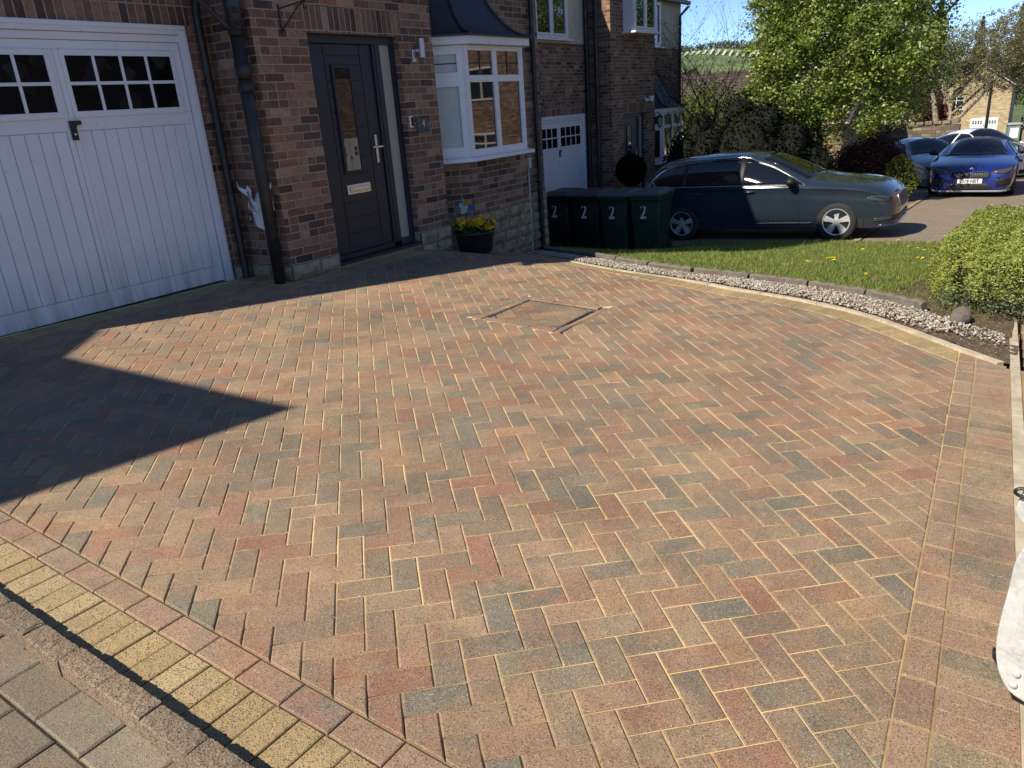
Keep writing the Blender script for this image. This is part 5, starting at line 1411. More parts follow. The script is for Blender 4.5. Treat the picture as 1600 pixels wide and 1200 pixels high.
bush('evergreen_hedge', (19.2, 5.9, gz(19, 6)), 'large dark evergreen bush behind the estate car', [(0, 0, 1.25, 1.2, .95, 1.3), (0, .9, 1.0, 1.0, .8, 1.15), (.1, .35, 2.2, .5, .35, .6), (-.1, -.4, 2.05, .5, .35, .5), (0, 1.3, 1.9, .45, .3, .55), (-.3, -1.1, 1.6, .4, .3, .5), (-.4, .9, 1.5, .6, .4, .6), (.2, -.85, 1.05, .95, .7, 1.25), (.1, -1.4, .7, .75, .6, 1.0), (0, 1.6, .9, .9, .65, 1.1)], 34000, .08, DK, 31, inner=.88)
bush('purple_shrub', (21.6, 3.55, gz(21.6, 3.5)), 'dark purple leaved shrub between the tree trunks and the grey coupe', [(0, 0, .85, .7, .6, .9), (0, .5, .7, .55, .5, .75), (0, -.42, .7, .45, .4, .8)], 16000, .055, [(.1, .04, .05), (.16, .065, .075), (.06, .025, .032), (.06, .06, .025)], 32, cat='shrub')
bush('variegated_shrub', (20.9, 2.75, gz(20.9, 2.7)), 'small yellow and green variegated shrub beside the grey coupe', [(0, 0, .5, .35, .33, .6), (0, .1, .85, .22, .2, .3)], 5000, .05, [(.12, .17, .03), (.4, .4, .06), (.06, .1, .02), (.25, .28, .05)], 33, cat='shrub', mat='leaf')
bush('sage_plant', (18.6, 2.75, gz(18.6, 2.7)), 'low grey green plant by the edge of the drive in front of the variegated shrub', [(0, 0, .18, .4, .35, .28)], 2600, .05, [(.18, .24, .13), (.12, .18, .08), (.24, .3, .17)], 34, cat='plant', mat='leaf', inner=.7)
bush('yellow_flowers', (19.3, 4.25, gz(19.3, 4.2)), 'small clump with yellow green flowers at the foot of the slender tree', [(0, 0, .25, .3, .3, .3), (0, -.4, .15, .3, .3, .2)], 1600, .05, [(.3, .32, .05), (.55, .45, .05), (.1, .15, .04)], 35, cat='plant', mat='leaf', inner=.6)
# nearly bare shrub against the sky
def bare(name, loc, label, h, r0, seed, spread, levels, kids, leafpal=None, nleaf=0, leaf=.05, bark='twig', n0=5, cat='shrub', group=None, wide=1.):
    t = empty(name, loc, 0, label, cat, group); segs = []; tips = []; rr = random.Random(seed)
    for k in range(n0):
        s, tp = skeleton((rr.uniform(-.2, .2), rr.uniform(-.2, .2), 0), h*rr.uniform(.4, .6), r0, spread, seed*10+k, levels, kids, .5, (rr.uniform(-.35, .35)*wide, rr.uniform(-.5, .5)*wide)); segs += s; tips += tp
    wood('stems', segs, MT[bark], t, 5)
    if nleaf:
        r_ = np.random.default_rng(seed); T = np.array([list(a) for a, b in tips]); k = r_.integers(0, len(T), nleaf); P = T[k]+r_.normal(0, .09, (nleaf, 3))
        add_leaves('leaves', P, leaf, cmix(nleaf, leafpal, seed), [MT['leaf']], t, seed=seed)
    return t
bare('bare_shrub', (21.5, 8.1, gz(21, 8)), 'tall sparse shrub with bare upright twigs beside the neighbouring house end', 5.0, .026, 3, .6, 3, 3, [(.1, .09, .05), (.07, .1, .03), (.16, .12, .08)], 900, .05, n0=6)
bare('bare_shrub', (22.5, 6.6, gz(22, 6)), 'sparse twiggy shrub between the dark evergreen and the green tree', 4.0, .02, 5, .8, 3, 3, [(.12, .12, .05), (.1, .15, .04)], 1500, .06, n0=5)

# topiary ball by neighbour's door
t = empty('topiary_ball', (16.75, 7.95, -.93), 0, 'clipped round topiary ball on a stem beside the neighbour\'s grey front door', 'topiary')
P, d, k = blob_points(7000, [(0, 0, 1.02, .36, .36, .36)], .25, 41); add_leaves('foliage', P, .04, cmix(len(P), DK, 41), [MT['leaf_dark']], t, tilt=.9, up=d*.4, seed=41)
bm = bmesh.new(); bmesh.ops.create_icosphere(bm, subdivisions=2, radius=.31)  # dark ball standing in for the shade behind the clipped leaves
for v in bm.verts: v.co.z += 1.02
me = bpy.data.meshes.new('shade_mass'); bm.to_mesh(me); bm.free(); me.materials.append(MT['shade_core']); o = bpy.data.objects.new('shade_mass', me); COL.objects.link(o); o.parent = t
m = MB(); m.tube([(0, 0, .3), (0, 0, .8)], .02, 8); m.build('stem', MT['twig'], t)
m = MB(); m.lathe([(0, .01), (.15, .01), (.2, .4), (.22, .4), (.22, .36), (.19, .36), (0, .34)], (0, 0, 0), 'z', 28); m.build('pot', MT['black_plastic'], t, smooth=True)
t = empty('security_light', (18.9, 8.52, 1.62), 0, 'white security floodlight above the neighbour\'s front door', 'security light')
m = MB(); m.box(-.12, -.04, -.03, 0, -.05, .05); m.tube([(-.08, -.02, 0), (-.02, -.09, .0)], .015, 8); m.lathe([(0, -.05), (.05, -.05), (.055, 0), (.075, .06), (.075, .075), (0, .075)], (.06, -.11, .0), 'z', 18); m.lathe([(0, -.03), (.045, -.03), (.05, .03), (0, .03)], (-.14, -.08, -.01), 'z', 18)
m.build('lamp_head', MT['white'], t, smooth=False, bevel=.004)
t = empty('wall_lantern', (19.35, 8.52, 1.05), 0, 'black carriage lantern between the neighbour\'s door and bay window', 'wall lantern')
m = MB(); m.tube([(0, -.01, -.22), (0, -.01, .2)], .012, 8); m.tube([(0, 0, .17), (0, -.1, .24), (0, -.17, .2)], .01, 8); m.tube([(0, -.17, -.1), (0, -.17, -.16)], .02, 8); m.lathe([(0, .2), (.03, .18), (.09, .12), (.085, .11), (0, .11)], (0, -.17, 0), 'z', 6); m.lathe([(0, -.12), (.05, -.12), (.055, -.1), (0, -.1)], (0, -.17, 0), 'z', 6)
for k in range(6): a = math.pi/3*k; m.tube([(.05*math.cos(a), -.17+.05*math.sin(a), -.1), (.08*math.cos(a), -.17+.08*math.sin(a), .11)], .005, 5)
m.build('lantern_frame', MT['iron'], t); m = MB(); m.lathe([(.045, -.1), (.073, .11)], (0, -.17, 0), 'z', 6); m.build('lantern_glass', MT['glass_frost'], t)

# ------------------------------------------------------------------ wheelie bins
def wheelie_bin(col, lidcol, seed):
    t = empty('wheelie_bin', (0, 0, 0)); body = simple('bin_plastic', col, .5, var=.18, nscale=5, bump=.25, bscale=90, dirt=((.1, .1, .09), 5, .3))
    m = MB(); secs = []
    def ring(z, hx0, hx1, hy, r_=.04):
        pts = []
        for cx, cy, a0 in ((hx1-r_, hy-r_, 0), (hx0+r_, hy-r_, 90), (hx0+r_, -hy+r_, 180), (hx1-r_, -hy+r_, 270)):
            for k in range(5): a = R(a0+k*22.5); pts.append((cx+r_*math.cos(a), cy+r_*math.sin(a), z))
        return pts
    prof = [(.03, -.21, .24, .205), (.06, -.23, .26, .22), (.5, -.275, .32, .243), (.9, -.315, .37, .268), (.93, -.335, .385, .282), (.985, -.34, .39, .285)]
    rings = [ring(*p) for p in prof]
    for a, b in zip(rings, rings[1:]):
        n = len(a)
        for i in range(n): j = (i+1) % n; m.face([a[i], a[j], b[j], b[i]])
    m.face(rings[0][::-1]); m.build('body', body, t, smooth=False)
    ribs = MB(); RB_ = []
    ribs.box(-.262, -.24, -.16, .16, .40, .42)
    for yy in (-.15, -.05, .05, .15): ribs.box(-.262, -.24, yy-.008, yy+.008, .12, .3995)
    ribs.build('front_ribs', body, t, bevel=.0)
    ribs = MB(); ribs.box(-.35, -.338, -.2, .2, .935, .975); ribs.build('rim_grip', body, t, bevel=.004)
    # lid: shallow dome, front lip, hinge handle at the back
    lid = MB(); lp = simple('bin_lid_plastic', lidcol, .42, var=.15, nscale=6, bump=.15, bscale=60, dirt=((.22, .23, .22), 6, .3)); lr = [ring(.985, -.375, .40, .30), ring(1.01, -.375, .40, .30), ring(1.035, -.33, .38, .27), ring(1.06, -.2, .3, .2)]
    for p in (2, 3): lr[p] = [(x, y, z+.03*(x+.3)) for x, y, z in lr[p]]
    lr[1] = [(x, y, z+.02*(x+.3)) for x, y, z in lr[1]]
    for a, b in zip(lr, lr[1:]):
        n = len(a)
        for i in range(n): j = (i+1) % n; lid.face([a[i], a[j], b[j], b[i]])
    lid.face(lr[-1]); lid.face(lr[0][::-1]); lo = lid.build('lid', lp, t, bevel=.004)
    h = MB(); h.tube([(.44, -.25, 1.0), (.44, .25, 1.0)], .016, 10)
    for yy in (-.25, -.08, .08, .25): h.box(.36, .45, yy-.012, yy+.012, .985, 1.02)
    h.build('handle', body, t)
    for yy in (-.24, .24):
        w = MB(); w.lathe([(0, -.025), (.095, -.025), (.1, -.018), (.1, .018), (.095, .025), (0, .025)], (.26, yy, .1), 'y', 24); w.build('wheel', MT['iron'], t)
    text_mesh('number', '2', .34, simple('number_sticker', (.72, .73, .74), .5, var=.15, nscale=12), t, basis((-.3145, .02, .72), (0, -1, 0), (.088, 0, 1)), .001, .005, sx=.72)
    return t
binspec = [(12.36, 5.50, 3, 'g', 'dark green wheelie bin numbered 2 nearest the estate car'), (12.38, 6.08, -2, 'g', 'dark green wheelie bin numbered 2, second from the estate car'),
           (12.40, 6.66, 1, 'k', 'black wheelie bin numbered 2, second from the house wall'), (12.42, 7.27, -3, 'k', 'black wheelie bin numbered 2 against the house corner')]
G0 = wheelie_bin((.012, .045, .028), (.018, .06, .04), 1); K0 = wheelie_bin((.012, .013, .013), (.02, .022, .022), 2); used = {'g': 0, 'k': 0}
for x, y, a, kd, lab in binspec:
    src = G0 if kd == 'g' else K0; o = src if not used[kd] else copy_tree(src); used[kd] = 1
    o.location = (x, y, gz(12.1, y)-.045); o.rotation_euler = (0, 0, R(a)); tag(o, lab, 'wheelie bin', 'wheelie bins marked with the number 2')

# ------------------------------------------------------------------ weathered white panel edge at the right of the frame (small trailer mudguard)
n = N('weathered_white_metal'); v = n.coord(); a = n.noise(v, 16, 5, .65)
c = n.ramp(a, [(.3, (.36, .36, .34)), (.5, (.56, .56, .54)), (.75, (.68, .68, .66))]); c = n.mix(n.mapr(n.noise(v, 45, 5, .7), .52, .75, 0, .55), c, (.25, .24, .2)); n.base(c); n.rough(.45); n.bump(n.noise(v, 25, 4), .25, .004); MT['old_white'] = n.m
tr = empty('small_trailer', (1.6, 0, 0), 0, 'weathered white riveted metal trailer panel with black rubber corner at the right edge', 'trailer')
def plate(out, T, mat, name, x0=0.):
    m = MB(); P0 = [(x0, y, z) for y, z in out]; P1 = [(x0+T, y, z) for y, z in out]
    m.face(P0); m.face(P1[::-1])
    for i in range(len(out)): j = (i+1) % len(out); m.face([P0[j], P0[i], P1[i], P1[j]])
    return m.build(name, mat, tr, bevel=.003, fix=True)
main = catmull([(-.092, .81), (-.076, .77), (-.068, .732), (-.066, .672), (-.063, .624), (-.061, .565), (-.063, .527), (-.069, .49), (-.081, .455), (-.099, .428), (-.128, .412), (-.2, .385)], .012)
plate([tuple(p) for p in main]+[(-.8, .35), (-.8, .81)], .012, MT['old_white'], 'panel')
hook = catmull([(-.09, .93), (-.063, .885), (-.061, .874), (-.0555, .85), (-.055, .838), (-.060, .822), (-.073, .811), (-.09, .806)], .008)
plate([tuple(p) for p in hook]+[(-.5, .8), (-.5, .96)], .014, MT['old_white'], 'upper_bracket', .03)
for yy, zz in ((-.106, .477), (-.104, .448)):
    r_ = MB(); r_.lathe([(0, .006), (.005, .0055), (.0078, .002), (.008, .0)], (0, 0, 0), 'z', 18); o = r_.build('rivet', MT['old_white'], tr, smooth=True); o.location = (-.001, yy, zz); o.rotation_euler = (0, R(-90), 0)
m = MB(); m.tube([(.02, -.052+.016*math.cos(a)-.012, .884+.009*math.sin(a)) for a in np.linspace(0, 6.28, 18)], .0035, 6); m.build('latch_ring', MT['iron'], tr)
plate([(-.058, .505), (-.0605, .488), (-.105, .418), (-.12, .41), (-.12, .5)], .02, MT['iron'], 'rubber_corner', .014)
m = MB(); m.tube([(.03, -.104, .43), (.03, -.118, .405), (.03, -.15, .39)], [.012, .017, .012], 12); m.build('rubber_foot', MT['iron'], tr, smooth=True)
m = MB(); m.box(.02, .9, -.78, -.32, .38, .90); m.tube([(.1, -.5, .22), (.5, -.5, .22)], .22, 24); m.box(.3, .36, -.75, -.35, -.03, .4)
m.build('trailer_box', MT['old_white'], tr, bevel=.01)
# ================================================================== CARS
def interp(xs, ys):
    xs = np.array(xs, float); ys = np.array(ys, float)
    h = np.diff(xs); d = np.diff(ys)/h; m = np.zeros(len(xs)); m[0] = d[0]; m[-1] = d[-1]
    for i in range(1, len(xs)-1):
        if d[i-1]*d[i] > 0: w1 = 2*h[i]+h[i-1]; w2 = h[i]+2*h[i-1]; m[i] = (w1+w2)/(w1/d[i-1]+w2/d[i])
    def f(x):
        x = min(max(x, xs[0]), xs[-1]); i = min(len(xs)-2, int(np.searchsorted(xs, x, 'right'))-1); i = max(i, 0)
        t = (x-xs[i])/h[i]; t2, t3 = t*t, t*t*t
        return float((2*t3-3*t2+1)*ys[i]+(t3-2*t2+t)*h[i]*m[i]+(-2*t3+3*t2)*ys[i+1]+(t3-t2)*h[i]*m[i+1])
    return f
class Shape:
    def __init__(s, xs, zt, zs, zb, W, Wr, n):
        s.xs = xs; s.zt, s.zs, s.zb, s.W, s.Wr, s.n = [interp(xs, a) for a in (zt, zs, zb, W, Wr, n)]
    def w(s, x, z):
        zb, zs, zt, W = s.zb(x), s.zs(x), s.zt(x), s.W(x)
        if z <= zs:
            t = (zs-z)/max(.02, zs-zb); t = min(max(t, 0), 1); return W*(1-.015*math.sin(t*3.1)-.10*max(0, t-.55)**1.6/.28 - (.02*math.exp(-((t-.12)/.05)**2)))
        t = min(1, (z-zs)/max(.01, zt-zs)); n = s.n(x); return (W+(s.Wr(x)-W)*t)*max(0, 1-t**n)**(1/n)
    def top(s, x, y):
        a, b = s.zs(x), s.zt(x); y = abs(y)
        if y >= s.w(x, a+1e-4): return a
        for _ in range(22):
            m = (a+b)/2
            if s.w(x, m) > y: a = m
            else: b = m
        return (a+b)/2
    def front(s, y, z, x0=.2):
        a, b = x0, s.xs[-1]; y = abs(y)
        ok = lambda x: s.zt(x) > z > s.zb(x) and s.w(x, z) > y
        for _ in range(24):
            m = (a+b)/2
            if ok(m): a = m
            else: b = m
        return a
    def shell(s, nst=90, k1=9, k2=14):
        st = []; x0, x1 = s.xs[0], s.xs[-1]
        X = [x0+(x1-x0)*(.5-.5*math.cos(math.pi*i/nst)) for i in range(nst+1)]
        for x in X:
            zb, zs, zt = s.zb(x), s.zs(x), s.zt(x); pts = [(0, zb)]
            for i in range(k1+1): z = zb+(zs-zb)*i/k1; pts.append((s.w(x, z), z))
            n = s.n(x)
            for i in range(1, k2+1):
                th = math.pi/2*i/k2; t = math.sin(th)**(2/n); pts.append(((s.W(x)+(s.Wr(x)-s.W(x))*t)*max(0, math.cos(th))**(2/n), zs+(zt-zs)*t))
            st.append((x, pts))
        V = []; F = []; K = len(st[0][1]); ring = 2*K-2
        for x, pts in st:
            V += [(x, -y, z) for y, z in pts] + [(x, y, z) for y, z in pts[-2:0:-1]]
        for i in range(len(st)-1):
            for k in range(ring): k2_ = (k+1) % ring; F.append((i*ring+k, i*ring+k2_, (i+1)*ring+k2_, (i+1)*ring+k))
        F.append(tuple(range(ring))[::-1]); F.append(tuple((len(st)-1)*ring+k for k in range(ring)))
        return V, F
def cut_wheels(o, centres, r, depth, y_out):
    cutters = []
    for cx, sy in centres:
        m = MB(); m.lathe([(0, -depth), (r, -depth), (r, depth), (0, depth)], (cx, sy*(y_out+depth-.27), r*.93-.02), 'y', 40); c = m.build('cut', MT['dark_int'], None, fix=True); cutters.append(c)
        b = o.modifiers.new('b', 'BOOLEAN'); b.operation = 'DIFFERENCE'; b.object = c; b.solver = 'EXACT'
    bpy.context.view_layer.update()
    me = bpy.data.meshes.new_from_object(o.evaluated_get(bpy.context.evaluated_depsgraph_get())); o.modifiers.clear(); old = o.data; o.data = me; me.name = 'body'
    for c in cutters: bpy.data.objects.remove(c)
    for p in me.polygons: p.use_smooth = True
    if hasattr(me, 'set_sharp_from_angle'): me.set_sharp_from_angle(angle=R(38))
def patch(name, fn, nu, nv, mat, parent, flip=False):
    V = [fn(i/nu, j/nv) for j in range(nv+1) for i in range(nu+1)]; F = []
    for j in range(nv):
        for i in range(nu): a = j*(nu+1)+i; q_ = (a, a+1, a+nu+2, a+nu+1); F.append(q_[::-1] if flip else q_)
    o = np_mesh(name, V, F, [mat], parent, smooth=True); s = o.modifiers.new('t', 'SOLIDIFY'); s.thickness = .004; s.offset = 0; return o
def side_patch(S, name, lo, hi, mat, parent, side=1, off=.004, nu=30, nv=6):
    fl, fh = interp(*zip(*lo)), interp(*zip(*hi)); xa, xb = max(lo[0][0], hi[0][0]), min(lo[-1][0], hi[-1][0])
    def fn(u, v): x = xa+(xb-xa)*u; z = fl(x)+(fh(x)-fl(x))*v; return (x, side*(S.w(x, z)+off), z)
    return patch(name, fn, nu, nv, mat, parent, side < 0)
def line_patch(S, name, pts, wd, mat, parent, side=1, off=.006):
    m = MB(); P = [(x, side*(S.w(x, z)+off), z) for x, z in pts]; m.tube(P, wd/2, 6); return m.build(name, mat, parent)
def top_patch(S, name, x0, x1, h0, h1, mat, parent, bow=.0, off=.005, nu=10, nv=14):
    def fn(u, v): yy = (v*2-1)*(h0+(h1-h0)*u); x = x0+(x1-x0)*u+bow*(1-(v*2-1)**2)*(1-u)*1.; return (x, yy, S.top(x, yy)+off)
    return patch(name, fn, nu, nv, mat, parent)
def front_patch(S, name, lo, hi, mat, parent, off=.006, nu=14, nv=5, inset=0):
    fl, fh = interp(*zip(*lo)), interp(*zip(*hi)); ya, yb = lo[0][0], lo[-1][0]
    def fn(u, v): y = ya+(yb-ya)*u; z = fl(y)+(fh(y)-fl(y))*v; return (S.front(y, z)+off, y, z)
    return patch(name, fn, nu, nv, mat, parent)
MT['tyre'] = simple('tyre_rubber', (.02, .02, .021), .8, var=.2, bump=.3)
MT['rim'] = simple('alloy_rim', (.6, .61, .63), .3, .4, var=.05)
MT['rim_dark'] = simple('dark_alloy', (.06, .06, .065), .35, .8)
MT['trim'] = simple('car_trim', (.012, .012, .013), .5)
MT['lamp'] = glass('lamp_glass', (.05, .055, .065), 1.3, .15)
def paint(name, c, flake=.5, rough=.28):
    n = N(name); v = n.coord(); n.base(n.ramp(n.noise(v, 3, 3), [(.3, tuple(x*.93 for x in c)), (.7, c)])); n.p.inputs['Metallic'].default_value = flake
    n.rough(n.mapr(n.noise(v, 5, 4), .4, .7, rough, rough+.1)); n.p.inputs['Coat Weight'].default_value = 1; n.p.inputs['Coat Roughness'].default_value = .04
    return n.m
def wheel(parent, x, y, r, wd, rimmat, spokes=5, side=1):
    """side=+1: outer face towards +y"""
    w = empty('wheel', (x, y, r), 0, parent=parent); m = MB(); h = wd/2
    m.lathe([(r*.66, -h*.9), (r*.9, -h), (r*.985, -h*.8), (r, -h*.4), (r, h*.4), (r*.985, h*.8), (r*.9, h), (r*.68, h*.95), (r*.66, h*.7)], (0, 0, 0), 'y', 40); m.build('tyre', MT['tyre'], w, smooth=True)
    m = MB(); m.lathe([(0, side*-.02), (r*.6, side*-.02), (r*.62, side*h*.75), (r*.68, side*h*.9), (r*.685, side*h*.8), (r*.66, -side*h*.8)], (0, 0, 0), 'y', 40, 1)
    for k in range(spokes):
        a = 2*math.pi*k/spokes+.3; ca, sa = math.cos(a), math.sin(a)
        def P(rad, wdt, yy): return (ca*rad-sa*wdt, side*yy, sa*rad+ca*wdt)
        q0, q1 = .026*r/.32, .056*r/.32; yo = h*.78
        A = [P(.05, -q0, yo), P(.05, q0, yo), P(r*.65, q1, yo*1.02), P(r*.65, -q1, yo*1.02)]; Bk = [P(.05, -q0*1.1, yo-.05), P(.05, q0*1.1, yo-.05), P(r*.65, q1*1.2, yo-.05), P(r*.65, -q1*1.2, yo-.05)]
        m.face(A if side < 0 else A[::-1], 0)
        for i in range(4): j = (i+1) % 4; m.face([A[i], A[j], Bk[j], Bk[i]], 0)
    m.lathe([(0, side*h*.86), (.055, side*h*.84), (.062, side*h*.7), (.062, side*.0)], (0, 0, 0), 'y', 20, 0)
    m.lathe([(r*.62, side*h*.7), (r*.645, side*h*.93), (r*.685, side*h*.95), (r*.69, side*h*.8)], (0, 0, 0), 'y', 40, 0)
    o = m.build('rim', [rimmat, MT['trim']], w, bevel=0, fix=True); return w
def mirror(parent, x, y, z, mat, side):
    m = MB(); bm = bmesh.new(); bmesh.ops.create_uvsphere(bm, u_segments=16, v_segments=10, radius=1)
    for v in bm.verts: v.co = Vector((v.co.x*.085-.0, v.co.y*.115, v.co.z*.075*(1-.15*v.co.y*side)))
    bm.verts.ensure_lookup_table()
    me = bpy.data.meshes.new('mirror'); bm.to_mesh(me); bm.free(); me.materials.append(mat)
    for p in me.polygons: p.use_smooth = True
    o = bpy.data.objects.new('mirror', me); COL.objects.link(o); o.parent = parent; o.location = (x, y+side*.09, z)
    s = MB(); s.tube([(-.0, -side*.12, -.05), (0, 0, -.03)], .022, 8); s.build('mirror_arm', MT['trim'], o)
    return o

def estate_car():
    t = empty('estate_car', (14.29, 2.66, -.80), R(-90), 'dark blue grey estate car with roof rails parked beyond the bins, half in shade', 'car')
    t.rotation_euler = (R(0), R(-1.9)*1, R(-90))
    S = Shape([-3.58, -3.52, -3.40, -3.2, -2.8, -2.2, -1.7, -1.3, -1.0, -.7, -.45, -.1, .3, .6, .76, .84, .87],
              [.72, 1.0, 1.235, 1.372, 1.442, 1.472, 1.475, 1.43, 1.33, 1.19, 1.055, .995, .95, .88, .80, .70, .58],
              [.60, .84, .93, .955, .95, .935, .925, .915, .905, .895, .88, .86, .82, .74, .66, .58, .5],
              [.42, .30, .26, .22, .20, .19, .19, .19, .19, .19, .19, .2, .21, .2, .21, .25, .32],
              [.58, .74, .83, .885, .905, .907, .907, .907, .907, .905, .905, .90, .885, .84, .74, .58, .42],
              [.50, .66, .70, .68, .67, .67, .67, .67, .68, .71, .80, .83, .82, .78, .7, .55, .40],
              [3, 3, 3.2, 3.4, 3.6, 3.8, 3.8, 3.6, 3.4, 3., 2.6, 2.4, 2.4, 2.3, 2.2, 2.2, 2.2])
    PT = paint('blue_grey_metallic', (.022, .036, .054), .2, .2)
    m = MB(); V, F = S.shell(); me = bpy.data.meshes.new('body'); me.from_pydata(V, [], F); me.materials.append(PT); o = bpy.data.objects.new('body', me); COL.objects.link(o); o.parent = t
    bm = bmesh.new(); bm.from_mesh(me); bmesh.ops.recalc_face_normals(bm, faces=bm.faces); bm.to_mesh(me); bm.free()
    cut_wheels(o, [(0, 1), (0, -1), (-2.69, 1), (-2.69, -1)], .355, .4, .9); o.name = 'body'
    for x in (0, -2.69):
        for s in (-1, 1):
            wheel(t, x, s*.80, .318, .2, MT['rim'], 5, s)
            m = MB(); m.lathe([(.0, 0), (.36, 0)], (x, s*.62, .32), 'y', 30); m.lathe([(.358, 0), (.358, s*.2)], (x, s*.62, .32), 'y', 30); m.build('wheel_arch_liner', MT['trim'], t)
    G = MT['glass_car']
    for s in (-1, 1):
        lo = [(-3.28, 1.10), (-3.15, .985), (-2.6, .975), (-1.5, .96), (-.52, .93)]
        hi = [(-3.28, 1.12), (-3.05, 1.28), (-2.6, 1.362), (-2.0, 1.39), (-1.6, 1.38), (-1.2, 1.285), (-.85, 1.12), (-.52, .935)]
        side_patch(S, 'side_window', lo, hi, G, t, s, .004, 50, 8)
        ch = [(-3.28, 1.11), (-3.05, 1.28), (-2.6, 1.365), (-2.0, 1.393), (-1.6, 1.383), (-1.2, 1.29), (-.85, 1.125), (-.5, .93)]
        f = interp(*zip(*ch)); top_ = [(x, f(x)) for x in np.linspace(-3.28, -.5, 40)]
        line_patch(S, 'chrome_trim', top_, .014, MT['chrome'], t, s, .006)
        fb_ = interp(*zip(*lo)); line_patch(S, 'chrome_trim', [(x, fb_(x)-.003) for x in np.linspace(-3.28, -.5, 30)], .013, MT['chrome'], t, s, .006)
        side_patch(S, 'door_pillar', [(-1.66, .95), (-1.54, .95)], [(-1.66, 1.385), (-1.54, 1.37)], MT['trim'], t, s, .008, 3, 6)
        side_patch(S, 'door_pillar', [(-2.66, .96), (-2.60, .96)], [(-2.66, 1.352), (-2.60, 1.36)], MT['trim'], t, s, .008, 3, 6)
        for x0, x1 in ((-.62, -.60), (-1.62, -1.585), (-2.36, -2.62)):
            pts = [(x0+(x1-x0)*k/8, .93-(.93-.30)*k/8) for k in range(9)]; line_patch(S, 'door_seam', pts, .008, MT['trim'], t, s, .0)
        line_patch(S, 'sill_trim', [(x, .30) for x in np.linspace(-2.3, -.4, 12)], .03, PT, t, s, .0)
        for x in (-1.45, -2.42):
            m = MB(); y = s*(S.w(x, .84)+.02); m.tube([(x-.1, y-s*.015, .845), (x-.05, y+s*.008, .848), (x+.06, y+s*.008, .848), (x+.1, y-s*.015, .845)], .013, 8); m.build('door_handle', PT, t, smooth=True)
        mirror(t, -.72, s*.88, 1.0, MT['trim'], s)
        m = MB(); r_ = [(x, s*.62, S.top(x, .62)+.05) for x in np.linspace(-3.05, -1.5, 14)]; r_ = [(r_[0][0]-.12, s*.62, S.top(r_[0][0]-.12, .62)+.0)]+r_+[(r_[-1][0]+.14, s*.62, S.top(r_[-1][0]+.14, .62)+.0)]; m.tube(r_, .016, 8); m.build('roof_rail', MT['chrome'], t, smooth=True)
        side_patch(S, 'headlight', [(.44, .665), (.6, .635), (.77, .60)], [(.44, .70), (.6, .725), (.77, .69)], MT['lamp'], t, s, .004, 16, 5)
        side_patch(S, 'fog_light', [(.56, .30), (.80, .30)], [(.56, .36), (.80, .37)], MT['lamp'], t, s, .004, 8, 3)
        side_patch(S, 'rear_light', [(-3.5, .80), (-3.25, .84)], [(-3.5, .9), (-3.25, .93)], flat('tail_lamp', (.2, .01, .01), .2), t, s, .004, 8, 3)
    top_patch(S, 'windscreen', -.50, -1.28, .70, .55, G, t, .10)
    top_patch(S, 'rear_window', -3.50, -3.28, .52, .50, G, t, 0)
    front_patch(S, 'grille', [(-.40, .50), (0, .46), (.40, .50)], [(-.43, .68), (0, .715), (.43, .68)], MT['trim'], t, .006, 20, 6)
    fr = [( -.41+.82*k/24, ) for k in range(25)]
    m = MB(); P = []
    for k in range(25): y = -.42+.84*k/24; z = .46+.045*(abs(y)/.42)**2; P.append((S.front(y, z)+.008, y, z))
    for k in range(25): y = .43-.86*k/24; z = .715-.035*(abs(y)/.43)**2; P.append((S.front(y, z)+.008, y, z))
    P.append(P[0]); m.tube(P, .013, 8); m.build('grille_surround', MT['chrome'], t, smooth=True)
    front_patch(S, 'lower_intake', [(-.7, .29), (.7, .29)], [(-.7, .38), (.7, .38)], MT['trim'], t, .005, 24, 4)
    m = MB(); P = [(S.front(y, .25)+.015, y, .235) for y in np.linspace(-.78, .78, 24)]; m.tube(P, .022, 8); m.build('front_splitter', PT, t, smooth=True)
    return t
estate_car()

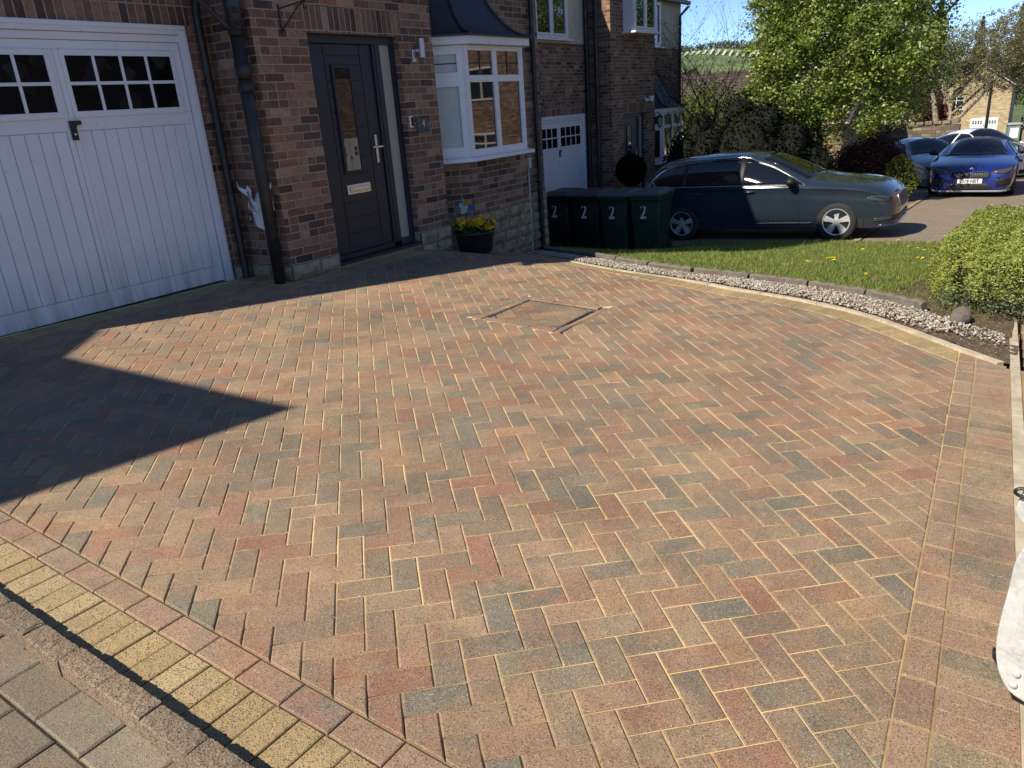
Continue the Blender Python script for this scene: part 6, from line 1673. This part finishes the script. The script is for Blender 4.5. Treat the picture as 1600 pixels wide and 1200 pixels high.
def coupe(name, loc, rz, label, col, rim, front_detail=False, h=1.0, white=False, rot_x=0):
    t = empty(name, loc, rz, label, 'car'); k = h
    S = Shape([-3.98, -3.92, -3.8, -3.4, -2.9, -2.4, -1.9, -1.4, -1.1, -.8, -.5, -.1, .3, .6, .78, .88, .92],
              [.62*k, .86*k, .98*k, 1.05*k, 1.18*k, 1.31*k, 1.37*k, 1.355*k, 1.27*k, 1.13*k, 1.0*k, .95*k, .90*k, .84*k, .76*k, .68*k, .56*k],
              [.56, .78, .88, .9, .9, .89, .88, .87, .865, .86, .85, .82, .78, .73, .66, .6, .5],
              [.42, .32, .26, .22, .18, .16, .16, .16, .16, .16, .16, .16, .16, .15, .16, .18, .22],
              [.62, .78, .87, .93, .945, .94, .935, .935, .935, .935, .935, .935, .93, .89, .82, .72, .58],
              [.55, .70, .76, .72, .65, .60, .59, .60, .63, .70, .80, .84, .82, .78, .72, .66, .55],
              [3, 3, 3, 3, 3, 3, 3, 3, 3, 2.8, 2.4, 2.3, 2.3, 2.3, 2.3, 2.4, 2.4])
    PT = paint(name+'_paint', col, .35 if not white else 0., .25)
    V, F = S.shell(70, 8, 12); me = bpy.data.meshes.new('body'); me.from_pydata(V, [], F); me.materials.append(PT); o = bpy.data.objects.new('body', me); COL.objects.link(o); o.parent = t
    bm = bmesh.new(); bm.from_mesh(me); bmesh.ops.recalc_face_normals(bm, faces=bm.faces); bm.to_mesh(me); bm.free()
    cut_wheels(o, [(0, 1), (0, -1), (-2.83, 1), (-2.83, -1)], .37, .4, .93)
    for x in (0, -2.83):
        for s in (-1, 1):
            wheel(t, x, s*.82, .335, .24, rim, 5, s)
            m = MB(); m.lathe([(.0, 0), (.38, 0)], (x, s*.62, .34), 'y', 24); m.build('wheel_arch_liner', MT['trim'], t)
    G = MT['glass_car']
    for s in (-1, 1):
        side_patch(S, 'side_window', [(-3.05, 1.0*k), (-2.6, .935), (-.75, .90)], [(-3.05, 1.01*k), (-2.6, 1.16*k), (-2.0, 1.245*k), (-1.5, 1.24*k), (-1.1, 1.12*k), (-.75, .915)], G, t, s, .004, 30, 6)
        side_patch(S, 'door_pillar', [(-1.86, .92), (-1.78, .92)], [(-1.86, 1.24*k), (-1.78, 1.24*k)], PT, t, s, .007, 3, 5)
        for x0, x1 in ((-.66, -.62), (-1.82, -1.9)):
            line_patch(S, 'door_seam', [(x0+(x1-x0)*q_/8, .88-.6*q_/8) for q_ in range(9)], .008, MT['trim'], t, s, 0)
        mirror(t, -.80, s*.90, .98, PT if not front_detail else MT['trim'], s)
    top_patch(S, 'windscreen', -.55, -1.45, .70, .52, G, t, .12)
    top_patch(S, 'rear_window', -3.3, -2.5, .58, .50, G, t, 0)
    if front_detail:
        for s in (-1, 1):
            a = lambda pts: [(y, z) for y, z in pts] if s > 0 else [(-y, z) for y, z in pts][::-1]
            front_patch(S, 'headlight', a([(.46, .655), (.62, .60), (.85, .655)]), a([(.46, .675), (.62, .695), (.85, .735)]), MT['lamp'], t, .008, 14, 4)
            front_patch(S, 'headlight_bezel', a([(.44, .64), (.62, .585), (.86, .64)]), a([(.44, .685), (.62, .705), (.86, .745)]), MT['trim'], t, .004, 14, 4)
            front_patch(S, 'kidney_grille', a([(.02, .49), (.2, .475), (.40, .52)]), a([(.02, .625), (.2, .64), (.43, .615)]), MT['trim'], t, .007, 12, 5)
            m = MB(); P = []
            ys = list(np.linspace(.02, .42, 12)); lo = interp(*zip(*[(.02, .485), (.2, .47), (.42, .52)])); hi = interp(*zip(*[(.02, .63), (.2, .645), (.42, .62)]))
            for y in ys: P.append((S.front(y, lo(y))+.008, s*y, lo(y)))
            for y in ys[::-1]: P.append((S.front(y, hi(y))+.008, s*y, hi(y)))
            P.append(P[0]); m.tube(P, .009, 6); m.build('grille_surround', MT['trim'], t)
            m = MB()
            for y in np.linspace(.07, .36, 7): m.tube([(S.front(y, .5)+.014, s*y, .50), (S.front(y, .62)+.014, s*y, .62)], .006, 5)
            m.build('grille_slats', MT['rim_dark'], t)
            front_patch(S, 'side_intake', a([(.55, .30), (.84, .32)]), a([(.60, .47), (.86, .50)]), MT['trim'], t, .005, 10, 4)
            m = MB(); m.tube([(S.front(.56, .50)+.008, s*.56, .50), (S.front(.85, .52)+.006, s*.85, .52)], .014, 6); m.build('intake_blade', MT['trim'], t)
        front_patch(S, 'lower_intake', [(-.48, .26), (-.3, .225), (.3, .225), (.48, .26)], [(-.48, .28), (-.36, .37), (.36, .37), (.48, .28)], MT['trim'], t, .006, 24, 4)
        m = MB(); P = [(S.front(y, .2)+.02, y, .19) for y in np.linspace(-.84, .84, 24)]; m.tube(P, .02, 6); m.build('front_splitter', flat('grey_splitter', (.3, .31, .32), .4), t)
        pl = MB(); xf = S.front(0, .43)+.03; pl.box(xf-.012, xf, -.26, .26, .375, .485); p = pl.build('number_plate', MT['white'], t, bevel=.004)
        text_mesh('plate_lettering', 'D19 HST', .105, MT['trim'], p, basis((xf+.002, 0, .43), (0, 1, 0), (0, 0, 1)), .001, .004, sx=.98)
        m = MB(); m.lathe([(0, 0), (.04, 0), (.042, -.01)], (0, 0, 0), 'z', 22); b = m.build('bonnet_badge', MT['white'], t); b.location = (S.front(0, .70)+.012, 0, .70); b.rotation_euler = (0, R(62), 0)
        m = MB(); m.lathe([(.0, .002), (.022, .002)], (0, 0, 0), 'z', 22); e = m.build('badge_centre', flat('badge_blue', (.05, .1, .4)), b)
        for yy in (.34, .55):                       # bonnet power bulges
            for s in (-1, 1): pass
    else:
        for s in (-1, 1):
            a = (lambda pts: pts) if s > 0 else (lambda pts: [(-y, z) for y, z in pts][::-1])
            front_patch(S, 'headlight', a([(.5, .60), (.84, .62)]), a([(.5, .66), (.86, .72)]), MT['lamp'], t, .006, 10, 4)
        front_patch(S, 'grille', [(-.4, .44), (.4, .44)], [(-.42, .6), (.42, .6)], MT['trim'], t, .006, 16, 4)
        front_patch(S, 'lower_intake', [(-.6, .24), (.6, .24)], [(-.6, .36), (.6, .36)], MT['trim'], t, .006, 16, 4)
    return t
coupe('sports_coupe', (22.72, 1.38, gz(22.6, 1.4)), R(181), 'deep blue sports coupe facing the camera on the shared road', (.012, .03, .22), MT['rim_dark'], True, h=.93)
coupe('coupe', (26.2, 2.35, gz(26, 2)-.08), R(210), 'silver grey coupe parked at an angle left of the blue sports coupe', (.26, .29, .33), MT['rim'])
coupe('white_car', (30.3, .75, gz(30, 1)-.08), R(225), 'white car parked across the road behind the blue and grey coupes', (.78, .79, .8), MT['rim'], h=1.12, white=True)
# ================================================================== BACKGROUND
def box_house(name, loc, rz, label, L, D, hw, pitch, wallm, roofm, wins, doors=(), ridge='x', over=.3, cat='house', group='houses in the distance'):
    """local: front face at y=0 facing -y, x from 0..L"""
    t = empty(name, loc, rz, label, cat, group); m = MB()
    m.face([(0, 0, -3), (L, 0, -3), (L, 0, hw), (0, 0, hw)]); m.face([(L, 0, -3), (L, D, -3), (L, D, hw), (L, 0, hw)]); m.face([(L, D, -3), (0, D, -3), (0, D, hw), (L, D, hw)]); m.face([(0, D, -3), (0, 0, -3), (0, 0, hw), (0, D, hw)])
    if ridge == 'x': rh = hw+D/2*pitch; m.face([(0, 0, hw), (0, D/2, rh), (0, D, hw)][::-1]); m.face([(L, 0, hw), (L, D/2, rh), (L, D, hw)][::-1])
    else: rh = hw+L/2*pitch; m.face([(0, 0, hw), (L, 0, hw), (L/2, 0, rh)]); m.face([(0, D, hw), (L, D, hw), (L/2, D, rh)][::-1])
    m.build('wall', wallm, t); r = MB(); o = over; e = hw-o*pitch
    def sl(q_):
        r.face(q_, 0); r.face([(a, b, c-.08) for a, b, c in q_][::-1], 0)
        for i in range(4): a, b = q_[i], q_[(i+1) % 4]; r.face([(a[0], a[1], a[2]-.08), (b[0], b[1], b[2]-.08), b, a], 1)
    if ridge == 'x': sl([(-o, -o, e), (L+o, -o, e), (L+o, D/2, rh+.02), (-o, D/2, rh+.02)]); sl([(L+o, D+o, e), (-o, D+o, e), (-o, D/2, rh+.02), (L+o, D/2, rh+.02)])
    else: sl([(-o, D+o, e), (-o, -o, e), (L/2, -o, rh+.02), (L/2, D+o, rh+.02)]); sl([(L+o, -o, e), (L+o, D+o, e), (L/2, D+o, rh+.02), (L/2, -o, rh+.02)])
    r.build('roof', [roofm, MT['fascia']], t)
    for x0, x1, z0, z1 in wins:
        f = MB(); f.box(x0, x1, -.05, .05, z0, z1); w = f.build('window', MT['upvc'], t)
        g = MB(); n_ = max(1, round((x1-x0)/.6)); wd = (x1-x0-.07)/n_
        for i in range(n_): a = x0+.07+i*wd; g.box(a, a+wd-.07, -.056, -.05, z0+.07, z0+(z1-z0)*.68); g.box(a, a+wd-.07, -.056, -.05, z0+(z1-z0)*.68+.06, z1-.07)
        g.build('pane', MT['glass'], w)
    for d in doors:
        x0, x1, z0, z1, kind = d; f = MB(); f.box(x0, x1, -.06, .02, z0, z1)
        w = f.build('garage_door' if kind == 'g' else 'door', MT['white_paint'] if kind == 'g' else MT['anthracite'], t)
        if kind == 'g':
            g = MB(); W_ = x1-x0
            for c in (.25, .75):
                for i in range(4):
                    for j in range(2): cx = x0+W_*(c+(i-1.5)*.095); zz = z1-.42-.17*j; g.box(cx-.075, cx+.075, -.066, -.06, zz, zz+.13)
            g.box((x0+x1)/2-.04, (x0+x1)/2+.04, -.08, -.06, z0+1.35, z0+1.43); g.box((x0+x1)/2-.008, (x0+x1)/2+.008, -.064, -.06, z0, z1-.1)
            g.build('pane', MT['glass'], w)
    return t
# brick bungalow down the slope behind the neighbour
box_house('brick_bungalow', (35.0, 20.5, -2.4), R(-90), 'dark brown tiled bungalow seen behind the bare shrubs', 13.5, 9, 2.75, .5, MT['brick'], MT['tile_brown'], [(6.4, 7.3, .9, 2.3), (4.4, 5.6, .9, 2.3), (8.1, 8.9, .9, 2.2), (10.4, 11.4, .9, 2.2)])
# stone houses across the main road
box_house('stone_house', (95.0, 9.3, -4.85), R(-90), 'pale stone house with white garage door across the main road', 6.0, 10, 5.4, .7, MT['buff_stone'], MT['tile_brown'], [(.5, 1.9, 3.1, 4.4)], [(2.7, 5.15, .05, 2.2, 'g')], ridge='y')
box_house('stone_bungalow', (97.0, 30.5, -3.6), R(-90), 'long low pale stone house behind the trees', 20.0, 9, 3.0, .55, MT['buff_stone'], MT['tile_brown'], [(3, 4.6, .9, 2.2), (8, 9.6, .9, 2.2), (13, 14.5, .9, 2.2), (16.5, 18, .9, 2.2)])
box_house('terraced_house', (150.0, -3.0, -7.0), R(-90), 'distant brown roofed houses under the bare trees', 34.0, 10, 5, .6, MT['brick'], MT['tile_brown'], [(4, 6, 3, 4.4), (12, 14, 3, 4.4), (20, 22, 3, 4.4)])
# stone wall with cope stones beside the road
m = MB(); A_, B_ = (42.5, 11.5), (42.0, 3.3)
def wallrun(p, q_, th, zf, h, m):
    n = max(2, int(math.dist(p, q_)/1.2)); nx, ny = (q_[1]-p[1]), -(q_[0]-p[0]); l = math.hypot(nx, ny); nx, ny = nx/l*th/2, ny/l*th/2
    for i in range(n):
        a = (p[0]+(q_[0]-p[0])*i/n, p[1]+(q_[1]-p[1])*i/n); b = (p[0]+(q_[0]-p[0])*(i+1)/n, p[1]+(q_[1]-p[1])*(i+1)/n); z0 = zf(*a); z1 = zf(*b)
        P = [(a[0]-nx, a[1]-ny), (b[0]-nx, b[1]-ny), (b[0]+nx, b[1]+ny), (a[0]+nx, a[1]+ny)]
        if area(P) < 0: P = P[::-1]
        m.prism(P, z0-.6, z0+h)
wallrun(A_, B_, .35, gz, 1.75, m); tag(m.build('stone_wall', MT['wall_stone']), 'weathered stone garden wall behind the white car', 'wall')
m = MB(); n_c = 22
wl = empty('coping_stones', (0, 0, 0), 0, 'row of leaning coping stones along the stone wall top', 'coping'); 
for i in range(n_c):
    t_ = (i+.5)/n_c; x, y = A_[0]+(B_[0]-A_[0])*t_, A_[1]+(B_[1]-A_[1])*t_; z = gz(x, y)+1.75; a = rng.uniform(-.3, .3)
    m.box(x-.24, x+.24, y-.16, y+.15, z+.0, z+.11+rng.uniform(0, .08))
m.build('coping', MT['wall_stone'], wl, bevel=.03)
# green wheelie bin, posts and low brick wall near the stone house
t = empty('wheelie_bin', (66.0, 1.9, gz(66, 1.9)), R(10), 'pale green wheelie bin with white panel beside the stone house', 'wheelie bin')
t.scale = (1.5, 1.5, 1.35)
m = MB(); m.prism([(-.3, -.25), (.3, -.25), (.3, .25), (-.3, .25)], 0, .98); m.build('body', simple('pale_green_plastic', (.16, .24, .19), .5), t, bevel=.02)
m = MB(); m.box(-.34, .36, -.3, .3, .985, 1.08); m.build('lid', simple('grey_lid', (.35, .38, .38), .5), t, bevel=.02); m = MB(); m.box(-.308, -.302, -.17, .17, .35, .85); m.build('label_panel', MT['white'], t)
for k, (y, h_, lab) in enumerate(((1.35, 3.3, 'slim wooden post rising beside the far green bin'),)):
    t = empty('wooden_post', (66.0, y-.1, gz(66, y)), 0, lab, 'post'); m = MB(); m.box(-.09, .09, -.09, .09, 0, 2.1); m.box(-.14, .14, -.14, .14, 2.1, 2.16); m.build('shaft', MT['bark_pale'], t)
m = MB(); wallrun((67, 1.2), (66.5, -14), .25, gz, .75, m); tag(m.build('brick_wall', MT['brick_orange']), 'low red brick wall running right beyond the main road', 'wall')
m = MB(); x, y = 66.5, 1.25; z = gz(x, y); m.box(x-.25, x+.25, y-.25, y+.25, z, z+.95); m.box(x-.32, x+.32, y-.32, y+.32, z+.95, z+1.05); tag(m.build('brick_pier', MT['brick_orange'], bevel=.02), 'short brick gate pier at the end of the low wall', 'gate pier')
t = empty('street_lamp', (60.0, 3.25, gz(60, 3.2)), 0, 'dark street lamp column with white lantern in front of the stone house', 'street lamp')
m = MB(); m.tube([(0, 0, 0), (0, 0, 4.1)], [.11, .08], 10); m.build('column', MT['iron'], t); m = MB(); m.lathe([(0, 4.1), (.16, 4.15), (.2, 4.35), (0, 4.5)], (0, 0, 0), 'z', 16); m.build('lantern', MT['white'], t, smooth=True)

# trees beyond
BR = [(.2, .16, .1), (.27, .22, .15), (.14, .12, .075), (.2, .23, .09), (.25, .27, .1)]
def twiggy(name, loc, label, h, r0, crown, n, leaf, pal, seed, lean=(0, 0), group=None): return make_tree(name, loc, label, h, r0, crown, n, leaf, pal, seed, bark='bark_pale', clump=.45, per=45, cat="tree", lean=lean, group=group)
twiggy('budding_tree', (46, 3.9, gz(46, 4)), 'grey brown budding tree with pale leaning limbs over the stone wall', 3.4, .15, [(0, -.6, 4.4, 2.4, 1.5, 1.6), (0, -2.0, 4.9, 2, 1.5, 1.9), (0, .4, 5.0, 2, 1.2, 1.6), (0, -2.6, 3.9, 1.6, 1.1, 1.0), (0, -3.2, 5.8, 2, 1.6, 1.8)], 36000, .085, BR, 51)
m = MB(); z = gz(46, 4); m.tube([(45.5, 4.6, z+1.5), (45.4, 3.6, z+2.1), (45.3, 2.9, z+2.9), (45.2, 2.4, z+3.9)], [.1, .085, .07, .04], 8); m.tube([(45.5, 4.6, z), (45.5, 4.6, z+1.5), (45.5, 4.9, z+3), (45.4, 5.2, z+4.2)], [.17, .15, .11, .05], 8)
m.build('limb', MT['bark_pale'], bpy.data.objects.get('budding_tree')); bpy.data.objects['limb'].matrix_parent_inverse = Matrix.Translation(-Vector((46, 3.9, gz(46, 4))))
make_tree('purple_maple', (47, 5.3, gz(47, 5.3)), 'small reddish purple tree behind the stone wall', 2.2, .08, [(0, 0, 2.5, .9, .8, .8), (0, -1.0, 2.3, .7, .5, .6)], 4000, .12, [(.13, .04, .05), (.2, .07, .07), (.08, .03, .035)], 52, clump=.35, per=40)
twiggy('budding_tree', (80, -1.0, gz(80, 0)), 'tall brown budding tree above the stone house roof at the right', 7.5, .3, [(0, 0, 9.0, 3.5, 4.0, 3.2), (0, 5, 8.4, 3, 3, 2.4), (0, -5, 8.5, 3.5, 4, 4), (0, 2.2, 6.6, 2.5, 2, 1.8), (0, -3, 6, 2.5, 3, 2.2)], 42000, .15, BR, 53)
conpal = [(.07, .11, .05), (.1, .15, .06), (.05, .08, .04), (.14, .16, .08)]
for k, (x, y, h, lab) in enumerate(((118, 13.0, 17.5, 'tallest pointed conifer beside the green tree on the skyline'), (120, 8.4, 14.5, 'shorter pointed conifer on the skyline, second from the green tree'), (118, 4.0, 16.8, 'narrow pointed conifer on the skyline, third from the green tree'), (122, 1.0, 14.5, 'pointed conifer on the skyline nearest the right edge'))):
    t = empty('conifer', (x, y, gz(x, y)-1), 0, lab, 'tree', 'conifers on the skyline'); r_ = np.random.default_rng(60+k); n = 9000; u = r_.random(n)**.7; zz = h*(1-u*.75); rad = .12+(h-zz)*.24*(.7+.3*np.sin(zz*3.1)); th = r_.uniform(0, 6.28, n); q_ = np.sqrt(r_.random(n))
    P = np.stack([rad*q_*np.cos(th), rad*q_*np.sin(th), zz-.25*q_*rad], 1); add_leaves('crown', P, .3, cmix(n, conpal, k), [MT['leaf']], t, seed=k, aspect=.4); m = MB(); m.tube([(0, 0, 0), (0, 0, h)], [.25, .02], 8); m.build('trunk', MT['bark'], t)
make_tree('garden_tree', (72, .0, gz(72, 0)), 'fresh green tree at the right edge beyond the green bin', 2.6, .12, [(0, 0, 2.9, 1.4, 1.5, 1.3), (0, -1.6, 3.4, 1.4, 1.4, 1.6)], 6500, .17, [(.14, .24, .04), (.2, .3, .05), (.09, .17, .03)], 55, clump=.5, per=45)
bush('dark_hedge', (70, .4, gz(70, 0)), 'deep green shaded hedge beyond the low brick wall', [(0, 0, 1.2, .8, 1.3, 1.5), (0, -2.4, 1.2, .8, 1.4, 1.5)], 5000, .16, DK, 57, cat='hedge')
for k, (x, y, s, lab) in enumerate(((30, 11.0, 1.0, 'olive green small tree behind the bare shrubs'), (29, 7.2, .9, 'pinkish budding small tree left of the green tree'), (52, 14, 1.5, 'rounded greening tree further down the slope behind the trees'), (50, 9.0, 1.4, 'tan budding tree behind the second trunk'))):
    make_tree('small_tree', (x, y, gz(x, y)), lab, 2.4*s, .07, [(0, 0, 2.9*s, 1.3*s, 1.4*s, 1.0*s), (0, -1.1*s, 2.4*s, .9*s, .9*s, .8*s), (0, 1.2*s, 2.5*s, .9*s, .9*s, .8*s)], 6000, .1*s, [[(.16, .2, .04), (.22, .25, .06), (.1, .13, .03)], [(.24, .17, .14), (.2, .2, .09), (.28, .2, .15)], [(.15, .2, .05), (.1, .14, .04)], [(.25, .2, .12), (.2, .19, .09)]][k], 70+k, clump=.4, per=50)

# hills across the valley
n = N('hill_land'); v = n.coord(); s_ = n.sep(v); a = n.noise(v, .008, 5, .6); b = n.noise(v, .03, 4)
c = n.ramp(a, [(.3, (.12, .17, .07)), (.5, (.17, .24, .09)), (.62, (.08, .11, .05)), (.75, (.15, .2, .08))])
c = n.mix(n.mapr(b, .5, .62, 0, .5), c, (.07, .09, .045)); n.base(c); n.rough(.95); MT['hill'] = n.m
V = []; xs_ = np.arange(600, 2301, 50); ys_ = np.arange(-1500, 2601, 60)
def hz(x, y):
    t = (x-600)/650; t = min(1, max(0, t)); t = t*t*(3-2*t); crest = 62+10*math.sin(y*.0031+1)+4*math.sin(y*.011)-.006*(y-480)*0
    if y < 420: crest -= min(62, (420-y)*.2)
    return -45+t*(crest+45)-max(0, x-1400)*.05
for y in ys_:
    for x in xs_: V.append((x, y, hz(x, y)))
nx = len(xs_); F = [(j*nx+i, j*nx+i+1, (j+1)*nx+i+1, (j+1)*nx+i) for j in range(len(ys_)-1) for i in range(nx-1)]
tag(np_mesh('hill', V, F, [MT['hill']], smooth=True), kind='structure')
r_ = np.random.default_rng(90); P = []
for k in range(1500):                                   # woodland along the crest and hedgerows
    y = r_.uniform(-200, 1200); x = 1230+r_.normal(0, 18); 
    P.append((x, y, hz(x, y)+r_.uniform(0, 7)))
for (xc, y0, y1, sp) in ((980, 380, 520, 12), (900, 300, 900, 5), (1050, 440, 500, 16), (820, 300, 700, 25)):
    for k in range(500): y = r_.uniform(y0, y1); x = xc+r_.normal(0, sp); P.append((x, y, hz(x, y)+r_.uniform(0, 5)))
P = np.array(P); P = np.repeat(P, 12, 0)+r_.normal(0, 2.5, (len(P)*12, 3)); o = add_leaves('woodland', P, 4.0, cmix(len(P), [(.09, .13, .07), (.13, .17, .09), (.1, .12, .08)], 3), [MT['leaf']], None, seed=3); tag(o, 'distant woodland along the crest of the hill', 'woodland', kind='stuff')
m = MB()
for k in range(22):
    y = 330+k*9.5; z = hz(1120, y); zb_ = hz(1150, y+14); m.face([(1120, y, z+1), (1120, y+3.6, z+1), (1150, y+10, zb_+3), (1150, y+6, zb_+3)])
o = m.build('field_rows', flat('pale_rows', (.5, .55, .42), .9)); tag(o, 'pale striped crop rows on the far hillside', 'field', kind='stuff')

# ---- houses beside and behind the camera that shade the drive and show in the window glass
def left_house():
    t = empty('neighbouring_house', (0, 0, 0), 0, 'unseen brick house left of the drive with roof edge shaped to shade the paving', 'house')
    m = MB(); ez = 5.15; c = [(-2.32, 5.37), (-2.43, 7.45), (-1.95, 7.85), (-1.95, 13.0), (-11, 14.5), (-10.0, 6.68)]  # unseen roof outline and its jog, shaped to cast the drive's shadow edges
    w = [(-2.6, 5.85), (-2.7, 7.75), (-2.25, 8.15), (-2.25, 12.6), (-10.6, 14.0), (-9.7, 7.1)]
    for i in range(6): a, b = w[i], w[(i+1) % 6]; m.face([(a[0], a[1], -.5), (b[0], b[1], -.5), (b[0], b[1], ez), (a[0], a[1], ez)])
    m.build('wall', MT['brick'], t); r = MB(); ap = (-6.3, 10, ez+2.4)
    for i in range(6): a, b = c[i], c[(i+1) % 6]; r.face([(a[0], a[1], ez), (b[0], b[1], ez), ap])
    r.face([(a[0], a[1], ez-.1) for a in c][::-1])
    for i in range(6): a, b = c[i], c[(i+1) % 6]; r.face([(a[0], a[1], ez-.1), (b[0], b[1], ez-.1), (b[0], b[1], ez), (a[0], a[1], ez)])
    r.build('roof', MT['tile'], t)
left_house()
box_house('opposite_house', (25.5, -2.2, -1.4), R(-90), 'sunlit brick house across the shared road reflected in the bay window', 11.0, 9, 5.2, .7, MT['brick'], MT['tile'], [(3.6, 5.0, .9, 2.2), (3.6, 5.0, 3.4, 4.6), (7.6, 9.0, 3.4, 4.6)], [(1.2, 2.1, .05, 2.1, 'd'), (7, 9.3, .05, 2.1, 'g')], ridge='y', group=None)

box_house('opposite_house', (25.0, -9.5, -1.1), R(180), 'brick house facing the front door across the shared road, seen only in the glass', 12.0, 9, 5.2, .7, MT['brick'], MT['tile'], [(1.2, 2.8, .9, 2.2), (1.2, 2.8, 3.4, 4.6), (8.5, 10, 3.4, 4.6)], [(7.5, 8.4, .05, 2.1, 'd'), (2.7, 5.4, .05, 2.1, 'g')], group=None)
for k, (x, y, s, lab) in enumerate(((62, 22.5, 2.2, 'rounded spring green tree above the bungalow roof'), (78, 25.5, 2.6, 'pale green tree in the valley left of the bare shrub tips'), (70, 18.0, 2.4, 'yellow green tree in the valley between the shrub and the green tree'), (95, 36.0, 2.8, 'farthest rounded tree in the valley beside the house end'))):
    make_tree('valley_tree', (x, y, gz(x, y)-1.0), lab, 2.4*s, .1, [(0, 0, 2.4*s, 1.3*s, 1.5*s, .9*s), (0, -1.1*s, 2.0*s, .9*s, .9*s, .8*s), (0, 1.2*s, 2.1*s, .9*s, .9*s, .8*s)], 6000, .09*s, [(.2, .27, .06), (.27, .32, .08), (.12, .17, .04), (.3, .3, .1)], 90+k, clump=.4*s, per=50, group='trees in the valley')
